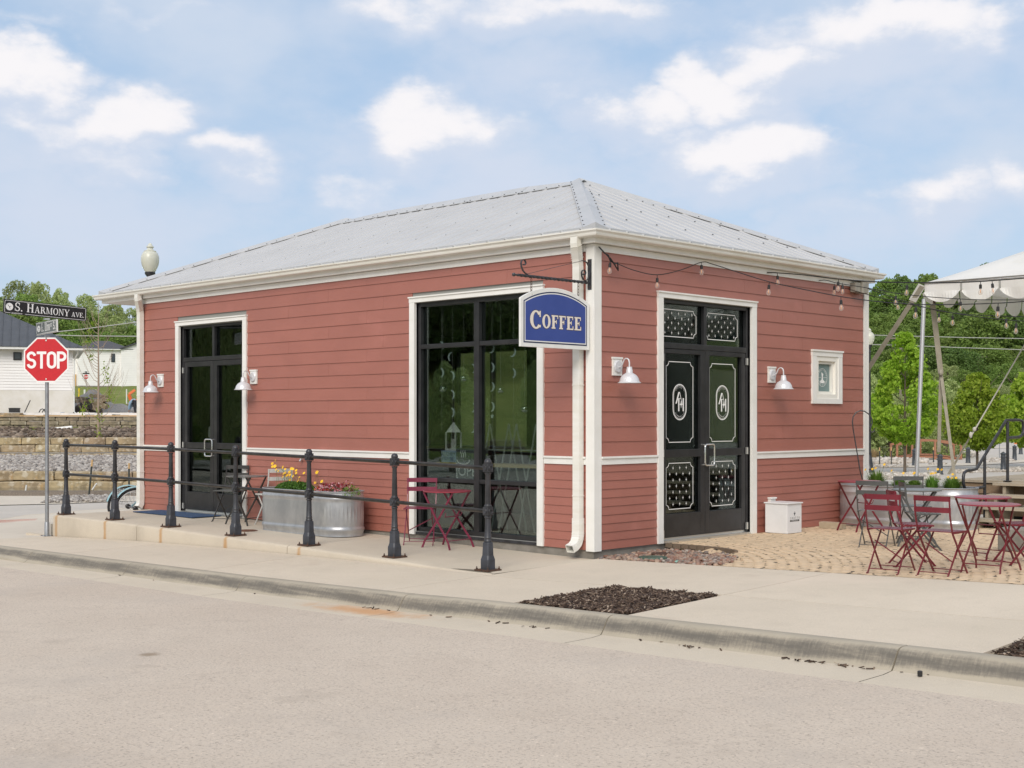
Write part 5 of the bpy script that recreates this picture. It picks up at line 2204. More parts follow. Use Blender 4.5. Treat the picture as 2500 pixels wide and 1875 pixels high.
def stopglyph(mb, P, u0, z0, h, ch_, o0, o1):
    w = .56 * h
    t = .155 * h
    if ch_ == 'T':
        fillpoly(mb, P, [(u0, z0 + h), (u0, z0 + h - t), (u0 + w, z0 + h - t), (u0 + w, z0 + h)][::-1], o0, o1)
        fillpoly(mb, P, [(u0 + w / 2 - t / 2, z0), (u0 + w / 2 + t / 2, z0), (u0 + w / 2 + t / 2, z0 + h - t), (u0 + w / 2 - t / 2, z0 + h - t)], o0, o1 + .0001)
        return w
    if ch_ == 'O':
        r = w / 2
        pts = [(u0 + r + (r - t / 2) * math.cos(R_(a)), z0 + h - r + (r - t / 2) * math.sin(R_(a))) for a in range(0, 181, 15)] + \
              [(u0 + r + (r - t / 2) * math.cos(R_(a)), z0 + r + (r - t / 2) * math.sin(R_(a))) for a in range(180, 361, 15)]
        ribbon(mb, P, pts, t, o0, o1)
        return w
    if ch_ == 'P':
        fillpoly(mb, P, [(u0, z0), (u0 + t, z0), (u0 + t, z0 + h), (u0, z0 + h)], o0, o1)
        r = h * .29
        pts = [(u0 + t * .5, z0 + h - t / 2)] + [(u0 + w - r + (r - t / 2) * math.cos(R_(a)), z0 + h - r + (r - t / 2) * math.sin(R_(a))) for a in range(90, -91, -15)] + [(u0 + t * .5, z0 + h - 2 * r + t / 2)]
        ribbon(mb, P, pts, t, o0, o1 + .0001, False)
        return w
    if ch_ == 'S':
        r = w / 2
        q = r - t / 2
        hz_ = (h - t) / 4
        pts = [(u0 + r + q * math.cos(R_(a)), z0 + h - t / 2 - hz_ + hz_ * math.sin(R_(a))) for a in range(10, 271, 20)] + \
              [(u0 + r + q * math.cos(R_(a)), z0 + t / 2 + hz_ + hz_ * math.sin(R_(a))) for a in range(70, -171, -20)]
        ribbon(mb, P, pts, t, o0, o1, False)
        return w


u = -.308
for ch_ in 'STOP':
    w_ = stopglyph(mb, Poct, u, zcn - .137, .27, ch_, .0042, .0052)
    u += w_ + .0085
mb.build('lettering', M_signw, pl)
mb = MB()
for dz in (-.305, .305):
    mb.lathe([(.013, 0), (.012, .006), (0, .008)], Poct(0, zcn + dz, .0042), 10, ax=-FW)
mb.build('bolt', M_alu, pl)
# street name blades
M_blk = mat('blade_black', (.012, .012, .013), .35)
M_gry = mat('blade_grey', (.14, .155, .16), .35)


def blade(d, L, h, zc_, tilt, field, runs, xs, small, zoff=0.0, sc_t=1.0):
    d = Vector((d[0], d[1], 0)).normalized()
    nrm = Vector((d.y, -d.x, 0))
    if nrm.dot(FW) > 0:
        nrm = -nrm
    ct, st = math.cos(tilt), math.sin(tilt)
    P = lambda u, z_, o: d * (u * ct - z_ * st) + Vector((0, 0, zc_ + z_ * ct + u * st)) + nrm * o
    mb = MB(); fillpoly(mb, P, [(-L / 2, -h / 2), (L / 2, -h / 2), (L / 2, h / 2), (-L / 2, h / 2)], -.012, .012)
    b = mb.build('name_blade', M_signw if field is M_gry else M_blk, ss_, bevel=.003)
    mb = MB(); fillpoly(mb, P, [(-L / 2 + .004, -h / 2 + .004), (L / 2 - .004, -h / 2 + .004), (L / 2 - .004, h / 2 - .004), (-L / 2 + .004, h / 2 - .004)], .012, .0128)
    mb.build('blade_field', field, b)
    def rrect(g, r):
        pts = []
        for cu, cz, a0 in ((L / 2 - g - r, h / 2 - g - r, 0), (-L / 2 + g + r, h / 2 - g - r, 90), (-L / 2 + g + r, -h / 2 + g + r, 180), (L / 2 - g - r, -h / 2 + g + r, 270)):
            for k in range(4):
                pts.append((cu + r * math.cos(R_(a0 + k * 30)), cz + r * math.sin(R_(a0 + k * 30))))
        return pts
    mb = MB()
    ribbon(mb, P, rrect(.016, .02), .0055, .0128, .0136)
    rr = h * .26
    cu = -L / 2 + .055 + rr * .6
    fillpoly(mb, P, [(cu + rr * math.cos(R_(k * 18)), rr * math.sin(R_(k * 18))) for k in range(20)], .0128, .0136)
    w = swidth(runs, xs)
    u = cu + rr + .03
    serif(mb, P, runs, u, -h * .26, .0128, .0008, xs=(L / 2 - .035 - u) / w, gap=.08, S=.17, N=.07, sf=.06)
    mb.build('lettering', M_signw, b)
    mb = MB()
    ribbon(mb, P, [(cu - rr * .5, rr * .5), (cu, 0), (cu + rr * .2, -rr * .6)], .008, .0136, .0142, False)
    ribbon(mb, P, [(cu, 0), (cu + rr * .5, rr * .2)], .006, .0136, .0142, False)
    if small:
        fillpoly(mb, P, [(-L / 2 + .11, -h / 2 + .006), (-L / 2 + .34, -h / 2 + .006), (-L / 2 + .34, -h / 2 + .026), (-L / 2 + .11, -h / 2 + .026)], .0130, .0142)
    mb.build('emblem_mark', field, b)
    if small:
        mb = MB()
        serif(mb, P, [('HARMONY', .019, 0)], -L / 2 + .125, -h / 2 + .0065, .0142, .0006, xs=1.35, S=.2, N=.1, sf=.1)
        mb.build('small_lettering', M_signw, b)
    return b


yd = (.02, 1.0)
blade(yd, 1.36, .222, hz(758), -R_(2.4), M_blk, [('S. H', .135, 0), ('ARMONY', .105, 0), (' AVE.', .075, 0)], 1, True)
# shift the upper blade so that the post carries it left of centre
for o in ss_.children:
    if o.name.startswith('name_blade'):
        o.location = Vector((yd[0], yd[1], 0)) * -.02
blade((1.0, .05), .64, .20, hz(799.5), R_(3.0), M_gry, [('E. 11', .125, 0), ('TH', .092, 0), (' ST.', .055, .05), (' S.', .125, 0)], 1, False)
mb = MB()
mb.box(-.034, .034, -.034, .034, hz(830), hz(819))
mb.obox((0, 0, hz(779)), RT * .05, FW * .02, (0, 0, .012))
mb.build('clamp', M_pole, ss_)

# ---- pipe railing --------------------------------------------------------------
rail = thing('pipe_railing', 'black cast iron railing with ball finials along the raised landing', 'railing')
HP = 1.208


def post_parts(par_, last=False):
    po = MB()
    po.lathe([(.036, .305), (.043, .31), (.043, .325), (.037, .335), (.037, .345), (.041, .352), (.036, .365), (.030, .56)], (0, 0, 0), 16)
    po.lathe([(.030, .56), (.038, .57), (.038, .58), (.031, .587), (.031, .60)], (0, 0, 0), 16)
    po.lathe([(.034, .68), (.042, .69), (.042, .70), (.033, .71), (.026, 1.03), (.036, 1.045), (.036, 1.055)], (0, 0, 0), 16)
    for z0 in (.595, 1.06):
        q = .041
        po.box(-q, q, -q, q, z0, z0 + .09)
        po.lathe([(.028, 0), (.028, .008), (.02, .010), (.016, .007), (0, .007)], (0, -q, z0 + .045), 14, ax=(0, -1, 0))
        po.lathe([(.029, 0), (.029, .009), (.022, .010)] + ([(.020, -.01), (0, -.01)] if last else [(0, .01)]), (q, 0, z0 + .045), 14, ax=(1, 0, 0), caps=False)
    po.lathe([(.030, 1.148), (.034, 1.152), (.018, 1.162), (.014, 1.17)], (0, 0, 0), 14)
    p_ = po.build('post', M_iron, par_, smooth=True, bevel=.004)
    pd = MB()
    def sqp(h, w, c_=.35):
        pts = []
        for (sx, sy) in ((1, 1), (-1, 1), (-1, -1), (1, -1)):
            a, b = (w, w * (1 - c_)), (w * (1 - c_), w)
            pr = ((a, b) if sx * sy > 0 else (b, a))
            for (X_, Y_) in pr:
                pts.append((sx * X_, sy * Y_, h))
        return pts
    layers = [sqp(.016, .060, .18), sqp(.12, .060, .18), sqp(.165, .050, .3), sqp(.30, .046, .35), sqp(.308, .036, .4)]
    vs = [v for l in layers for v in l]
    fs = [(i * 8 + k, i * 8 + (k + 1) % 8, (i + 1) * 8 + (k + 1) % 8, (i + 1) * 8 + k) for i in range(4) for k in range(8)] + [tuple(range(32, 40))]
    pd.add(vs, fs)
    pd.build('pedestal', M_ironb, p_, bevel=.003)
    MB().sphere((0, 0, HP - .042), .041, 18, 12).build('ball_finial', M_iron, p_, smooth=True)
    bp_ = MB().box(-.105, .105, -.105, .105, .0, .015)
    for sx in (-.085, .085):
        for sy in (-.085, .085):
            bp_.lathe([(.012, .015), (.012, .028), (.006, .030), (.006, .045), (0, .047)], (sx, sy, 0), 6)
    bp_.build('base_plate', M_rust, p_)
    return p_


yr = -1.52
tops = []
first = None
for i, x_ in enumerate(PX):
    zb_ = zplat(x_) - .004 if x_ < -1.2 else zs(x_, yr) + .004
    if i == 6:
        p_ = post_parts(rail, True)
    elif first is None:
        p_ = first = post_parts(rail)
    else:
        p_ = first.copy()
        COL.objects.link(p_)
        p_.parent = rail
        for g in first.children:
            d = g.copy()
            COL.objects.link(d)
            d.parent = p_
    p_.location = (x_, yr, zb_)
    tops.append((x_, zb_))
for (xa, za), (xb, zb_) in zip(tops, tops[1:]):
    for h in (.64, 1.105):
        MB().tube([(xa + .045, yr, za + h), (xb - .045, yr, zb_ + h)], .0215, 14).build('rail', M_railp, rail, smooth=True)

# ---- folding bistro furniture -----------------------------------------------------
def chair(name, label, m, group, s=1.0, seatm=None):
    t = thing(name, label, 'chair', group=group)
    W_, Z = .185, .455
    for s_ in (-1, 1):
        # back upright running into the front foot
        mb = MB()
        yy = s_ * W_
        pth = [(-.225, yy, .82), (-.205, yy, .62), (-.150, yy, .45), (.03, yy, .225), (.215, yy, .0)]
        for a, b in zip(pth, pth[1:]):
            mb.bar(a, b, .010, .022)
        mb.bar((.205, yy, .010), (.240, yy, .004), .012, .012)
        mb.build('back_leg', m, t)
        mb = MB()
        yy = s_ * (W_ - .024)
        for a, b in zip([(.165, yy, Z - .01), (.0, yy, .26), (-.215, yy, .0)], [(.0, yy, .26), (-.215, yy, .0), (-.245, yy, .004)]):
            mb.bar(a, b, .010, .020)
        mb.build('front_leg', m, t)
    for z_, x_ in ((.80, -.223), (.685, -.213)):
        mb = MB()
        for k in range(6):
            ya, yb = -W_ - .012 + (2 * W_ + .024) * k / 6, -W_ - .012 + (2 * W_ + .024) * (k + 1) / 6
            ca, cb = -.022 * (1 - (ya / W_) ** 2), -.022 * (1 - (yb / W_) ** 2)
            vs = [(x_ + ca - .004, ya, z_ - .027), (x_ + cb - .004, yb, z_ - .027), (x_ + cb - .006, yb, z_ + .027), (x_ + ca - .006, ya, z_ + .027),
                  (x_ + ca, ya, z_ - .027), (x_ + cb, yb, z_ - .027), (x_ + cb - .002, yb, z_ + .027), (x_ + ca - .002, ya, z_ + .027)]
            mb.add(vs, [(0, 1, 2, 3), (7, 6, 5, 4), (3, 2, 6, 7), (0, 4, 5, 1), (0, 3, 7, 4), (1, 5, 6, 2)])
        mb.build('back_slat', m, t)
    for s_ in (-1, 1):
        MB().bar((-.16, s_ * (W_ + .004), Z - .006), (.19, s_ * (W_ + .004), Z - .004), .008, .016).build('seat_rail', m, t)
    sl = None
    for k in range(8):
        x_ = -.155 + k * .047
        if sl is None:
            sl = MB().box(-.017, .017, -W_ - .006, W_ + .006, 0, .008).build('seat_slat', seatm or m, t)
            sl.location = (x_, 0, Z + .003)
        else:
            inst(sl, 'seat_slat', t, Matrix.Translation((x_, 0, Z + .003 - .0008 * k)))
    for a, b in (((.185, -W_, .045), (.185, W_, .045)), ((-.18, -W_ + .024, .045), (-.18, W_ - .024, .045))):
        MB().tube([a, b], .005, 6).build('stretcher', m, t)
    MB().bar((-.10, -W_ + .02, .155), (-.02, W_ - .02, .33), .012, .004, (0, 0, 1)).build('brace', m, t)
    return t


def table(name, label, m, top, group, H=.71, r=.30):
    t = thing(name, label, 'table', group=group)
    MB().lathe([(r - .012, H - .018), (r, H - .014), (r + .001, H - .004), (r - .006, H), (r - .02, H - .001), (0, H + .0015)], (0, 0, 0), 40).build('table_top', top, t, smooth=True)
    for (w, dr_) in ((.205, 1), (.175, -1)):
        for s_ in (-1, 1):
            mb = MB()
            y_ = s_ * w
            pts = [(-.22 * dr_, y_ * .92, H - .02), (.0, y_, H * .5), (.20 * dr_, y_ * 1.1, .09), (.235 * dr_, y_ * 1.15, .0)]
            for a, b in zip(pts, pts[1:]):
                mb.bar(a, b, .010, .024)
            mb.build('leg', m, t)
        MB().tube([(.196 * dr_, -w * 1.1, .105), (.196 * dr_, w * 1.1, .105)], .006, 6).build('stretcher', m, t)
    mb = MB().tube([(.11, -.16, H * .62), (.09, -.15, H * .55), (.09, .15, H * .55), (.11, .16, H * .62)], .006, 6)
    mb.build('latch', m, t)
    return t


H2 = R_
ch0 = chair('bistro_chair', 'crimson folding chair at left front of the patio, its back to the sidewalk', M_red, 'crimson folding chairs on the patio')
S_ = .93
def put(o, px_, d, heading, z_, sc_=1.0):
    p_ = at(px_, HOR, d)
    o.location = (p_.x, p_.y, z_)
    o.rotation_euler = (0, 0, heading)
    o.scale = (sc_, sc_, sc_)
    return o


put(ch0, 2174, 12.75, R_(97), .022, S_)
o = dup(ch0, (0, 0, 0), label='crimson folding chair nearest the sidewalk, right of the leftmost crimson chair')
put(o, 2299, 12.47, R_(91), .022, S_)
o = dup(ch0, (0, 0, 0), label='crimson folding chair turned sideways behind the two front crimson chairs')
put(o, 2226, 13.30, R_(42), .022, S_)
o = dup(ch0, (0, 0, 0), label='crimson folding chair cut by the right edge, facing the crimson tables')
put(o, 2487, 13.3, R_(232), .03, S_)
tb0 = table('bistro_table', 'round crimson folding table nearest the sidewalk at the right edge', M_red, M_redtop, 'crimson folding tables on the patio')
put(tb0, 2416, 12.62, R_(92), .025, .95)
o = dup(tb0, (0, 0, 0), label='round crimson folding table standing just behind the front crimson table')
put(o, 2399, 13.75, R_(80), .025, .95)
o = dup(tb0, (0, 0, 0), label='round crimson folding table against the red wall beside the shepherd hook')
put(o, 2099, 17.55, R_(70), .01, .95)
cg = chair('bistro_chair', 'slate grey folding chair left of the patio planter, its back to the street', M_grey, 'slate grey folding chairs on the patio', seatm=M_greytop)
put(cg, 2139, 15.25, R_(106), .015, .95)
o = dup(cg, (0, 0, 0), label='slate grey folding chair seen from the side, drawn up to the grey patio table')
put(o, 2249, 14.85, R_(38), .015, .95)
o = dup(cg, (0, 0, 0), label='slate grey folding chair behind the grey table, against the patio planter')
put(o, 2229, 16.05, R_(-48), .015, .95)
tg = table('bistro_table', 'round slate grey folding table in front of the long patio planter', M_grey, M_greytop, 'slate grey folding tables')
put(tg, 2238, 15.35, R_(30), .015, .95)
# landing
tp = table('bistro_table', 'round plum folding table in front of the big display window', M_plum, M_redtop, 'tables on the landing')
tp.location = (-2.10, -.36, zplat(-2.1) - .004)
tp.rotation_euler = (0, 0, R_(8))
cp = chair('bistro_chair', 'plum folding chair beside the big display window, left of the plum table', M_plum, 'chairs on the landing')
cp.location = (-2.66, -.31, zplat(-2.66) - .004)
cp.rotation_euler = (0, 0, R_(-48))
td = table('bistro_table', 'round dark grey folding table between the doors and the flower tank', M_greyb, M_greytop, 'tables on the landing')
td.location = (-6.30, -.46, zplat(-6.3) - .004)
td.rotation_euler = (0, 0, R_(12))
cd_ = chair('bistro_chair', 'dark grey folding chair beside the double doors on the landing', M_greyb, 'chairs on the landing', seatm=M_greytop)
cd_.location = (-6.93, -.33, zplat(-6.9) - .004)
cd_.rotation_euler = (0, 0, R_(-62))
cw = chair('bistro_chair', 'pale folding chair mostly hidden behind the yellow flowers by the wall', M_cream, 'chairs on the landing')
cw.location = (-5.93, -.26, zplat(-5.9) - .004)
cw.rotation_euler = (0, 0, R_(172))

# ---- stock tank planters ---------------------------------------------------------
def tank(name, label, L, Wd, H, loc, rz_, flutes=True):
    t = thing(name, label, 'planter', loc, rz_)
    r = Wd / 2
    st = L / 2 - r
    per = []
    n_ = 84
    tot = 4 * st + 2 * math.pi * r
    for i in range(n_ * 2):
        s_ = tot * i / (n_ * 2)
        if s_ < 2 * st:
            per.append((-st + s_, -r, 0, -1, s_))
        elif s_ < 2 * st + math.pi * r:
            a = (s_ - 2 * st) / r - math.pi / 2
            per.append((st + r * math.cos(a), r * math.sin(a), math.cos(a), math.sin(a), s_))
        elif s_ < 4 * st + math.pi * r:
            q = s_ - 2 * st - math.pi * r
            per.append((st - q, r, 0, 1, s_))
        else:
            a = (s_ - 4 * st - math.pi * r) / r + math.pi / 2
            per.append((-st + r * math.cos(a), r * math.sin(a), math.cos(a), math.sin(a), s_))
    m_ = len(per)
    lay = [(0, .004, 0), (.012, .004, 0), (.016, -.002, 0), (.05, -.002, 0), (.065, .006, 0), (.080, .012, 0), (.10, .012, 0), (.115, .004, 0), (.13, -.002, 0),
           (.145, 0, 1), (.30, 0, 1), (H - .16, 0, 1), (H - .145, -.002, 0), (H - .12, .002, 0), (H - .105, .009, 0), (H - .09, .009, 0), (H - .075, -.001, 0), (H - .02, -.002, 0), (H - .016, .008, 0), (H - .006, .013, 0), (H, .008, 0), (H - .004, -.006, 0), (H - .10, -.008, 0)]
    vs = []
    for z_, off, fl in lay:
        for i, (a, b, nx, ny, s_) in enumerate(per):
            o_ = off + (.0045 * (1 if i % 2 else -1) if fl else 0)
            vs.append((a + nx * o_, b + ny * o_, z_))
    fs = [(i * m_ + k, i * m_ + (k + 1) % m_, (i + 1) * m_ + (k + 1) % m_, (i + 1) * m_ + k) for i in range(len(lay) - 1) for k in range(m_)]
    MB().add(vs, fs).build('tank_wall', M_galv, t, smooth=True)
    MB().add([(a - nx * .008, b - ny * .008, H - .07) for a, b, nx, ny, s_ in per], [tuple(range(m_))]).build('soil', M_soil, t)
    return t


TLx, TLy = -4.72, -.47
tank('stock_tank', 'galvanised oval tank planted with yellow and red flowers against the red front wall', 1.86, .60, .60, (TLx, TLy, zplat(-4.7) - .006), R_(1))
tank('stock_tank', 'long galvanised tank planter on the patio in front of the wooden deck', 1.95, .66, .57, (1.00, 5.52, .012), R_(4))

M_leafg = leafmat('flower_leaf', (.045, .135, .018), (.11, .24, .04))
M_leaf2 = leafmat('fern_leaf', (.10, .21, .03), (.20, .34, .06))
M_yel = islmat('yellow_petal', [(0, (.80, .50, .01)), (.6, (.85, .60, .02)), (1, (.80, .38, .02))], .5)
M_pans = islmat('pansy_petal', [(0, (.17, .006, .012)), (.25, (.30, .01, .02)), (.42, (.50, .20, .25)), (.6, (.55, .32, .36)), (.75, (.62, .22, .08)), (.88, (.30, .05, .10)), (1, (.60, .45, .45))], .6)
M_stem = mat('green_stem', (.09, .17, .035), .6)


def flower_disc(mb, c, r, nrm, k=8):
    c = Vector(c)
    nrm = Vector(nrm).normalized()
    U = nrm.orthogonal().normalized()
    V_ = nrm.cross(U)
    for i in range(k):
        a = 2 * math.pi * i / k
        d = U * math.cos(a) + V_ * math.sin(a)
        e = U * -math.sin(a) + V_ * math.cos(a)
        mb.add([c, c + d * r * .6 + e * r * .30, c + d * r + nrm * r * .1, c + d * r * .6 - e * r * .30], [(0, 1, 2, 3)])


def leafball(name, par_, center, rad, n_, size, m, seed, up=.3):
    rg = np.random.default_rng(seed)
    d = rg.normal(size=(n_, 3))
    d /= np.linalg.norm(d, axis=1)[:, None]
    d[:, 2] = np.abs(d[:, 2]) * 1.0 - .15
    rr = rg.uniform(.55, 1.0, n_) ** .6
    P = np.array(center) + d * rr[:, None] * np.array(rad)
    S = np.c_[rg.uniform(.6, 1.3, n_) * size, rg.uniform(.6, 1.3, n_) * size * .9, np.full(n_, size)]
    return scatter(name, LEAF_V, LEAF_F, P, S, rand_rot(rg, n_), m, par_)


rf = random.Random(3)
# yellow daisies in the left half of the tank
zt = zplat(-4.7) + .565
pl_ = thing('yellow_daisies', 'tall yellow daisies over green leaves in the left half of the front tank', 'flowers', (-5.10, TLy, zt))
leafball('foliage', pl_, (0, 0, .0), (.42, .22, .14), 1500, .045, M_leafg, 3)
mb, ms = MB(), MB()
for k in range(30):
    bx_, by_ = rf.uniform(-.30, .40), rf.uniform(-.15, .15)
    h = rf.uniform(.12, .36) * (1.0 if bx_ < .15 else .75)
    tx, ty = bx_ * 1.15 + rf.uniform(-.10, .10), by_ - .03
    if k < 5:
        tx, h = -.46 + k * .05, .40 - k * .04
    ms.tube([(bx_, by_, 0), ((bx_ + tx) / 2, by_, h * .6), (tx, ty, h)], .0022, 4)
    flower_disc(mb, (tx, ty, h), rf.uniform(.020, .030), (rf.uniform(-.6, .6), -1, rf.uniform(.2, .9)))
ms.build('stems', M_stem, pl_, kind='stuff')
mb.build('blooms', M_yel, pl_, kind='stuff')
pl_ = thing('pansies', 'red and pink pansies in the right half of the front tank', 'flowers', (-4.20, TLy, zt))
leafball('foliage', pl_, (0, 0, .0), (.40, .22, .10), 700, .028, M_leafg, 4)
leafball('petals', pl_, (.02, -.03, .02), (.36, .22, .13), 520, .044, M_pans, 5)
pl_ = thing('trailing_plant', 'fine green trailing plant spilling over the right end of the front tank', 'plant', (-3.84, TLy, zt))
leafball('foliage', pl_, (0, -.02, -.02), (.10, .16, .16), 260, .022, M_leaf2, 6)
leafball('petals', pl_, (-.05, -.03, .10), (.08, .10, .10), 26, .028, M_pans, 7)


def grasstuft(name, label, loc, n_, h, spread, seed, flowers=6, m=M_leaf2):
    t = thing(name, label, 'plant', loc)
    rg = random.Random(seed)
    mb = MB()
    for k in range(n_):
        a = rg.uniform(0, 2 * math.pi)
        r0 = rg.uniform(0, spread * .35)
        r1 = r0 + rg.uniform(.15, 1) * spread
        hh = h * rg.uniform(.6, 1.1) * (1 - .45 * (r1 / (spread * 1.35)) ** 2)
        c_, s__ = math.cos(a), math.sin(a)
        w = .006
        p0 = Vector((r0 * c_, r0 * s__, 0))
        p1 = Vector(((r0 + (r1 - r0) * .45) * c_, (r0 + (r1 - r0) * .45) * s__, hh * .7))
        p2 = Vector((r1 * c_, r1 * s__, hh))
        sd_ = Vector((-s__, c_, 0)) * w
        mb.add([p0 - sd_, p0 + sd_, p1 + sd_ * .9, p1 - sd_ * .9], [(0, 1, 2, 3)])
        mb.add([p1 - sd_ * .9, p1 + sd_ * .9, p2], [(0, 1, 2)])
    mb.build('blades', m, t, kind='stuff')
    if flowers:
        mb, ms = MB(), MB()
        for k in range(flowers):
            a = rg.uniform(0, 6.28)
            r = rg.uniform(0, spread)
            z_ = h * rg.uniform(.85, 1.35)
            ms.tube([(0, 0, 0), (r * math.cos(a), r * math.sin(a), z_)], .002, 4)
            flower_disc(mb, (r * math.cos(a), r * math.sin(a), z_), .022, (rg.uniform(-.4, .4), -1, .6), 6)
        ms.build('stems', M_stem, t, kind='stuff')
        mb.build('blooms', M_yel, t, kind='stuff')
    return t


for k, (px_, d, h, sp_r, n_, fl, lab) in enumerate(((2118, 18.35, .30, .17, 420, 4, 'feathery green plant at the wall end of the patio planter'),
                                                (2171, 18.1, .22, .15, 340, 2, 'low green tuft second from the wall in the patio planter'),
                                                (2222, 18.1, .20, .16, 340, 2, 'green tuft behind the grey chair in the middle of the patio planter'),
                                                (2272, 18.0, .24, .14, 340, 6, 'tall green tuft with orange blooms in the patio planter'),
                                                (2330, 17.9, .23, .18, 520, 4, 'bushy yellow green plant at the right end of the patio planter'))):
    p_ = at(px_, HOR, d)
    grasstuft('planter_plant', lab, (p_.x, 5.52 + (k - 2) * .03, .50), n_, h, sp_r, 30 + k, fl)

# ---- door mat, delivery chest, block, shepherd hook ------------------------------
M_mat = mat('blue_mat', (.030, .060, .125), .95, col2=(.045, .085, .165), nscale=40, bump=.5, bscale=200)
tag(MB().box(-9.40, -7.62, -.56, -.04, .0005, .014).build('door_mat', M_mat, bevel=.004), 'dark blue rectangular door mat on the landing before the left doors', 'mat')
M_chest = mat('white_chest', (.74, .74, .745), .35, col2=(.70, .70, .705), nscale=6)
bx = thing('delivery_chest', 'white lidded delivery chest with black lettering on the pavers by the wall', 'chest', (.27, 3.52, .008))
MB().box(-.17, .17, -.175, .175, 0, .385).build('chest_body', M_chest, bx, bevel=.006)
MB().box(-.185, .185, -.188, .188, .386, .404).build('lid', M_chest, bx, bevel=.004)
M_ink = mat('black_ink', (.015, .015, .015), .5)
mb = MB()
PB = lambda u, z_, o: Vector((.1705 + o, u, z_))
for i, ch_ in enumerate('SHATTO'):
    add_text(mb, ch_, .040, lambda a, b, k, i=i: PB(-.095 + i * .041 + a * .8, .200 + b, .0012))
fillpoly(mb, PB, [(-.108, .155), (.115, .155), (.115, .178), (-.108, .178)], .0004, .0010)
fillpoly(mb, PB, [(-.022, .262), (-.010, .268), (.014, .268), (.026, .262), (.012, .254), (.008, .238), (.002, .228), (-.004, .238), (-.008, .254)], .0004, .0012)
ribbon(mb, PB, [(-.012, .268), (-.008, .278), (.002, .282), (.012, .278), (.016, .268)], .003, .0004, .0012, False)
lg = mb.build('logo', M_ink, bx)
mb = MB()
add_text(mb, 'HOME DELIVERY', .0235, lambda a, b, k: PB(.0035 + a * 1.02, .1665 + b, .0016))
mb.build('lettering', M_signw, lg)
tag(MB().box(-.0, .35, -.06, .06, 0, .085).build('paving_block', mat('tan_block', (.45, .38, .28), .9, col2=(.38, .31, .22), nscale=9)), 'small tan block on the pavers under the crimson table by the wall', 'block').location = (.22, 4.55, .008)
p_ = at(2492, 1360, 14.6)
o = tag(MB().box(-.2, .2, -.16, .16, 0, .26).build('concrete_block', M_found, bevel=.02), 'rough concrete block under the deck steps at the right edge', 'block')
o.location = (p_.x, p_.y, .04)
hk = thing('shepherd_hook', 'black shepherd hook arching over the end of the patio planter', 'plant hook', (.42, 5.42, .45))
hp = [(0, 0, 0)]
base = Vector((.42, 5.42, .45))
for (a, b) in ((2100, 1150), (2090, 1090), (2083, 1048), (2081, 1030), (2083, 1017), (2090, 1007), (2100, 1002.5), (2111, 1004), (2121, 1011), (2128, 1021), (2129.5, 1031), (2127, 1040), (2123.5, 1047), (2124, 1053), (2129, 1056), (2134, 1053), (2135, 1045)):
    d = (base - CAM).dot(FW)
    hp.append(tuple(at(a, b, d) - base))
MB().tube(hp, .0085, 8).build('hook_rod', M_iron, hk, smooth=True)

# ---- string lights ------------------------------------------------------------------
M_cord = mat('black_cord', (.012, .012, .013), .5)
M_bulb = bpy.data.materials.new('bulb_glass')
M_bulb.use_nodes = True
M_bulb.node_tree.nodes.clear()
T = NT(M_bulb.node_tree)
tr = T.node('ShaderNodeBsdfTransparent')
tr.inputs[0].default_value = (.96, .94, .92, 1)
gp = T.node('ShaderNodeBsdfPrincipled')
gp.inputs['Base Color'].default_value = (.85, .80, .76, 1)
gp.inputs['Roughness'].default_value = .15
fr_ = T.node('ShaderNodeLayerWeight')
fr_.inputs[0].default_value = .35
mx = T.node('ShaderNodeMixShader')
T.put(mx.inputs[0], T.m('ADD', T.m('MULTIPLY', fr_.outputs['Facing'], .50), .10))
M_bulb.node_tree.links.new(tr.outputs[0], mx.inputs[1])
M_bulb.node_tree.links.new(gp.outputs[0], mx.inputs[2])
M_bulb.node_tree.links.new(mx.outputs[0], T.node('ShaderNodeOutputMaterial').inputs[0])
M_fil = mat('filament', (.75, .38, .18), .4)
sock_m = MB().tube([(0, 0, 0), (0, 0, -.035)], .004, 6).lathe([(.010, -.035), (.0165, -.042), (.0175, -.085), (.013, -.088)], (0, 0, 0), 10).mesh('socket', M_cord, True)
bulb_m = MB().lathe([(.011, -.088), (.014, -.098), (.023, -.118), (.026, -.135), (.021, -.152), (.009, -.162), (0, -.164)], (0, 0, 0), 12, caps=False).mesh('bulb', M_bulb, True)
fil_m = MB().lathe([(.003, -.092), (.006, -.115), (.005, -.14), (0, -.145)], (0, 0, 0), 6).mesh('filament', M_fil)


def mk(name, me, par_):
    o = bpy.data.objects.new(name, me)
    COL.objects.link(o)
    o.parent = par_
    return o


def strand(label, pts, bulbs, r=.0055):
    """pts and bulbs are 3D points"""
    t = thing('string_lights', label, 'string lights', group='bulb strings hung between the shop and the tent')
    P = [Vector(p_) for p_ in pts]
    sm = []
    for i in range(len(P) - 1):
        p0, p1, p2, p3 = P[max(i - 1, 0)], P[i], P[i + 1], P[min(i + 2, len(P) - 1)]
        for k in range(5):
            u = k / 5
            sm.append(.5 * ((2 * p1) + (p2 - p0) * u + (2 * p0 - 5 * p1 + 4 * p2 - p3) * u * u + (3 * p1 - p0 - 3 * p2 + p3) * u ** 3))
    sm.append(P[-1])
    MB().tube(sm, r, 6).build('cord', M_cord, t, smooth=True)
    for b in bulbs:
        b = Vector(b)
        s_ = mk('socket', sock_m, t)
        s_.location = b
        s_.rotation_euler = (rf.uniform(-.08, .08), rf.uniform(-.08, .08), 0)
        g = mk('bulb', bulb_m, s_)
        mk('filament', fil_m, s_)
    return t


def wl_(y_, z_, x_=.10):
    return (x_, y_, z_)


def dl_(px_, py_, d0, p0, d1, p1):
    return at(px_, py_, d0 + (d1 - d0) * (px_ - p0) / (p1 - p0))


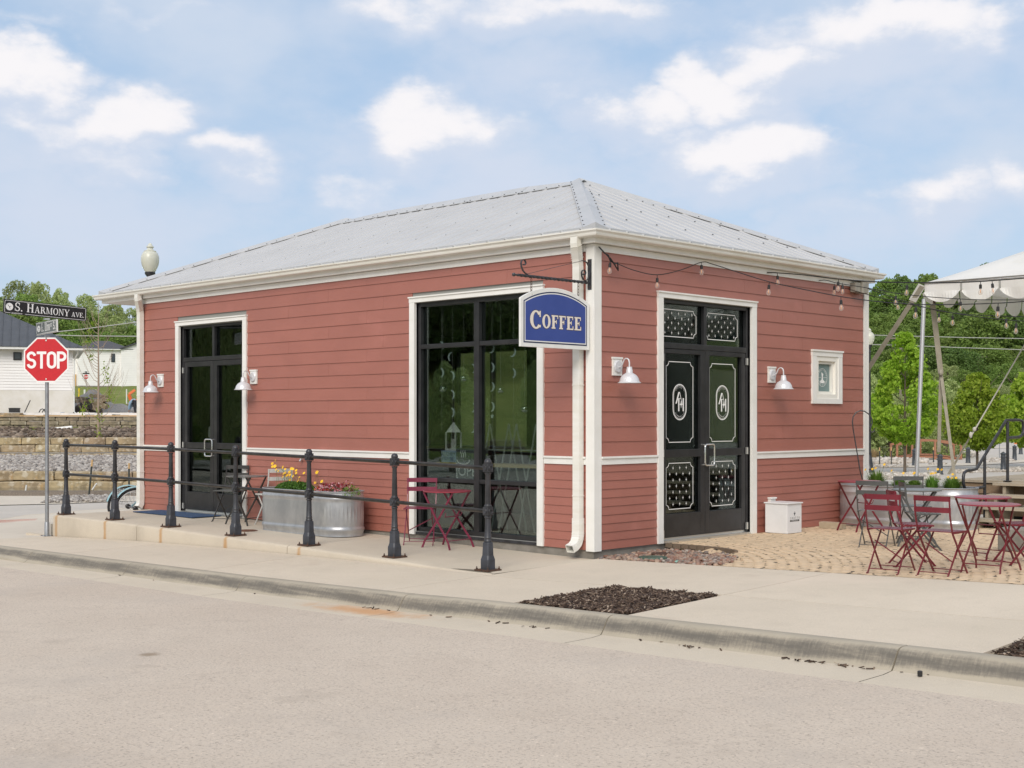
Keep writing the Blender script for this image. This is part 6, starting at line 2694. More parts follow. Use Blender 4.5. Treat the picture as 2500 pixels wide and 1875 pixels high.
f1 = lambda a, b: dl_(a, b, 16.35, 1719, 13.6, 2600)
f2 = lambda a, b: dl_(a, b, 17.55, 1900, 15.0, 2600)
f3 = lambda a, b: dl_(a, b, 18.5, 2011, 16.0, 2600)
f4 = lambda a, b: dl_(a, b, 19.2, 2111, 16.5, 2600)
strand('bulb string looping from the shop corner over the star printed doors to the right',
       [wl_(.03, 3.495, .04), wl_(.12, 3.39), wl_(.20, 3.33), wl_(.33, 3.31), wl_(.60, 3.265), wl_(1.03, 3.245), wl_(1.5, 3.34), wl_(1.94, 3.475), f1(1740, 645), f1(1800, 664), f1(1878, 688), f1(1960, 706), f1(2053, 724), f1(2140, 736), f1(2233, 743), f1(2340, 743), f1(2437, 740), f1(2500, 735.5), f1(2600, 722)],
       [wl_(.17, 3.35), wl_(1.04, 3.245), wl_(1.93, 3.475), f1(1878, 688), f1(2053, 725), f1(2237, 743), f1(2437, 740)])
# knotted end by the corner
MB().tube([wl_(.03, 3.49, .05), wl_(.08, 3.42, .09), wl_(.13, 3.40, .10), wl_(.17, 3.34, .10), wl_(.24, 3.31, .11), wl_(.30, 3.33, .10), wl_(.31, 3.24, .10), wl_(.22, 3.30, .12), wl_(.14, 3.37, .12)], .009, 6).build('knot', M_cord, [o for o in COL.objects if o.name.startswith('string_lights')][-1])
strand('upper bulb string from the eave to the tent corner, hooked above the small window',
       [wl_(3.50, 3.475, .03), wl_(3.62, 3.475), f2(1960, 671), f2(2045, 681), f2(2140, 688), f2(2231, 690), f2(2320, 690), f2(2394, 687), f2(2422, 685), f2(2500, 679), f2(2600, 668)],
       [wl_(3.64, 3.475), f2(2047, 681), f2(2215, 690), f2(2394, 687), f2(2422, 685)], .0075)
strand('bulb string from the twisted hook by the eave box, level before the valance',
       [wl_(4.80, 3.465, .03), wl_(4.87, 3.47), f3(2043, 691), f3(2080, 697), f3(2111, 702), f3(2150, 709), f3(2188, 716), f3(2260, 724), f3(2345, 730), f3(2420, 732), f3(2500, 732), f3(2600, 731)],
       [wl_(5.10, 3.44), f3(2057, 690), f3(2187, 716), f3(2345, 730)])
strand('bulb string from the far corner board, sagging below the valance',
       [f4(2111, 702), f4(2150, 715), f4(2188, 729), f4(2228, 741), f4(2292, 759), f4(2370, 768), f4(2456, 772), f4(2500, 773), f4(2600, 772)],
       [f4(2190, 729), f4(2292, 759), f4(2456, 772)])
strand('lowest bulb string, leaving the wall under the eave box',
       [dl_(2062, 703, 18.9, 2062, 15, 2600), dl_(2133, 723, 18.9, 2062, 15, 2600), dl_(2191, 736, 18.9, 2062, 15, 2600), dl_(2240, 747, 18.9, 2062, 15, 2600), dl_(2326, 764, 18.9, 2062, 15, 2600), dl_(2400, 775, 18.9, 2062, 15, 2600), dl_(2481, 783, 18.9, 2062, 15, 2600), dl_(2600, 789, 18.9, 2062, 15, 2600)],
       [dl_(2326, 764, 18.9, 2062, 15, 2600), dl_(2481, 783, 18.9, 2062, 15, 2600)])

# ---- tricycle behind the shop -------------------------------------------------------
TC = at(331, HOR, 22.6)
tr_ = thing('tricycle', 'pale blue adult tricycle with a white wire basket behind the left end of the shop', 'tricycle', (TC.x, TC.y, -.372), math.atan2(.954, .30))
M_tyre = mat('black_tyre', (.02, .02, .02), .8)
M_aqua = mat('pale_blue_enamel', (.30, .50, .55), .3, spec=.6)
M_wire = mat('white_wire', (.70, .72, .72), .4)


def wheel(x_, y_, r):
    mb = MB()
    mb.tube([(x_ + r * math.cos(2 * math.pi * k / 40), y_, r + r * math.sin(2 * math.pi * k / 40)) for k in range(40)], .023, 8, closed=True)
    w = mb.build('wheel', M_tyre, tr_, smooth=True)
    rr = r - .028
    MB().tube([(x_ + rr * math.cos(2 * math.pi * k / 40), y_, r + rr * math.sin(2 * math.pi * k / 40)) for k in range(40)], .012, 6, closed=True).build('rim', M_signw, w, smooth=True)
    mb = MB()
    for k in range(18):
        a = 2 * math.pi * k / 18
        mb.tube([(x_ + .02 * math.cos(a + .6), y_ + (.02 if k % 2 else -.02), r + .02 * math.sin(a + .6)), (x_ + rr * math.cos(a), y_, r + rr * math.sin(a))], .0016, 4)
    mb.build('spokes', M_alu, w)
    MB().lathe([(.03, -.04), (.045, -.03), (.03, 0), (.045, .03), (.03, .04)], (x_, y_, r), 12, ax=(0, 1, 0)).build('hub', M_black, w, smooth=True)
    mb = MB()
    R2 = r + .045
    vs = []
    for k in range(15):
        a = R_(15 + 150 * k / 14)
        for dy, dr2 in ((-.035, -.012), (0, .006), (.035, -.012)):
            vs.append((x_ + (R2 + dr2) * math.cos(a), y_ + dy, r + (R2 + dr2) * math.sin(a)))
    mb.add(vs, [(k * 3 + j, k * 3 + j + 1, (k + 1) * 3 + j + 1, (k + 1) * 3 + j) for k in range(14) for j in range(2)])
    mb.build('fender', M_aqua, w, smooth=True)
    return w


wheel(0, -.0, .335)
wheel(0, .62, .335)
wheel(1.15, .31, .335)
MB().tube([(0, -.0, .335), (0, .62, .335)], .015, 8).build('axle', M_black, tr_)
mb = MB()
for a, b in (((0, .31, .335), (.45, .31, .30)), ((.45, .31, .30), (.28, .31, .75)), ((.45, .31, .30), (.98, .31, .78)), ((.32, .31, .52), (.95, .31, .68)), ((.0, .31, .36), (.3, .31, .60)), ((1.15, .31, .335), (.95, .31, .95)), ((-.1, .1, .60), (-.1, .52, .60))):
    mb.tube([a, b], .017, 8)
mb.build('frame', M_aqua, tr_)
MB().obox((.24, .31, .80), (.13, 0, 0), (0, .10, 0), (.0, 0, .03)).build('saddle', M_black, tr_, bevel=.02)
MB().tube([(.75, .05, 1.0), (.88, .12, 1.05), (.95, .31, .98), (.88, .50, 1.05), (.75, .57, 1.0)], .012, 8).build('handlebar', M_alu, tr_)
mb = MB()
for z_ in (.42, .50, .58, .66):
    mb.tube([(-.28, .06, z_), (.22, .06, z_), (.22, .56, z_), (-.28, .56, z_)], .004, 4, closed=True)
for k in range(9):
    t = k / 8
    for a, b in (((-.28 + .5 * t, .06), 0), ((-.28 + .5 * t, .56), 0), ((-.28, .06 + .5 * t), 0), ((.22, .06 + .5 * t), 0)):
        mb.tube([(a[0], a[1], .42), (a[0], a[1], .66)], .003, 4)
mb.build('wire_basket', M_wire, tr_)
MB().obox((-.34, .0, .50), (.012, 0, 0), (0, .03, 0), (0, 0, .02)).build('reflector', mat('red_reflector', (.45, .01, .01), .3), tr_)

# ================================================================== wooden deck, steps and handrail
M_deckw = objrandom(mat('weathered_deck_board', (.42, .36, .27), .8, col2=(.34, .29, .215), nscale=2.2, stretch=(1, 7, 7), bump=.3, bscale=30), .09)
M_joist = objrandom(mat('brown_timber', (.26, .185, .115), .85, col2=(.19, .135, .085), nscale=2.0, stretch=(1, 6, 6), bump=.3, bscale=25), .08)
DZ, DX, DY = .625, 1.0, 6.92
deck = thing('wooden_deck', 'weathered wooden deck with open steps behind the patio planter', 'deck')
y_ = DY
while y_ < 13.0:
    MB().box(DX, 8.4, y_, y_ + .138, DZ - .035, DZ).build('deck_board', M_deckw, deck)
    y_ += .144
for z0, z1 in ((DZ - .19, DZ - .045), (DZ - .345, DZ - .20), (DZ - .50, DZ - .355)):
    MB().box(DX + .02, 8.3, DY + .03, DY + .07, z0, z1).build('rim_board', M_joist, deck)
    MB().box(DX + .02, DX + .06, DY + .075, 13.0, z0, z1).build('rim_board', M_joist, deck)
for a in (1.1, 2.9, 4.7, 6.5):
    MB().box(a, a + .14, DY + .08, DY + .22, -.2, DZ - .04).build('deck_post', M_joist, deck)
for k, z_ in enumerate((.15, .30, .455, .61)):
    y0 = 5.80 + k * .28
    for j in (0, 1):
        MB().box(1.72, 4.6, y0 + j * .142, y0 + j * .142 + .136, z_ - .038, z_).build('tread', M_deckw, deck)
for a in (1.85, 3.2, 4.4):
    mb = MB()
    prof = [(5.84, -.02)]
    for k, z_ in enumerate((.11, .26, .415, .57)):
        prof += [(5.84 + k * .28, z_), (5.84 + (k + 1) * .28, z_)]
    prof += [(6.94, -.02)]
    mb.prism([(p_[0], p_[1]) for p_ in prof], (a, 0, 0), (0, 1, 0), (0, 0, 1), (.045, 0, 0))
    mb.build('stringer', M_deckw, deck)
mulk = xsheet('ground_under_deck', [DX + .1, 3, 5, 8], [5.9, 8, 10, 13], lambda a, b: .015 - .0 * b, M_soil, None, 'stuff')
n = 900
P = np.c_[rng.uniform(DX, 4.8, n), rng.uniform(5.9, 7.1, n), rng.uniform(.015, .05, n)]
scatter('bark_under_steps', CUBE_V, CUBE_F, P, np.c_[rng.uniform(.02, .05, n), rng.uniform(.008, .02, n), rng.uniform(.003, .01, n)], rand_rot(rng, n, .4), M_mulch)


def onX(px_, py_, x_):
    d = at(px_, py_, 1) - CAM
    return CAM + d * ((x_ - CAM.x) / d.x)


HXp = 1.82
hr = thing('handrail', 'black tubular handrail with looped ends on the deck steps', 'handrail')
pts = [onX(a, b, HXp) for a, b in ((2461, 1069), (2488, 1067), (2496, 1062), (2498, 1055), (2498, 1036), (2496, 1028), (2488, 1025.5), (2457, 1025.5), (2384, 1145), (2372, 1148), (2361, 1149), (2354, 1154), (2352, 1163), (2352, 1180), (2355, 1191), (2364, 1195), (2402, 1189))]
MB().tube(pts, .021, 12).build('rail', M_iron, hr, smooth=True)
q = onX(2460, 1030, HXp)
MB().tube([(q.x, q.y, q.z), (q.x, q.y, DZ)], .021, 12).lathe([(.06, 0), (.06, .008), (0, .009)], (q.x, q.y, DZ), 14).build('post', M_iron, hr, smooth=True)
q = onX(2404, 1112, HXp)
MB().tube([(q.x, q.y, q.z), (q.x, q.y, .0)], .021, 12).build('post', M_iron, hr, smooth=True)

# ---- tent --------------------------------------------------------------------------
M_tent = bpy.data.materials.new('tent_vinyl')
M_tent.use_nodes = True
M_tent.node_tree.nodes.clear()
T = NT(M_tent.node_tree)
_v = T.node('ShaderNodeTexCoord').outputs['Object']
c = T.mix(T.smooth(T.noise(_v, .8, 6, .65), .42, .75), (.80, .79, .76), (.66, .64, .58))
p = T.node('ShaderNodeBsdfPrincipled')
T.put(p.inputs['Base Color'], c)
p.inputs['Roughness'].default_value = .55
bp = T.node('ShaderNodeBump')
bp.inputs['Strength'].default_value = .35
bp.inputs['Distance'].default_value = .03
T.put(bp.inputs['Height'], T.noise(_v, 3.0, 4, .6))
T.put(p.inputs['Normal'], bp.outputs[0])
t_ = T.node('ShaderNodeBsdfTranslucent')
T.put(t_.inputs[0], c)
mx = T.node('ShaderNodeMixShader')
mx.inputs[0].default_value = .22
M_tent.node_tree.links.new(p.outputs[0], mx.inputs[1])
M_tent.node_tree.links.new(t_.outputs[0], mx.inputs[2])
M_tent.node_tree.links.new(mx.outputs[0], T.node('ShaderNodeOutputMaterial').inputs[0])
tent = thing('party_tent', 'white vinyl tent with scalloped valance pitched over the wooden deck', 'tent')
TX, TY, TS, TZ = .24, 7.50, 6.6, 3.615
n_ = 33
V, F4 = [], []
for i in range(n_):
    for j in range(n_):
        a, b = i / (n_ - 1), j / (n_ - 1)
        m_ = min(a, 1 - a, b, 1 - b) * 2
        sagx = -.06 * math.sin(math.pi * (a if min(b, 1 - b) < min(a, 1 - a) else b)) * (1 - m_)
        h = TZ + 1.62 * m_ ** 1.06 + sagx * (.5 if m_ > 0 else .6)
        V.append((TX + TS * a, TY + TS * b, h))
for i in range(n_ - 1):
    for j in range(n_ - 1):
        F4.append((i * n_ + j, (i + 1) * n_ + j, (i + 1) * n_ + j + 1, i * n_ + j + 1))
big_mesh('canopy', V, F4, M_tent, tent, None, False)
rt_ = random.Random(9)


def valance(o, d, L, nrm):
    o, d, nrm = Vector(o), Vector(d), Vector(nrm)
    k_ = int(round(L / .60))
    for k in range(k_):
        u0, u1 = L * k / k_, L * (k + 1) / k_
        nn = 12
        mb = MB()
        wob = rt_.uniform(-.05, .05)
        for i in range(nn + 1):
            t = i / nn
            u = u0 + (u1 - u0) * (.03 + .94 * t)
            s = -.035 * math.sin(math.pi * (u / L))
            low = .16 + .15 * math.sin(math.pi * t) ** .7
            p0 = o + d * u + Vector((0, 0, s + .002))
            p1 = p0 + Vector((0, 0, -.14)) + nrm * (.012 * math.sin(u * 9))
            p2 = o + d * u + Vector((0, 0, s - low)) + nrm * (.03 + wob * math.sin(math.pi * t) + .012 * math.sin(u * 17))
            mb.v += [p0, p1, p2]
        for i in range(nn):
            a = i * 3
            mb.f += [(a, a + 1, a + 4, a + 3), (a + 1, a + 2, a + 5, a + 4)]
        mb.mi = [0] * len(mb.f)
        mb.build('valance_scallop', M_tent, tent)


valance((TX, TY, TZ), (1, 0, 0), TS, (0, -1, 0))
valance((TX, TY, TZ), (0, 1, 0), TS, (-1, 0, 0))
valance((TX + TS, TY, TZ), (0, 1, 0), TS, (1, 0, 0))
valance((TX, TY + TS, TZ), (1, 0, 0), TS, (0, 1, 0))
MB().tube([(TX - .02, TY - .02, TZ), (TX + TS, TY - .02, TZ - .02)], .012, 6).tube([(TX - .02, TY - .02, TZ), (TX - .02, TY + TS, TZ)], .012, 6).build('edge_rope', mat('grey_rope', (.20, .19, .17), .9), tent)
M_pipe = mat('tent_pole_aluminium', (.62, .63, .65), .35, metal=.6)
top = at(2256, 730, 20.25)
bot = at(2233, 1270, 20.15)
bot.z = -.02
MB().tube([bot, top], .032, 14).build('corner_pole', M_pipe, tent, smooth=True)
for (a, b, zb_) in ((TX + 2.2, TY + TS, DZ), (TX + TS, TY, DZ), (TX + TS, TY + TS, DZ), (TX + TS / 2, TY + TS, DZ)):
    MB().tube([(a, b, zb_ if a > .9 else 0), (a, b, TZ - .02)], .022, 10).build('side_pole', M_pipe, tent, smooth=True)
M_strap = mat('grey_webbing', (.36, .335, .27), .85, col2=(.29, .265, .21), nscale=8)
M_rope = mat('white_rope', (.55, .53, .48), .8)


def strap(a, b, w, t=.006, name='guy_strap', m=M_strap):
    MB().bar(a, b, w, t, RT if abs((b - a).normalized().dot(RT)) < .9 else (0, 0, 1)).build(name, m, tent)


cor = Vector((TX - .02, TY - .02, TZ - .05))
strap(cor, at(1894, 1248, 22.2), .075)
MB().bar(cor + Vector((0, 0, .02)), cor.lerp(at(1894, 1248, 22.2), .06), .12, .01, RT).build('strap_wrap', M_tent, tent)
strap(at(2277, 742, 20.5), at(2297, 912, 20.6), .085)
strap(at(2297, 908, 20.6), at(2292, 1104, 20.7), .055)
strap(at(2297, 908, 20.6), at(2331, 1166, 20.3), .05)
MB().sphere(at(2297, 910, 20.55), .035, 8, 6, (1, 1, 1.4)).build('knot', M_strap, tent)
MB().obox(at(2277, 737, 20.45), RT * .045, FW * .01, (0, 0, .03)).build('tension_plate', M_rust, tent)
MB().tube([at(2560, 742, 21), at(2373, 1061, 21)], .011, 6).build('guy_rope', M_rope, tent)
mb = MB().sphere(at(2379, 1048, 20.98), .03, 8, 6, (1, 1, 1.3)).sphere(at(2370, 1062, 20.98), .035, 8, 6, (.8, .8, 1.5))
mb.build('knot', M_rope, tent)
for a in (2314, 2318):
    strap(at(2366, 1071, 21), at(a, 1158, 21), .022, .004)

# ---- street lamps --------------------------------------------------------------------
M_globe = bpy.data.materials.new('acorn_globe')
M_globe.use_nodes = True
b = M_globe.node_tree.nodes['Principled BSDF']
b.inputs['Base Color'].default_value = (.72, .72, .62, 1)
b.inputs['Roughness'].default_value = .28
b.inputs['Subsurface Weight'].default_value = .25
b.inputs['Subsurface Radius'].default_value = (.2, .2, .16)
b.inputs['Transmission Weight'].default_value = .25


def street_lamp(label, px_, d, ztop, s_):
    p_ = at(px_, HOR, d)
    H = 6.3
    t = thing('street_lamp', label, 'street lamp', (p_.x, p_.y, ztop - H * s_), 0, 'acorn street lamps')
    t.scale = (s_, s_, s_)
    MB().lathe([(.21, 0), (.21, .05), (.19, .10), (.20, .16), (.165, .22), (.15, .40), (.11, .62), (.085, .78), (.10, .80), (.10, .84), (.075, .86), (.065, 3.4), (.055, 5.2), (.075, 5.24), (.075, 5.28), (.055, 5.30), (.055, 5.42), (.07, 5.45), (.125, 5.52), (.13, 5.56), (.10, 5.58)], (0, 0, 0), 20).build('pole', M_iron, t, smooth=True)
    MB().lathe([(.12, 5.575), (.145, 5.62), (.20, 5.74), (.222, 5.86), (.218, 5.96), (.18, 6.05), (.15, 6.075), (.152, 6.095), (.11, 6.11), (.075, 6.15), (.065, 6.17), (.092, 6.19), (.092, 6.205), (.065, 6.225), (.05, 6.26), (.02, 6.29), (0, 6.30)], (0, 0, 0), 28, caps=False).build('globe', M_globe, t, smooth=True)
    return t


street_lamp('black post lamp with frosted acorn globe behind the left end of the roof', 366.4, 32.5, CAM.z + (HOR - 593) / FPX * 32.5, 1.0)
street_lamp('black post lamp with a cream acorn globe just past the right corner of the shop', 2122.5, 45, CAM.z + (HOR - 801) / FPX * 45, .79)

# ---- back lot on the right --------------------------------------------------------------
def fsheet(name, ds, lats, zf, m, kind='structure', parent=None):
    V, F4 = [], []
    for d in ds:
        for l in lats:
            p_ = fa(d, l * d, zf(d, l))
            V.append(tuple(p_))
    k = len(lats)
    for i in range(len(ds) - 1):
        for j in range(k - 1):
            F4.append((i * k + j, i * k + j + 1, (i + 1) * k + j + 1, (i + 1) * k + j))
    return big_mesh(name, V, F4, m, parent, kind)


lotz = lambda d, l=0: interp([(19, -.06), (26, -.16), (45, -.40), (104, -.40), (108, -.47)], d)
fsheet('back_street', [19.5, 22, 26, 32, 38, 45, 60, 80, 104, 108], [.12, .2, .3, .4, .5, .6], lotz, M_farroad)


def gz(px_, py_):
    """ground point on the back lot"""
    q = gnd(px_, py_, -.40)
    if (q - CAM).dot(FW) < 45:
        for _ in range(4):
            q = gnd(px_, py_, lotz((q - CAM).dot(FW)))
    return q


def patch(name, pts, m, dz=.012, kind='structure'):
    return polysheet(name, [(q.x, q.y, q.z + dz) for q in (gz(a, b) for a, b in pts)], m, None, kind)


patch('walk_band', [(2100, 1137), (2230, 1135.5), (2400, 1129), (2560, 1119), (2560, 1126), (2400, 1136), (2230, 1142), (2100, 1143.5)], M_farwalk, .02)
patch('walk_band', [(2060, 1092), (2250, 1094), (2560, 1090), (2560, 1093), (2250, 1097.5), (2060, 1096)], M_farwalk, .02)
patch('bark_bed', [(2095, 1086), (2215, 1083), (2243, 1088), (2200, 1091), (2095, 1093)], M_soil, .03)
patch('bark_bed', [(2095, 1101), (2170, 1096), (2235, 1100), (2220, 1107), (2160, 1111), (2135, 1120), (2095, 1126)], M_soil, .03)
patch('bark_bed', [(2255, 1108), (2300, 1101), (2345, 1101), (2366, 1106), (2340, 1111), (2262, 1112)], M_soil, .03)


def rockfield(name, quad, n, s0, s1, m, zoff=0.0, seed=1, flat=.6, P_=None):
    rg = np.random.default_rng(seed)
    A, B, C_, D = [np.array(tuple(q)) for q in quad]
    u, v = rg.random(n), rg.random(n)
    P = (A[None] * (1 - u)[:, None] + B[None] * u[:, None]) * (1 - v)[:, None] + (D[None] * (1 - u)[:, None] + C_[None] * u[:, None]) * v[:, None]
    P[:, 2] += zoff + rg.uniform(-.02, .03, n)
    s = rg.uniform(s0, s1, n)
    S = np.c_[s * rg.uniform(.8, 1.3, n), s * rg.uniform(.7, 1.1, n), s * flat * rg.uniform(.7, 1.1, n)]
    return scatter(name, ROCK_V, ROCK_T, P, S, rand_rot(rg, n, .4), m, None, 'stuff', True, .14, rg)


rockfield('white_rocks', [gz(2115, 1133), gz(2262, 1131), gz(2262, 1123), gz(2115, 1121)], 260, .07, .16, M_gravel, .03, 11)
rockfield('white_rocks', [gz(2120, 1103), gz(2190, 1100), gz(2180, 1093), gz(2120, 1098)], 60, .09, .19, M_gravel, .03, 12)
rockfield('white_rocks', [gz(2340, 1119), gz(2372, 1117), gz(2392, 1106), gz(2345, 1107)], 120, .08, .17, M_gravel, .04, 13)
rockfield('gravel_patch', [gz(2132, 1142.5), gz(2225, 1141), gz(2215, 1137), gz(2135, 1138)], 260, .04, .09, M_gravel, .02, 14)
rockfield('gravel_patch', [gz(2268, 1136), gz(2312, 1134.5), gz(2300, 1131), gz(2270, 1132)], 120, .04, .09, M_gravel, .02, 15)
rockfield('gravel_patch', [gz(2408, 1130), gz(2478, 1127), gz(2462, 1121), gz(2415, 1123)], 200, .05, .12, M_gravel, .02, 16)
rockfield('gravel_patch', [gz(2130, 1172), gz(2300, 1172), gz(2285, 1156), gz(2140, 1157)], 420, .04, .10, M_gravel, .01, 17)
rockfield('gravel_patch', [gz(2320, 1156), gz(2560, 1150), gz(2560, 1142), gz(2340, 1149)], 420, .04, .10, M_gravel, .01, 18)

M_bol = mat('grey_painted_bollard', (.060, .068, .080), .45, col2=(.045, .050, .058), nscale=10)
bol = None
BL = [(2295, 1158.5, 'grey bollard nearest the tent pole, in front of the street'), (2363.5, 1131.5, 'grey bollard left of the maple trunk seen through the guy rope'), (2449.5, 1150, 'grey bollard close behind the upper handrail post'),
      (2477, 1124.5, 'grey bollard right of the handrail loop, middle of three in a line'), (2492, 1109, 'grey bollard farthest right beyond the handrail loop'), (2232.7, 1137.5, 'grey bollard just left of the tent pole'),
      (2285.5, 1096, 'grey bollard behind the footbridge rail'), (2409.5, 1103, 'grey bollard under the second maple, far side of the street')]
for px_, py_, lab in BL:
    q = gz(px_, py_)
    if bol is None:
        bol = thing('bollard', lab, 'bollard', tuple(q), 0, 'grey iron bollards along the back street')
        MB().lathe([(.115, 0), (.115, .03), (.10, .05), (.085, .48), (.098, .50), (.098, .52), (.085, .535), (.085, .60), (.11, .625), (.10, .645), (.05, .68), (.03, .69), (.028, .70), (0, .715)], (0, 0, 0), 18).build('shaft', M_bol, bol, smooth=True)
    else:
        dup(bol, tuple(q), 0, lab)
# wooden footbridge
M_cedar = objrandom(mat('cedar_timber', (.36, .165, .095), .8, col2=(.29, .13, .075), nscale=3, stretch=(1, 5, 5)), .08)
q = gz(2268, 1122)
fb = thing('footbridge', 'small arched cedar footbridge over the rock bed behind the planter', 'footbridge', tuple(q), math.atan2(RT.y, RT.x) - .03)
arc = lambda u: .22 * (1 - (u / 1.5) ** 2)
for k in range(14):
    u = -1.5 + 3.0 * (k + .5) / 14
    MB().obox((u, .55, arc(u) + .02), (.10, 0, -.03 * u * .3), (0, .62, 0), (0, 0, .018)).build('plank', M_cedar, fb)
for yy in (0, 1.1):
    for u in (-1.48, -.78, .28 if yy == 0 else -.1, 1.48):
        MB().box(u - .045, u + .045, yy - .045, yy + .045, -.05, arc(u) + .72).build('post', M_cedar, fb)
    mb, m2 = MB(), MB()
    us = np.linspace(-1.48, 1.5, 9)
    for a, b in zip(us, us[1:]):
        mb.bar((a, yy, arc(a) + .68), (b, yy, arc(b) + .68), .10, .05, (0, 0, 1))
        m2.bar((a, yy, arc(a) - .05), (b, yy, arc(b) - .05), .16, .04, (0, 0, 1))
    mb.build('top_rail', M_cedar, fb)
    m2.build('arch_beam', M_cedar, fb)
M_straw = leafmat('straw_grass', (.30, .20, .10), (.40, .29, .16), transl=.2)
for k, (a, b, lab) in enumerate(((2134, 1121, 'round brown grass clump nearest the lamp post base'), (2143, 1104, 'small brown grass clump beside the staked bark bed'), (2188, 1099, 'brown grass clump left of the footbridge'), (2259, 1107, 'brown grass clump between the bridge posts'))):
    q = gz(a, b)
    grasstuft('grass_clump', lab, (q.x, q.y, q.z), 420, .42 if k else .55, .34 if k else .45, 60 + k, 0, M_straw)
M_stake = mat('dark_stake', (.05, .055, .05), .8)
M_stt = mat('raw_wood_tip', (.58, .38, .18), .8)


def stake(label, base, h, lean=(0, 0)):
    t = thing('stake', label, 'stake', tuple(base), 0, 'marking stakes with bare wood tips')
    b = Vector((lean[0], lean[1], h))
    MB().bar((0, 0, 0), tuple(b * .82), .035, .035).build('shaft', M_stake, t)
    MB().bar(tuple(b * .82), tuple(b), .035, .035).build('tip', M_stt, t)


stake('stake in the rock bed beside the grass clump, right of the lamp post', gz(2147.6, 1138), .75)
stake('stake left of the first maple trunk among the white rocks', gz(2176, 1135), .72)
stake('reddish topped stake in front of the footbridge', gz(2279, 1133), .72)
stake('leaning stake with a pale tip on the near left edge of the cross street', gnd(217, 1212, -.44), .92, (.02, .08))
stake('stake with a pale tip in front of the stone terrace, left of the shop', gnd(315, 1206, -.44), .80, (.0, .0))
q = gz(2440, 1120)
tag(MB().tube([(0, 0, 0), (0, 0, 1.35)], .022, 8).build('sign_post', M_pole), 'thin pale steel post on the far sidewalk right of the maple', 'post').location = tuple(q)
M_cone = mat('orange_cone', (.70, .16, .02), .5)
for k, (a, b) in enumerate(((2433, 1081), (2479.5, 1084))):
    q = gz(a, b)
    tag(MB().lathe([(.14, 0), (.14, .02), (.10, .03), (.03, .40), (0, .41)], tuple(q), 10).build('traffic_cone', M_cone), ('orange cone at the field edge left of the bollard line', 'orange cone at the field edge above the bollards at the right')[k], 'traffic cone')

# ---- trees ---------------------------------------------------------------------------
M_bark = mat('grey_bark', (.16, .125, .095), .9, col2=(.11, .085, .065), nscale=8, bump=.5, bscale=30)
M_maple = leafmat('maple_leaf', (.20, .34, .02), (.44, .56, .07), (.28, .44, .035), transl=.45)
M_mid = leafmat('woodland_leaf', (.125, .205, .042), (.28, .38, .09), (.19, .29, .062), transl=.34)
M_mid2 = leafmat('pale_woodland_leaf', (.28, .35, .12), (.48, .54, .24), (.38, .45, .17), transl=.38)
M_dark = leafmat('dark_woodland_leaf', (.085, .150, .034), (.18, .26, .068), (.125, .20, .048), transl=.30)


def crown_mesh(name, seed, nl, per, leaf, m, prof, lobe=(.20, .36), AH=2.0):
    """unit crown: radius about 1 at its widest, z from 0 to 1*; prof(z)->radius"""
    rg = np.random.default_rng(seed)
    Ps = []
    for k in range(nl):
        z_ = rg.uniform(.04, .97)
        R0 = prof(z_)
        a = rg.uniform(0, 2 * np.pi)
        lr = rg.uniform(*lobe) * (.55 + .6 * R0)
        rr = max(0, R0 - lr * .25) * rg.uniform(.4, 1.08) ** .5
        c_ = np.array([rr * np.cos(a), rr * np.sin(a), z_ * AH])
        d = rg.normal(size=(per, 3))
        d /= np.linalg.norm(d, axis=1)[:, None]
        q = c_ + d * (rg.uniform(.55, 1.05, per) ** .5)[:, None] * np.array([lr, lr, lr * .8])
        Ps.append(q)
    P = np.concatenate(Ps)
    P = P[(P[:, 2] > -.06)]
    n = len(P)
    s = rg.uniform(.65, 1.35, n) * leaf
    S = np.c_[s, s, s]
    o = scatter(name, LEAF_V, LEAF_F, P, S, rand_rot(rg, n), m, None, None)
    me = o.data
    me['AH'] = AH
    bpy.data.objects.remove(o)
    return me


def put_tree(name, label, cat, base, h, r, me, trunk_h=.1, tr_r=.10, group=None, rz_=0.0, lean=0.0, limbs=True):
    """crown mesh is unit radius, unit height; placed above the trunk"""
    t = thing(name, label, cat, tuple(base), rz_, group)
    c_ = bpy.data.objects.new('crown', me)
    COL.objects.link(c_)
    c_.parent = t
    c_.location = (0, 0, h * trunk_h)
    c_.scale = (r, r, h * (1 - trunk_h) / me['AH'])
    mb = MB()
    mb.tube([(0, 0, -.3), (0, 0, .05), (lean * .3, 0, h * .3), (lean, .03, h * .88)], [tr_r * 1.3, tr_r, tr_r * .8, tr_r * .15], 7)
    if limbs:
        rr = random.Random(int(h * 100 + r * 10))
        for k in range(7):
            z0 = h * (trunk_h + .04 + .09 * k)
            a = rr.uniform(0, 6.28)
            l = r * rr.uniform(.5, .8)
            mb.tube([(lean * .3, 0, z0), (l * .5 * math.cos(a), l * .5 * math.sin(a), z0 + l * .35), (l * math.cos(a), l * math.sin(a), z0 + l * .9)], [tr_r * .4, tr_r * .25, tr_r * .08], 5)
    mb.build('trunk', M_bark, t, smooth=True)
    return t


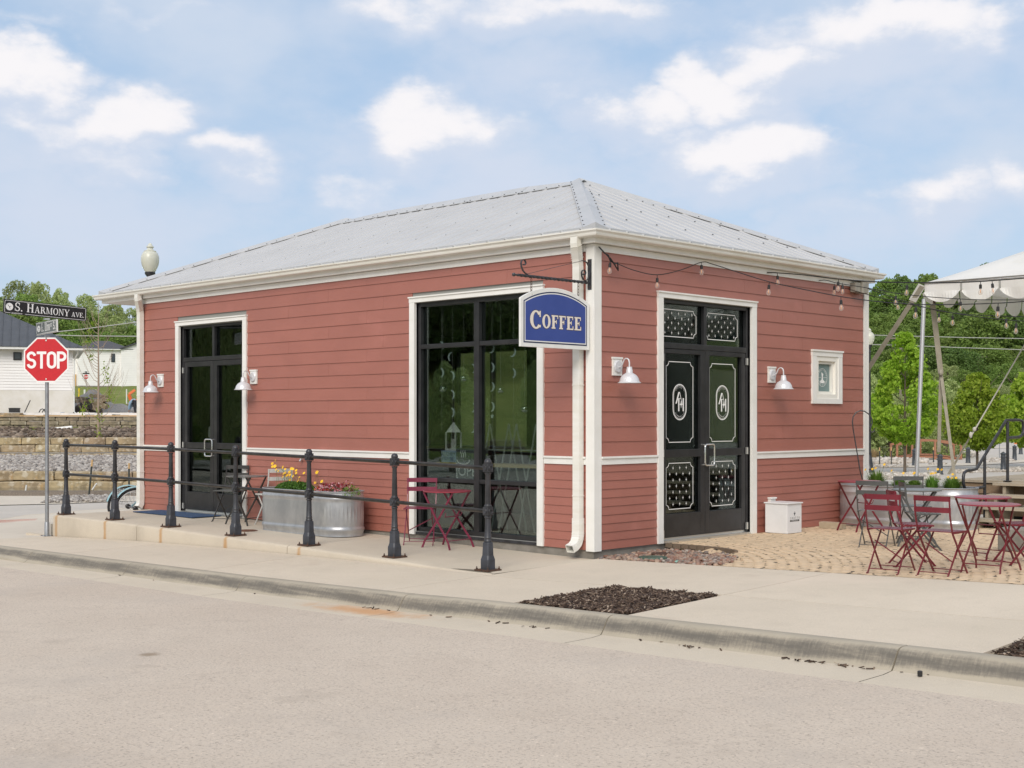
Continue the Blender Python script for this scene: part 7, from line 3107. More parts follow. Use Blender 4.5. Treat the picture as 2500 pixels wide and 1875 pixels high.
pm_ = lambda z_: (1.0 * math.sin(min(1, z_ / .30) * math.pi / 2) if z_ < .30 else (1 - ((z_ - .30) / .70)) ** .85 * .96 + .06)
maple = [crown_mesh('maple_crown', 40 + k, 190, 62, .105, M_maple, pm_, (.13, .25), (3.2, 2.2)[k]) for k in range(2)]
q = gz(2209, 1156)
put_tree('maple_tree', 'bright green young maple just left of the tent pole', 'tree', tuple(q), 4.93, 1.22, maple[0], .19, .055, 'young maples along the back street')
q = gz(2386, 1147)
put_tree('maple_tree', 'bright green young maple left of the stair handrail', 'tree', tuple(q), 3.62, 1.32, maple[1], .20, .055, 'young maples along the back street', 1.1)
q = gz(2508, 1140)
put_tree('maple_tree', 'bright green young maple cut by the right edge of the view', 'tree', tuple(q), 3.75, 1.30, maple[1], .20, .055, 'young maples along the back street', 2.2)

dome = lambda z_: (.75 + .25 * math.sin(z_ / .4 * math.pi / 2) if z_ < .4 else max(.05, math.cos((z_ - .4) / .62 * math.pi / 2)) ** .7)
upr = lambda z_: (.6 + .4 * math.sin(z_ / .5 * math.pi / 2) if z_ < .5 else max(.08, math.cos((z_ - .5) / .55 * math.pi / 2)) ** .9)
C_mid = [crown_mesh('wood_crown', 60 + k, 120, 125, .072, M_mid, dome, (.15, .30), 2.0) for k in range(3)]
C_drk = [crown_mesh('dark_crown', 70 + k, 120, 125, .072, M_dark, dome, (.15, .30), 2.0) for k in range(2)]
C_pal = [crown_mesh('pale_crown', 80 + k, 130, 105, .064, M_mid2, upr, (.12, .26), 2.5) for k in range(3)]
rw = random.Random(77)


def row(n_, pxa, pxb, d, ytop, yj, cs, grp, lab, name='forest_tree', rr=(.34, .46), hide=0.0, dj=4.0):
    for k in range(n_):
        px_ = pxa + (pxb - pxa) * (k + .5) / n_ + rw.uniform(-.3, .3) * (pxb - pxa) / n_
        dd = d + rw.uniform(-dj, dj)
        yt = (ytop(px_) if callable(ytop) else ytop) + rw.uniform(-yj, yj)
        lat = (px_ - 1250) / FPX * dd
        zb_ = tz_at(dd, lat)
        h = CAM.z + (HOR - yt) / FPX * dd - zb_
        if h < 1.2:
            continue
        p_ = fa(dd, lat, zb_ - .2)
        put_tree(name, lab, 'tree', tuple(p_), h + .2, max(1.5, min(h, 9) * rw.uniform(*rr)), rw.choice(cs), .05, .16, grp, rw.uniform(0, 6.28), limbs=False)


G1 = 'trees of the wooded hillside behind the tent'
skyR = lambda a: interp([(1950, 690), (2130, 694), (2180, 684), (2260, 678), (2330, 688), (2400, 640), (2700, 620)], a)
row(15, 1960, 2780, 232, skyR, 9, C_mid + C_drk, 'skyline trees of the wooded hillside', 'dense green tree on the skyline of the wooded hillside', rr=(.40, .55))
row(14, 1980, 2760, 212, lambda a: skyR(a) + 45, 14, C_mid + C_drk[:1], 'upper trees of the wooded hillside', 'dense green tree high on the wooded hillside', rr=(.45, .6))
row(14, 1980, 2760, 192, lambda a: skyR(a) + 92, 16, C_mid + C_drk, 'middle trees of the wooded hillside', 'dense green tree halfway up the wooded hillside', rr=(.45, .62))
row(15, 1980, 2740, 172, lambda a: skyR(a) + 140, 18, C_drk + C_mid[:2], 'lower trees of the wooded hillside', 'dark leafy tree low on the wooded hillside', rr=(.48, .66))
row(14, 2000, 2720, 152, lambda a: 858, 22, C_mid + C_drk, 'trees at the foot of the hillside', 'leafy tree at the foot of the wooded hillside', rr=(.5, .7))
row(9, 2050, 2700, 138, lambda a: 893, 14, C_pal[:2] + C_mid[:1], 'trees at the field edge', 'pale green tree at the edge of the field below the wood', 'field_tree', rr=(.5, .7))
row(12, 2060, 2700, 128, lambda a: 940, 10, C_mid + C_pal[:1], 'shrubs along the far edge of the field', 'leafy shrub at the far edge of the sloping field', 'shrub', rr=(.7, 1.0), dj=3)
row(5, 2090, 2330, 66, lambda a: interp([(2090, 905), (2140, 925), (2200, 980), (2260, 985), (2300, 915), (2400, 1000)], a), 8, C_pal, 'thin young trees between street and field', 'thin pale young tree standing between the back street and the field', 'young_tree', rr=(.24, .32), dj=3)
row(7, 2250, 2660, 104, lambda a: 1064, 5, C_mid, 'weeds at the near edge of the field', 'low weedy shrub at the near edge of the field', 'weed_shrub', rr=(1.2, 1.8), dj=1.5)
# dead brush heap in the field
G2 = 'trees of the wood behind the white houses'
skyL = lambda a: interp([(-300, 705), (-60, 705), (0, 712), (30, 690), (60, 684), (110, 686), (150, 706), (215, 716), (260, 740), (340, 762), (420, 790)], a)
row(13, -260, 470, 205, skyL, 5, C_pal + C_mid[:1], 'skyline trees behind the white houses', 'pale green upright tree on the skyline behind the white houses', rr=(.30, .40))
row(12, -260, 470, 188, lambda a: skyL(a) + 38, 10, C_pal + C_mid[:2], 'middle trees behind the white houses', 'leafy tree of the middle wood behind the white houses', rr=(.40, .52))
row(12, -260, 470, 174, lambda a: skyL(a) + 75, 10, C_mid + C_pal[:1], 'low trees behind the white houses', 'leafy tree low in the wood, just above the white house roofs', rr=(.5, .65))
row(9, -260, 470, 162, lambda a: 822, 8, C_mid, 'shrub trees behind the far roof', 'dark leafy shrub tree behind the roof of the far white house', rr=(.7, .9))

# grass blades for the sloping field: many clumps as one sheet
n = 9000
rg = np.random.default_rng(44)
dd = rg.uniform(106, 146, n)
ll = rg.uniform(.22, .46, n)
P = np.array([tuple(fa(d, l * d, tz_at(d, l * d) + .12)) for d, l in zip(dd, ll)])
S = np.c_[rg.uniform(.25, .7, n), rg.uniform(.25, .7, n), rg.uniform(.2, .6, n)]
M_weed = leafmat('field_weed', (.16, .24, .04), (.30, .36, .09), (.22, .29, .06), transl=.3)
scatter('field_weeds', LEAF_V, LEAF_F, P, S, rand_rot(rg, n), M_weed)
# power lines and poles
M_wood = mat('utility_pole_wood', (.20, .17, .14), .9)
for a, b, d, lab in ((2199, 818, 120, 'grey utility pole behind the tip of the first maple'), (2388.5, 865, 150, 'short grey utility pole in front of the hillside wood')):
    p_ = at(a, b, d)
    t = thing('utility_pole', lab, 'utility pole', (p_.x, p_.y, 0))
    MB().tube([(0, 0, -1), (0, 0, p_.z)], .15, 8).build('pole', M_wood, t)
    MB().obox((0, 0, p_.z - .3), RT * 1.0, FW * .06, (0, 0, .06)).build('crossarm', M_wood, t)
M_line2 = mat('pale_wire', (.42, .42, .40), .5)
for k, (pts, d, lab) in enumerate((([(1900, 812), (2199, 820), (2350, 824), (2560, 828), (2800, 830)], 121, 'upper power line crossing in front of the hillside wood'),
                                ([(1900, 836), (2199, 843), (2350, 849), (2560, 856), (2800, 860)], 121, 'lower power line crossing in front of the hillside wood'),
                                ([(-300, 812), (-100, 815), (60, 816), (200, 820), (420, 822)], 96, 'lower power line behind the stop sign'),
                                ([(-300, 830), (60, 818), (200, 804), (345, 785), (500, 760)], 96, 'slanting power line crossing the trees behind the stop sign'))):
    t = tag(MB().tube([at(a, b, d) for a, b in pts], .035, 5).build('power_line', M_line2), lab, 'power line')

# ---- left background: terraces, houses, building site ------------------------------------
M_stone = objrandom(mat('limestone_block', (.40, .31, .19), .9, col2=(.24, .185, .115), nscale=3.2, bump=.8, bscale=14, spots=[(5.5, .52, .66, (.48, .42, .32)), (2.4, .60, .75, (.46, .29, .12))]), .12, .01)
M_stone2 = objrandom(mat('field_stone', (.34, .28, .19), .9, col2=(.20, .17, .12), nscale=6, bump=.7, bscale=20, spots=[(5, .60, .70, (.44, .40, .31))]), .14, .012)
M_pebble = mat('pebble_bed', (.40, .375, .34), .9, col2=(.30, .28, .25), nscale=18, bump=.6, bscale=30)
M_site = mat('site_ground_soil', (.33, .28, .22), .95, col2=(.24, .20, .155), nscale=.8, bump=.8, bscale=9, spots=[(1.6, .58, .7, (.42, .38, .32))])
M_dirt = mat('site_soil', (.19, .15, .115), .95, col2=(.125, .098, .075), nscale=4, bump=.8, bscale=16)


def rough_block(L, Dp_, H, seed, m, name, par_, M, rnd=.10):
    """quarried block: chamfered, slightly irregular"""
    rr = random.Random(seed)
    c_ = min(L, Dp_, H) * .14
    vs = []
    for (z_, ins) in ((0, c_), (c_, 0), (H - c_, 0), (H, c_)):
        for (a, b) in ((-L / 2 + ins, -Dp_ / 2 + ins), (0, -Dp_ / 2 + ins), (L / 2 - ins, -Dp_ / 2 + ins), (L / 2 - ins, Dp_ / 2 - ins), (0, Dp_ / 2 - ins), (-L / 2 + ins, Dp_ / 2 - ins)):
            vs.append((a + rr.uniform(-1, 1) * c_ * .5, b + rr.uniform(-1, 1) * c_ * .6, z_ + rr.uniform(-1, 1) * c_ * .5))
    fs = [tuple(range(6))[::-1]] + [(i * 6 + k, i * 6 + (k + 1) % 6, (i + 1) * 6 + (k + 1) % 6, (i + 1) * 6 + k) for i in range(3) for k in range(6)] + [tuple(range(18, 24))]
    o = MB().add(vs, fs).build(name, m, par_)
    o.matrix_local = M
    return o


def blockrow(par_, d, px0, px1, z0, z1, lmin, lmax, depth, m, seed, gap=.012, name='stone_block', slope=0.0):
    rr = random.Random(seed)
    l = (px0 - 1250) / FPX * d
    l1 = (px1 - 1250) / FPX * d
    while l < l1:
        L = rr.uniform(lmin, lmax)
        c_ = fa(d + depth / 2 + rr.uniform(-.02, .02), l + L / 2, z0 + slope * (l + L / 2))
        M = Matrix.Translation(c_) @ Matrix.Rotation(YAW + rr.uniform(-.015, .015), 4, 'Z')
        rough_block(L - gap, depth, z1 - z0 - gap * .8 + rr.uniform(-.01, .01), rr.random() * 1e6, m, name, par_, M)
        l += L


def sz(py_, d):
    return CAM.z - (py_ - HOR) / FPX * d


LP, RP = -190, 470
w1 = thing('stone_terrace', 'lowest terrace wall of long tan quarried blocks above the water channel', 'retaining wall')
blockrow(w1, 35.9, LP, RP, sz(1196, 35.9), sz(1174.5, 35.9), .8, 1.5, .55, M_stone, 1)
blockrow(w1, 36.15, LP, RP, sz(1174, 36.1), sz(1151, 36.1), .8, 1.35, .60, M_stone, 2)
w2 = thing('stone_terrace', 'middle terrace of long tan quarried blocks in two steps below the bare sapling', 'retaining wall')
blockrow(w2, 43.6, LP, RP, sz(1116, 43.6), sz(1107, 43.6), .9, 1.6, .5, M_stone, 3)
blockrow(w2, 44.7, LP, RP, sz(1105.5, 44.7), sz(1087, 44.7), .7, 1.2, .55, M_stone, 4)
blockrow(w2, 45.3, LP, RP, sz(1086.5, 45.3), sz(1067.5, 45.3), .7, 1.25, .6, M_stone, 5)
w3 = thing('stone_terrace', 'upper wall of small squared field stones under the white wrapped ledge', 'retaining wall')
zt3, zb3 = sz(1017, 51.4), sz(1048, 51.4)
hh = (zt3 - zb3) / 3
for k in range(3):
    blockrow(w3, 51.4, LP, RP, zb3 + hh * k, zb3 + hh * (k + 1), .28, .72, .35, M_stone2, 20 + k, .02, 'stone')
MB().obox(fa(51.6, (100 - 1250) / FPX * 51.6, sz(1015.3, 51.5)), RT * 6.2, FW * .25, (0, 0, .022)).build('ledge_board', M_stt, w3)
M_wrap = mat('white_plastic_wrap', (.72, .73, .74), .4, col2=(.62, .63, .64), nscale=2)
mb = MB()
for k in range(30):
    l0 = (-150 - 1250) / FPX * 52 + k * .34
    mb.obox(fa(52, l0, sz(1010.5 + .9 * math.sin(k * 1.7), 52)), RT * .175, FW * .25, (0, 0, .045 + .012 * math.sin(k * 2.3)))
mb.build('plastic_wrap', M_wrap, w3)
rough_block(2.3, .5, .14, 5, M_stone, 'cap_stone', w3, Matrix.Translation(fa(51.6, (-30 - 1250) / FPX * 51.6 + .2, sz(1016.5, 51.6))) @ Matrix.Rotation(YAW, 4, 'Z'))

LT = [-.47, -.42, -.37, -.32, -.27, -.235]
fsheet('channel_water', [33.7, 36.2], LT, lambda d, l: -.375, mat('muddy_water', (.085, .072, .045), .12, col2=(.11, .095, .06), nscale=2))
led = fsheet('channel_edge', [33.2, 33.25, 33.65, 33.7], LT, lambda d, l: -.45 if d < 33.22 else (-.335 if d < 33.68 else -.40), mat('rough_brown_edge', (.20, .165, .13), .95, col2=(.14, .115, .09), nscale=30, bump=.8, bscale=60))
fsheet('pebble_slope', [36.6, 40, 43.8], LT, lambda d, l: interp([(36.6, sz(1152, 36.6)), (43.8, sz(1112, 43.8))], d), M_pebble)
fsheet('terrace_soil', [45.5, 47, 49, 51.5], LT, lambda d, l: interp([(45.5, sz(1069, 45.5)), (51.5, sz(1046, 51.5))], d) + .05 * math.sin(l * 90 + d), M_dirt)
fsheet('site_ground', [52.3, 56, 60, 66, 75, 85, 96], LT, lambda d, l: tz_at(d, l * d) + .06, M_site)
fsheet('ledge_gravel', [43.9, 45.4], LT, lambda d, l: sz(1105, 44.6), M_pebble)
A = fa(36.7, -.47 * 36.7, sz(1151, 36.7)); B = fa(36.7, -.24 * 36.7, sz(1151, 36.7)); C_ = fa(43.6, -.24 * 43.6, sz(1113, 43.6)); D = fa(43.6, -.47 * 43.6, sz(1113, 43.6))
rockfield('pebble_cover', [A, B, C_, D], 5200, .03, .085, M_grstone, .0, 21)
A = fa(45.6, -.47 * 45.6, sz(1068, 45.6)); B = fa(45.6, -.24 * 45.6, sz(1068, 45.6)); C_ = fa(51.3, -.24 * 51.3, sz(1047, 51.3)); D = fa(51.3, -.47 * 51.3, sz(1047, 51.3))
M_clod = islmat('soil_clod', [(0, (.07, .052, .038)), (.5, (.15, .115, .088)), (.85, (.24, .19, .15)), (1, (.34, .29, .23))], .95)
rockfield('soil_clods', [A, B, C_, D], 1700, .04, .13, M_clod, .02, 22)
rockfield('roadside_gravel', [gnd(98, 1228, -.44), gnd(285, 1224, -.44), gnd(285, 1212, -.44), gnd(130, 1213, -.44)], 900, .02, .06, M_grstone, .01, 23)
q = at(148, 1049, 50.5)
tag(MB().tube([q - RT * .45, q + RT * .45 + Vector((0, 0, .09))], .065, 10).build('white_pipe', M_board), 'short white plastic pipe lying on the soil below the small stone wall', 'pipe')
for a, b, lab in ((62, 1200, 'white peg leaning in the channel left of the sign post'), (225, 1196, 'white peg leaning in the channel near the leaning stake')):
    q = at(a, b, 34.2)
    tag(MB().tube([q, q + Vector((0, 0, .17)) + RT * (.03 if a < 100 else .12)], .02, 6).build('peg', M_board), lab, 'peg')

# bare sapling with a few fresh leaves
sq = at(240, 1069, 45.55)
sap = thing('sapling', 'nearly bare young tree with thin upright branches and few fresh leaves on the terrace', 'tree', tuple(sq))
M_twig = mat('pale_twig', (.33, .25, .19), .8)
rs_ = random.Random(12)
mb = MB()
mb.tube([(0, 0, -.2), (0, 0, .8), (.02, 0, 2.2), (.0, 0, 3.4), (.03, 0, 4.75)], [.05, .042, .032, .02, .006], 8)
lf = []
for k in range(34):
    z0 = .45 + 3.6 * (k / 34)
    a = rs_.choice([0, math.pi]) + rs_.uniform(-.75, .75)
    L = (1.5 - .28 * z0) * rs_.uniform(.6, 1.1) + .2
    dx, dy = math.cos(a) * RT.x - math.sin(a) * FW.x, math.cos(a) * RT.y - math.sin(a) * FW.y
    pts = [(0, 0, z0)]
    for t in (.2, .45, .7, 1.0):
        pts.append((dx * L * t ** .8 * .72, dy * L * t ** .8 * .72, z0 + L * (t ** 1.45) * 1.15))
    mb.tube(pts, [.011, .009, .007, .005, .002], 5)
    for j in range(2):
        i_ = rs_.randint(1, 3)
        p_ = Vector(pts[i_])
        a2 = a + rs_.uniform(-.8, .8)
        mb.tube([p_, p_ + Vector((dx * .15, dy * .15, .2)), p_ + Vector((dx * .22 + rs_.uniform(-.1, .1), dy * .2, .5))], [.005, .004, .001], 4)
    if k % 4 == 0 or z0 < 1.2 and k % 2:
        lf.append(Vector(pts[2]))
mb.build('trunk', M_twig, sap)
P, S = [], []
for q in lf + [Vector((0, 0, .3)), Vector((.05, 0, .7)), Vector((0, 0, 1.0)), Vector((.05, 0, .1))]:
    for j in range(22):
        P.append((q.x + rs_.gauss(0, .06), q.y + rs_.gauss(0, .06), q.z + rs_.gauss(0, .09)))
        s = rs_.uniform(.05, .10)
        S.append((s, s, s))
scatter('leaves', LEAF_V, LEAF_F, np.array(P), np.array(S), rand_rot(np.random.default_rng(3), len(P)), M_maple, sap)

# white houses
M_clap = mat('white_clapboard', (.84, .825, .81), .6, col2=(.80, .785, .77), nscale=1.0)
M_clapb = mat('house_base_stucco', (.74, .715, .67), .9, col2=(.66, .63, .56), nscale=1.5)
M_seam = mat('dark_standing_seam_roof', (.085, .090, .100), .42, col2=(.07, .075, .083), nscale=2, metal=.3)
M_shing = mat('dark_shingles', (.085, .085, .095), .9, col2=(.06, .06, .068), nscale=8, bump=.5, bscale=20)
M_wglass = mat('dark_house_glass', (.04, .05, .055), .1, spec=.8)


class Fr:
    """frame of a building turned by th: x along its front, y away from the street corner"""
    def __init__(s, d, lat, z_, th=R_(20)):
        s.o = fa(d, lat, z_)
        s.v = FW * math.cos(th) - RT * math.sin(th)
        s.u = RT * math.cos(th) + FW * math.sin(th)

    def __call__(s, u, v, w):
        return s.o + s.u * u + s.v * v + Vector((0, 0, w))


def fbox(mb, F_, u0, u1, v0, v1, w0, w1):
    vs = [F_(u, v, w) for w in (w0, w1) for (u, v) in ((u0, v0), (u1, v0), (u1, v1), (u0, v1))]
    return mb.add(vs, [(3, 2, 1, 0), (4, 5, 6, 7), (0, 1, 5, 4), (1, 2, 6, 5), (2, 3, 7, 6), (3, 0, 4, 7)])


def clapwall(F_, par_, u0, u1, v, w0, w1, pitch=.16, sidev=None):
    """lapped boards as one relief sheet on the front, with a plain body behind"""
    mb = MB()
    w = w0
    while w < w1 - .01:
        wt = min(w + pitch, w1)
        mb.add([F_(u0, v - .03, w), F_(u1, v - .03, w), F_(u1, v - .004, wt), F_(u0, v - .004, wt)], [(0, 1, 2, 3)])
        mb.add([F_(u0, v - .03, w), F_(u1, v - .03, w), F_(u1, v, w), F_(u0, v, w)], [(0, 1, 2, 3)])
        w += pitch
    return mb.build('clapboard', M_clap, par_)


def hip(F_, par_, u0, u1, v0, v1, w0, w1, m, seams=.45, name='roof', inset=None, ribs=True):
    vc = (v0 + v1) / 2
    ins = (v1 - v0) / 2 if inset is None else inset
    a, b, c_, d = F_(u0, v0, w0), F_(u1, v0, w0), F_(u1, v1, w0), F_(u0, v1, w0)
    e, f = F_(min(u0 + ins, (u0 + u1) / 2), vc, w1), F_(max(u1 - ins, (u0 + u1) / 2), vc, w1)
    mb = MB().add([a, b, c_, d, e, f], [(0, 1, 5, 4), (1, 2, 5), (2, 3, 4, 5), (3, 0, 4), (3, 2, 1, 0)])
    r_ = mb.build(name, m, par_)
    if ribs:
        mb = MB()
        u = u0 + seams
        while u < u1:
            t = min(1, (u - u0) / ins, (u1 - u) / ins)
            mb.bar(F_(u, v0, w0 + .02), F_(u, v0 + (vc - v0) * t, w0 + (w1 - w0) * t + .02), .03, .05, F_.u)
            u += seams
        mb.build('seam', m, r_)
    return r_


def mbw(F_, par_, u0, u1, v, w0, w1, fr_=M_black, name='window'):
    mb = MB()
    t = .07
    fbox(mb, F_, u0, u1, v - .07, v - .035, w0, w0 + t); fbox(mb, F_, u0, u1, v - .07, v - .035, w1 - t, w1)
    fbox(mb, F_, u0, u0 + t, v - .07, v - .035, w0 + t, w1 - t); fbox(mb, F_, u1 - t, u1, v - .07, v - .035, w0 + t, w1 - t)
    o = mb.build(name, fr_, par_)
    fbox(MB(), F_, u0 + t, u1 - t, v - .045, v - .034, w0 + t, w1 - t).build('window_glass', M_wglass, o)


# nearer house at the left edge
dA = 75.0
latA = (178 - 1250) / FPX * dA
FA = Fr(dA, latA, sz(1008, dA))
eA = (1008 - 856) / FPX * dA
hA = thing('white_house', 'white clapboard house with dark standing seam roof partly behind the stop sign', 'house')
fbox(MB(), FA, -14, 0, 0, 10, -.5, eA).build('wall', M_clap, hA)
clapwall(FA, hA, -14, 0, 0, (1008 - 953) / FPX * dA, eA)
mb = MB()
fbox(mb, FA, -14, .01, -.04, -.006, -.2, (1008 - 953.5) / FPX * dA).build('stucco_base', M_clapb, hA)
fbox(MB(), FA, -14.7, .62, -.62, 10.6, eA, eA + .13).build('eave', M_board, hA)
hip(FA, hA, -14.6, .66, -.66, 10.6, eA + .14, eA + 2.95, M_seam)
mb = MB()
mb.tube([FA(.25, -.5, eA), FA(.25, -.3, eA - .2), FA(.06, -.06, eA - .55), FA(.06, -.06, .05), FA(.30, -.1, -.1)], .045, 6).build('downspout', M_board, hA)
mbw(FA, hA, (42 - 178) / FPX * dA, (61 - 178) / FPX * dA, 0, (1008 - 881) / FPX * dA, (1008 - 862) / FPX * dA)
FB = Fr(dA + 2.5, (26 - 1250) / FPX * (dA + 2.5), sz(1008, dA + 2.5))
e2 = (1008 - 789) / FPX * (dA + 2.5)
fbox(MB(), FB, -9, 0, 0, 6, eA, e2).build('upper_wall', M_clap, hA)
fbox(MB(), FB, -9.6, .58, -.58, 6.5, e2, e2 + .10).build('upper_eave', M_board, hA)
hip(FB, hA, -9.6, .6, -.6, 6.5, e2 + .11, e2 + 1.5, M_seam, name='upper_roof')
for k in range(5):
    q = at(25 + k * 5.2, 1003, 73.5)
    tag(MB().obox(q, RT * .06, FW * .06, (0, 0, .13)).obox(q + Vector((0, 0, .14)), RT * .07, FW * .07, (0, 0, .025)).build('black_crate', M_black), 'small black crate in a row against the foot of the nearer white house', 'crate', 'row of black crates by the white house')
tag(MB().tube([at(60, 1007, 73), at(74, 977, 73.2)], .03, 6).build('black_pipe', M_black), 'thin black pipe leaning against the nearer white house', 'pipe')
for k in (0, 1):
    tag(MB().tube([at(95 + k * 8, 1007, 73), at(99 + k * 8, 1000, 73), at(104 + k * 8, 998, 73), at(108 + k * 8, 1001, 73), at(111 + k * 8, 1007, 73)], .028, 6).build('pipe_hoop', M_black), ('left bent black pipe hoop near the foot of the sign post behind', 'right bent black pipe hoop at the foot of the white house')[k], 'pipe')
# far white house with the gable
dB = 150.0
lB = lambda a: (a - 190) / FPX * dB
FC = Fr(dB, (190 - 1250) / FPX * dB, sz(952, dB))
wB = lambda y_: (952 - y_) / FPX * dB
hB = thing('white_house', 'long white clapboard house with a gable and blue arched panel beyond the building site', 'house')
fbox(MB(), FC, lB(190), lB(291), 0, 9, -1, wB(853)).build('wall', M_clap, hB)
clapwall(FC, hB, lB(190), lB(291), 0, wB(941), wB(853), .2)
fbox(MB(), FC, lB(190), lB(420), -.10, -.04, -1, wB(942)).build('foundation', M_found, hB)
fbox(MB(), FC, lB(176), lB(190), 1.2, 8, -1, wB(850)).build('wing', M_clap, hB)
fbox(MB(), FC, lB(178), lB(187), 1.1, 1.19, wB(946), wB(913)).build('door', M_stt, hB)
fbox(MB(), FC, lB(186), lB(294), -.4, -.0, wB(853), wB(851)).build('eave', M_board, hB)
hip(FC, hB, lB(186), lB(320), -.4, 9, wB(851), wB(826), M_shing, name='roof', ribs=False, inset=2.4)
mbw(FC, hB, lB(268), lB(277), 0, wB(883), wB(862))
# gable front
g = MB()
pts2 = [(lB(291), -1), (lB(440), -1), (lB(440), wB(848)), (lB(365), wB(824)), (lB(291), wB(851))]
vs = [FC(a, -.3, b) for a, b in pts2] + [FC(a, 9, b) for a, b in pts2]
g.add(vs, [(0, 1, 2, 3, 4), (9, 8, 7, 6, 5), (0, 5, 6, 1), (1, 6, 7, 2), (4, 9, 5, 0)])
g.build('gable_wall', M_clap, hB)
clapwall(FC, hB, lB(291), lB(440), -.31, wB(941), wB(851), .2)
mb = MB()
vs = [FC(lB(289), -.6, wB(851)), FC(lB(365), -.6, wB(823)), FC(lB(365), 9, wB(823)), FC(lB(289), 9, wB(851)), FC(lB(442), -.6, wB(848)), FC(lB(442), 9, wB(848))]
mb.add(vs + [v + Vector((0, 0, .14)) for v in vs], [(0, 1, 2, 3), (1, 4, 5, 2), (6, 7, 8, 9), (7, 10, 11, 8), (0, 1, 7, 6), (1, 4, 10, 7)])
mb.build('gable_roof', M_shing, hB)
mb = MB()
u0, u1, w0, w1, wt = lB(334), lB(356), wB(911), wB(858), wB(843)
mb.add([FC(u0, -.42, w0), FC(u1, -.42, w0), FC(u1, -.42, w1), FC((u0 + u1) / 2, -.42, wt), FC(u0, -.42, w1)], [(0, 1, 2, 3, 4)])
mb.build('blue_panel', M_blue, hB)
# brown roof further back
hC = thing('far_house', 'brown roofed house just showing between the two white houses', 'house')
FD_ = Fr(158, (150 - 1250) / FPX * 158, sz(935, 158))
fbox(MB(), FD_, -1, 4, 0, 5, 0, (935 - 852) / FPX * 158).build('wall', M_clap, hC)
hip(FD_, hC, -1.3, 4.2, -.3, 5.3, (935 - 852) / FPX * 158, (935 - 836) / FPX * 158, mat('brown_shingles', (.20, .17, .14), .9), ribs=False, name='roof')

# piles and slabs
def heap(name, lab, cat, q, rx, ry, h, m, seed, rough=.18):
    rr = random.Random(seed)
    mb = MB()
    n1, n2 = 18, 7
    vs = [(0, 0, h)]
    for i in range(1, n2 + 1):
        t = i / n2
        for k in range(n1):
            a = 2 * math.pi * k / n1
            j = 1 + rr.uniform(-rough, rough) * t
            vs.append((rx * t * j * math.cos(a), ry * t * j * math.sin(a), h * (1 - t ** 1.25) * (1 + rr.uniform(-.12, .12)) - .05 * t))
    fs = [(0, 1 + k, 1 + (k + 1) % n1) for k in range(n1)]
    for i in range(n2 - 1):
        for k in range(n1):
            fs.append((1 + i * n1 + k, 1 + (i + 1) * n1 + k, 1 + (i + 1) * n1 + (k + 1) % n1, 1 + i * n1 + (k + 1) % n1))
    o = mb.add(vs, fs).build(name, m)
    o.location = tuple(q)
    o.rotation_euler = (0, 0, YAW)
    return tag(o, lab, cat)


M_gpile = mat('grey_gravel_heap', (.30, .29, .28), .95, col2=(.22, .21, .20), nscale=14, bump=.8, bscale=30)
M_dpile = mat('dark_earth_heap', (.105, .082, .065), .95, col2=(.065, .05, .04), nscale=8, bump=.9, bscale=20)
q = fa(88, (226 - 1250) / FPX * 88, sz(1000, 88)); heap('gravel_heap', 'pointed grey gravel heap between the white houses', 'heap', q, 1.9, 1.6, 1.35, M_gpile, 1, .1)
q = fa(80, (214 - 1250) / FPX * 80, sz(1010, 80)); heap('earth_heap', 'dark brown earth heap behind the wrapped ledge', 'heap', q, 1.1, 1.2, .95, M_dpile, 2)
q = fa(84, (290 - 1250) / FPX * 84, sz(1009, 84)); heap('gravel_spread', 'low grey gravel spread beside the crouching worker', 'heap', q, 2.3, 1.6, .62, M_gpile, 3)
rk = random.Random(5)
for k, (a, b, L, h, rot, lab) in enumerate(((186, 975, .9, .16, .05, 'upper tan stone slab stacked left of the gravel heap'), (190, 983, 1.2, .15, -.05, 'lower tan stone slab stacked left of the gravel heap'), (243, 972, 1.0, .2, .1, 'tan stone slab on top of the stack right of the earth heap'),
                                         (246, 982, 1.1, .2, -.08, 'tan stone slab low in the stack right of the earth heap'), (243, 992, .8, .34, .5, 'tilted tan stone slab leaning on the earth heap'), (236, 1003, .35, .5, .2, 'upright pointed tan slab before the earth heap'))):
    q = at(a, b, 78)
    M = Matrix.Translation(q) @ Matrix.Rotation(YAW, 4, 'Z') @ Matrix.Rotation(rot, 4, 'Y')
    o = rough_block(L, .7, h, k, M_stone, 'stone_slab', None, M)
    tag(o, lab, 'stone slab')
# markers
for a, y0, y1, m, lab in ((193, 948, 959, mat('yellow_marker', (.75, .55, .02), .5), 'short yellow marker post by the far house'), (206.5, 951, 959, M_board, 'short white pipe stub left of the far stop sign'), (234, 951, 957, M_board, 'leaning white pipe stub above the gravel heap'), (309, 950, 976, M_board, 'tall white vent pipe left of the orange machine')):
    q0, q1 = at(a, y1, 100), at(a, y0, 100)
    tag(MB().tube([q0 - Vector((0, 0, .3)), q1], .07 if a < 300 else .05, 6).build('marker_post', m), lab, 'marker')
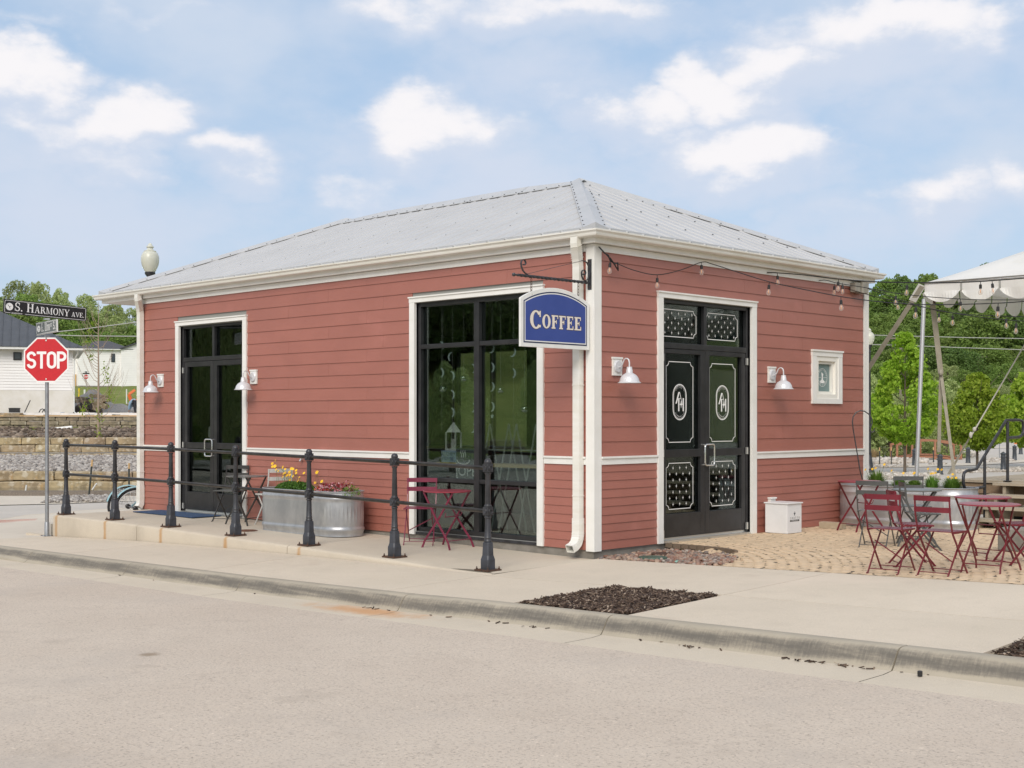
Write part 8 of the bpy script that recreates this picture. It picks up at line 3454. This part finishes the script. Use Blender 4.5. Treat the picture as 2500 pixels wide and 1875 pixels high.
# distant stop sign
dF = 135
q = at(210.5, 920, dF)
fs_ = thing('stop_sign', 'tiny distant STOP sign with black name blades before the far white house', 'traffic sign', tuple(q))
MB().tube([(0, 0, -1.7), (0, 0, .45)], .03, 6).build('post', M_pole, fs_)
r8 = .245
PF = lambda u, z_, o: RT * u + Vector((0, 0, z_)) - FW * (o + .05)
oct8 = lambda r: [(r * math.cos(R_(22.5 + 45 * k)), r * math.sin(R_(22.5 + 45 * k))) for k in range(8)]
mb = MB(); fillpoly(mb, PF, oct8(r8 * 1.06), 0, .01); pf = mb.build('octagon_plate', M_signw, fs_)
mb = MB(); fillpoly(mb, PF, oct8(r8), .01, .014); mb.build('red_field', M_signr, pf)
mb = MB()
u = -.205
for ch_ in 'STOP':
    u += stopglyph(mb, PF, u, -.09, .18, ch_, .014, .017) + .006
mb.build('lettering', M_signw, pf)
mb = MB().obox(PF(0, .34, 0), RT * .35, FW * .01, (0, 0, .07)).obox(PF(0, .50, 0), FW * .10 + RT * .10, (RT - FW) * .007, (0, 0, .06))
mb.build('name_blade', M_blk, fs_)

# orange machine, mostly hidden behind the downspout
dM = 90
FM = Fr(dM, (318 - 1250) / FPX * dM, sz(1003, dM))
em = thing('mini_excavator', 'orange mini excavator half hidden behind the left downspout', 'excavator')
M_org = mat('orange_paint', (.72, .16, .035), .4)
mb = MB()
for v in (0, 1.0):
    pts = [(.0, .12), (.08, .0), (1.8, .0), (1.9, .12), (1.9, .32), (1.8, .42), (.1, .42), (.0, .32)]
    vs = [FM(a, v, b) for a, b in pts] + [FM(a, v + .32, b) for a, b in pts]
    mb.add(vs, [tuple(range(8)), tuple(range(15, 7, -1))] + [(i, (i + 1) % 8, 8 + (i + 1) % 8, 8 + i) for i in range(8)])
mb.build('track', M_black, em)
mb = MB()
pts = [(.05, .45), (1.7, .45), (1.75, .95), (1.5, 1.15), (.75, 1.15), (.7, .8), (.1, .75)]
vs = [FM(a, .1, b) for a, b in pts] + [FM(a, 1.2, b) for a, b in pts]
mb.add(vs, [tuple(range(7)), tuple(range(13, 6, -1))] + [(i, (i + 1) % 7, 7 + (i + 1) % 7, 7 + i) for i in range(7)])
mb.build('body', M_org, em, bevel=.05)
MB().bar(FM(.1, .5, .7), FM(-.05, .5, 1.15), .2, .2, FW).bar(FM(-.05, .5, 1.15), FM(.35, .5, 1.45), .16, .16, FW).build('boom', M_org, em)
fbox(MB(), FM, .5, 1.1, .3, 1.0, 1.15, 1.2).build('seat_base', M_black, em)
MB().sphere(FM(1.0, .5, 1.2), .22, 10, 8, (1, 1, 1.3)).build('white_tank', M_board, em, smooth=True)

# ---- worker bending down -------------------------------------------------------------
dW = 82.0
wq = fa(dW, (327 - 1250) / FPX * dW, sz(1010.5, dW))
wk = thing('person', 'worker in light blue shirt and dark trousers bending down at the building site', 'person', tuple(wq), YAW)


def skin(name, verts, edges, radii, m, par_, sub=1, root=0):
    me = bpy.data.meshes.new(name)
    me.from_pydata(verts, edges, [])
    me.materials.append(m)
    o = bpy.data.objects.new(name, me)
    COL.objects.link(o)
    o.parent = par_
    md = o.modifiers.new('skin', 'SKIN')
    sv = me.skin_vertices[0].data
    for i, r in enumerate(radii):
        sv[i].radius = (r, r)
        sv[i].use_root = (i == root)
    s_ = o.modifiers.new('sub', 'SUBSURF')
    s_.levels = s_.render_levels = sub
    return o


# local: x right in the picture, y away, z up. Facing left in the picture, trunk folded forward and down.
V_ = [(.12, .0, .76), (.0, .0, .84), (-.14, .0, .80), (-.20, .0, .74), (-.26, .0, .66),      # pelvis spine chest neck head-base
      (.12, -.10, .72), (.08, -.13, .40), (.14, -.13, .06), (.03, -.14, .03),
      (.12, .10, .72), (.20, .12, .40), (.24, .12, .06), (.13, .12, .03),
      (-.16, -.17, .78), (-.24, -.20, .50), (-.27, -.19, .25), (-.16, .17, .78), (-.22, .20, .50), (-.30, .16, .27)]
E_ = [(0, 1), (1, 2), (2, 3), (3, 4), (0, 5), (5, 6), (6, 7), (7, 8), (0, 9), (9, 10), (10, 11), (11, 12), (2, 13), (13, 14), (14, 15), (2, 16), (16, 17), (17, 18)]
Rr = [.15, .15, .15, .07, .05, .10, .075, .055, .045, .10, .075, .055, .045, .07, .05, .038, .07, .05, .038]
M_skin = mat('skin_tone', (.42, .24, .17), .6)
M_shirt = mat('light_blue_shirt', (.32, .47, .60), .85)
M_trous = mat('dark_trousers', (.035, .038, .045), .85)
body = skin('body', V_, E_, Rr, M_skin, wk)
skin('shirt', [V_[i] for i in (0, 1, 2, 13, 14, 15, 16, 17, 18)], [(0, 1), (1, 2), (2, 3), (3, 4), (4, 5), (2, 6), (6, 7), (7, 8)], [.165, .17, .17, .085, .064, .048, .085, .064, .048], M_shirt, wk)
skin('trousers', [V_[i] for i in (0, 5, 6, 7, 9, 10, 11)], [(0, 1), (1, 2), (2, 3), (0, 4), (4, 5), (5, 6)], [.172, .125, .095, .075, .125, .095, .075], M_trous, wk)
MB().sphere((-.33, 0, .60), .095, 12, 9, (1, .85, 1.1)).build('head', M_skin, wk, smooth=True)
MB().sphere((-.335, 0, .625), .102, 12, 9, (1.02, .9, .9)).build('hat', mat('tan_cap', (.38, .32, .24), .8), wk, smooth=True)
for sx, (a, b, c_) in ((-1, V_[15]), (1, V_[18])):
    mb = MB().obox((a - .01, b, c_ - .06), (.012, 0, 0), (0, .035, 0), (0, 0, .045))
    for k in range(4):
        mb.tube([(a - .01, b - .028 + k * .018, c_ - .10), (a - .025, b - .028 + k * .018, c_ - .155 - .006 * (k in (1, 2))), (a - .04, b - .028 + k * .018, c_ - .19)], .009, 5)
    mb.tube([(a, b + .035, c_ - .05), (a - .03, b + .05, c_ - .10)], .010, 5)
    mb.build('hand', M_skin, wk)
MB().bar((-.02, -.16, .90), (.10, -.14, .82), .03, .012, (0, 1, 0)).bar((-.16, .0, .955), (.13, .0, .93), .05, .012, (0, 1, 0)).build('harness', M_black, wk)
mb = MB()
for i_ in (8, 12):
    a, b, c_ = V_[i_]
    mb.obox((a + .02, b, .035), (.13, 0, 0), (0, .05, 0), (0, 0, .04))
mb.build('boots', M_dpile, wk, bevel=.02)

# ================================================================== across the street (what the windows mirror)
def mir(px_, d, ax):
    p_ = at(px_, HOR, d)
    return (p_.x, -p_.y) if ax == 'y' else (-p_.x, p_.y)


GM = 'trees on the grass slope across the street'
for k, (px_, d, h, r, me, lab) in enumerate(((1098, 52, 4.6, 1.35, C_pal[0], 'young green tree on the slope across the street, mirrored in the left window pane'), (1330, 54, 5.0, 1.2, C_pal[1], 'young green tree mirrored at the right edge of the big window'),
                                        (560, 46, 8.0, 1.5, C_pal[2], 'narrow green tree mirrored in the left doors'), (620, 44, 6.0, 1.2, C_pal[0], 'second narrow green tree mirrored in the left doors'), (460, 60, 5.5, 2.2, C_mid[0], 'rounded tree mirrored in the left doors'))):
    x_, y_ = mir(px_, d, 'y')
    put_tree('slope_tree', lab, 'tree', (x_, y_, tz_xy(x_, y_) - .1), h, r, me, .12, .09, GM, k * 1.3)
for k in range(26):
    px_ = 250 + k * 52 + rw.uniform(-15, 15)
    d = rw.choice([128, 142, 160])
    x_, y_ = mir(px_, d, 'y')
    put_tree('slope_tree', 'tall dark tree in the belt at the top of the grass slope across the street', 'tree', (x_, y_, tz_xy(x_, y_) - .3), rw.uniform(15, 21), rw.uniform(6.5, 8.5), rw.choice(C_drk + C_mid[:1]), .04, .3, GM + ' top', rw.uniform(0, 6), limbs=False)
sw2 = thing('stone_terrace', 'long low wall of brown blocks at the foot of the slope across the street', 'retaining wall')
for k in range(34):
    px_ = 650 + k * 24
    x_, y_ = mir(px_, 84, 'y')
    x2, y2 = mir(px_ + 24, 84, 'y')
    a = math.atan2(y2 - y_, x2 - x_)
    L = math.hypot(x2 - x_, y2 - y_)
    rough_block(L - .03, .5, .75, 300 + k, M_stone2, 'stone_block', sw2, Matrix.Translation(((x_ + x2) / 2, (y_ + y2) / 2, -.62)) @ Matrix.Rotation(a, 4, 'Z'))
xsheet('gravel_lot', [-110, -60, -20, 20], [-58, -40, -19], lambda a, b: -.62, M_pebble, None, 'structure')

# building mirrored in the star printed doors
xsheet('lawn', [8.5, 20, 40, 70], [13.5, 25, 40, 70], lambda a, b: .12 + .012 * (b - 13), M_grass, None, 'structure')
BZ0 = .35
tall = thing('white_block', 'tall pale building with dark windows beyond the lawn, mirrored in the star printed doors', 'building')
x_, y_ = mir(1795, 44, 'x')
cx_, cy_ = x_, y_
dirv = Vector((cx_ + 9.8, cy_ + 11.4, 0)).normalized()
perp = Vector((dirv.y, -dirv.x, 0))
FX = lambda u, v, w: Vector((cx_, cy_, BZ0)) - perp * u + dirv * v + Vector((0, 0, w))
M_pale = mat('pale_stucco', (.55, .51, .45), .85, col2=(.50, .46, .41), nscale=1)
M_taupe = mat('dark_taupe_panel', (.10, .092, .085), .7)
fbox(MB(), FX, -2.2, 9, 0, 8, -.6, 8.5).build('pale_wall', M_pale, tall)
fbox(MB(), FX, -9.5, -2.25, -1.2, 8, -.6, 7.6).build('taupe_wall', M_taupe, tall)
M_gw = mat('green_tinted_glass', (.045, .085, .075), .15, spec=.8)
for (u0, u1, w0, w1) in ((-.9, .5, 2.9, 4.6), (-.9, .5, 5.4, 7.2), (2.0, 3.4, 2.9, 4.6), (4.6, 6.0, 2.9, 4.6), (1.6, 2.6, .3, 2.4)):
    mb = MB()
    fbox(mb, FX, u0 - .08, u1 + .08, -.05, -.01, w0 - .08, w1 + .08)
    o = mb.build('window', M_black, tall)
    fbox(MB(), FX, u0, u1, -.07, -.051, w0, w1).build('window_glass', M_gw, o)
for w0 in (2.6, 5.2):
    fbox(MB(), FX, -9.0, -3.0, -2.4, -1.25, w0, w0 + .15).build('balcony', M_board, tall)
print('objects', len(bpy.data.objects))
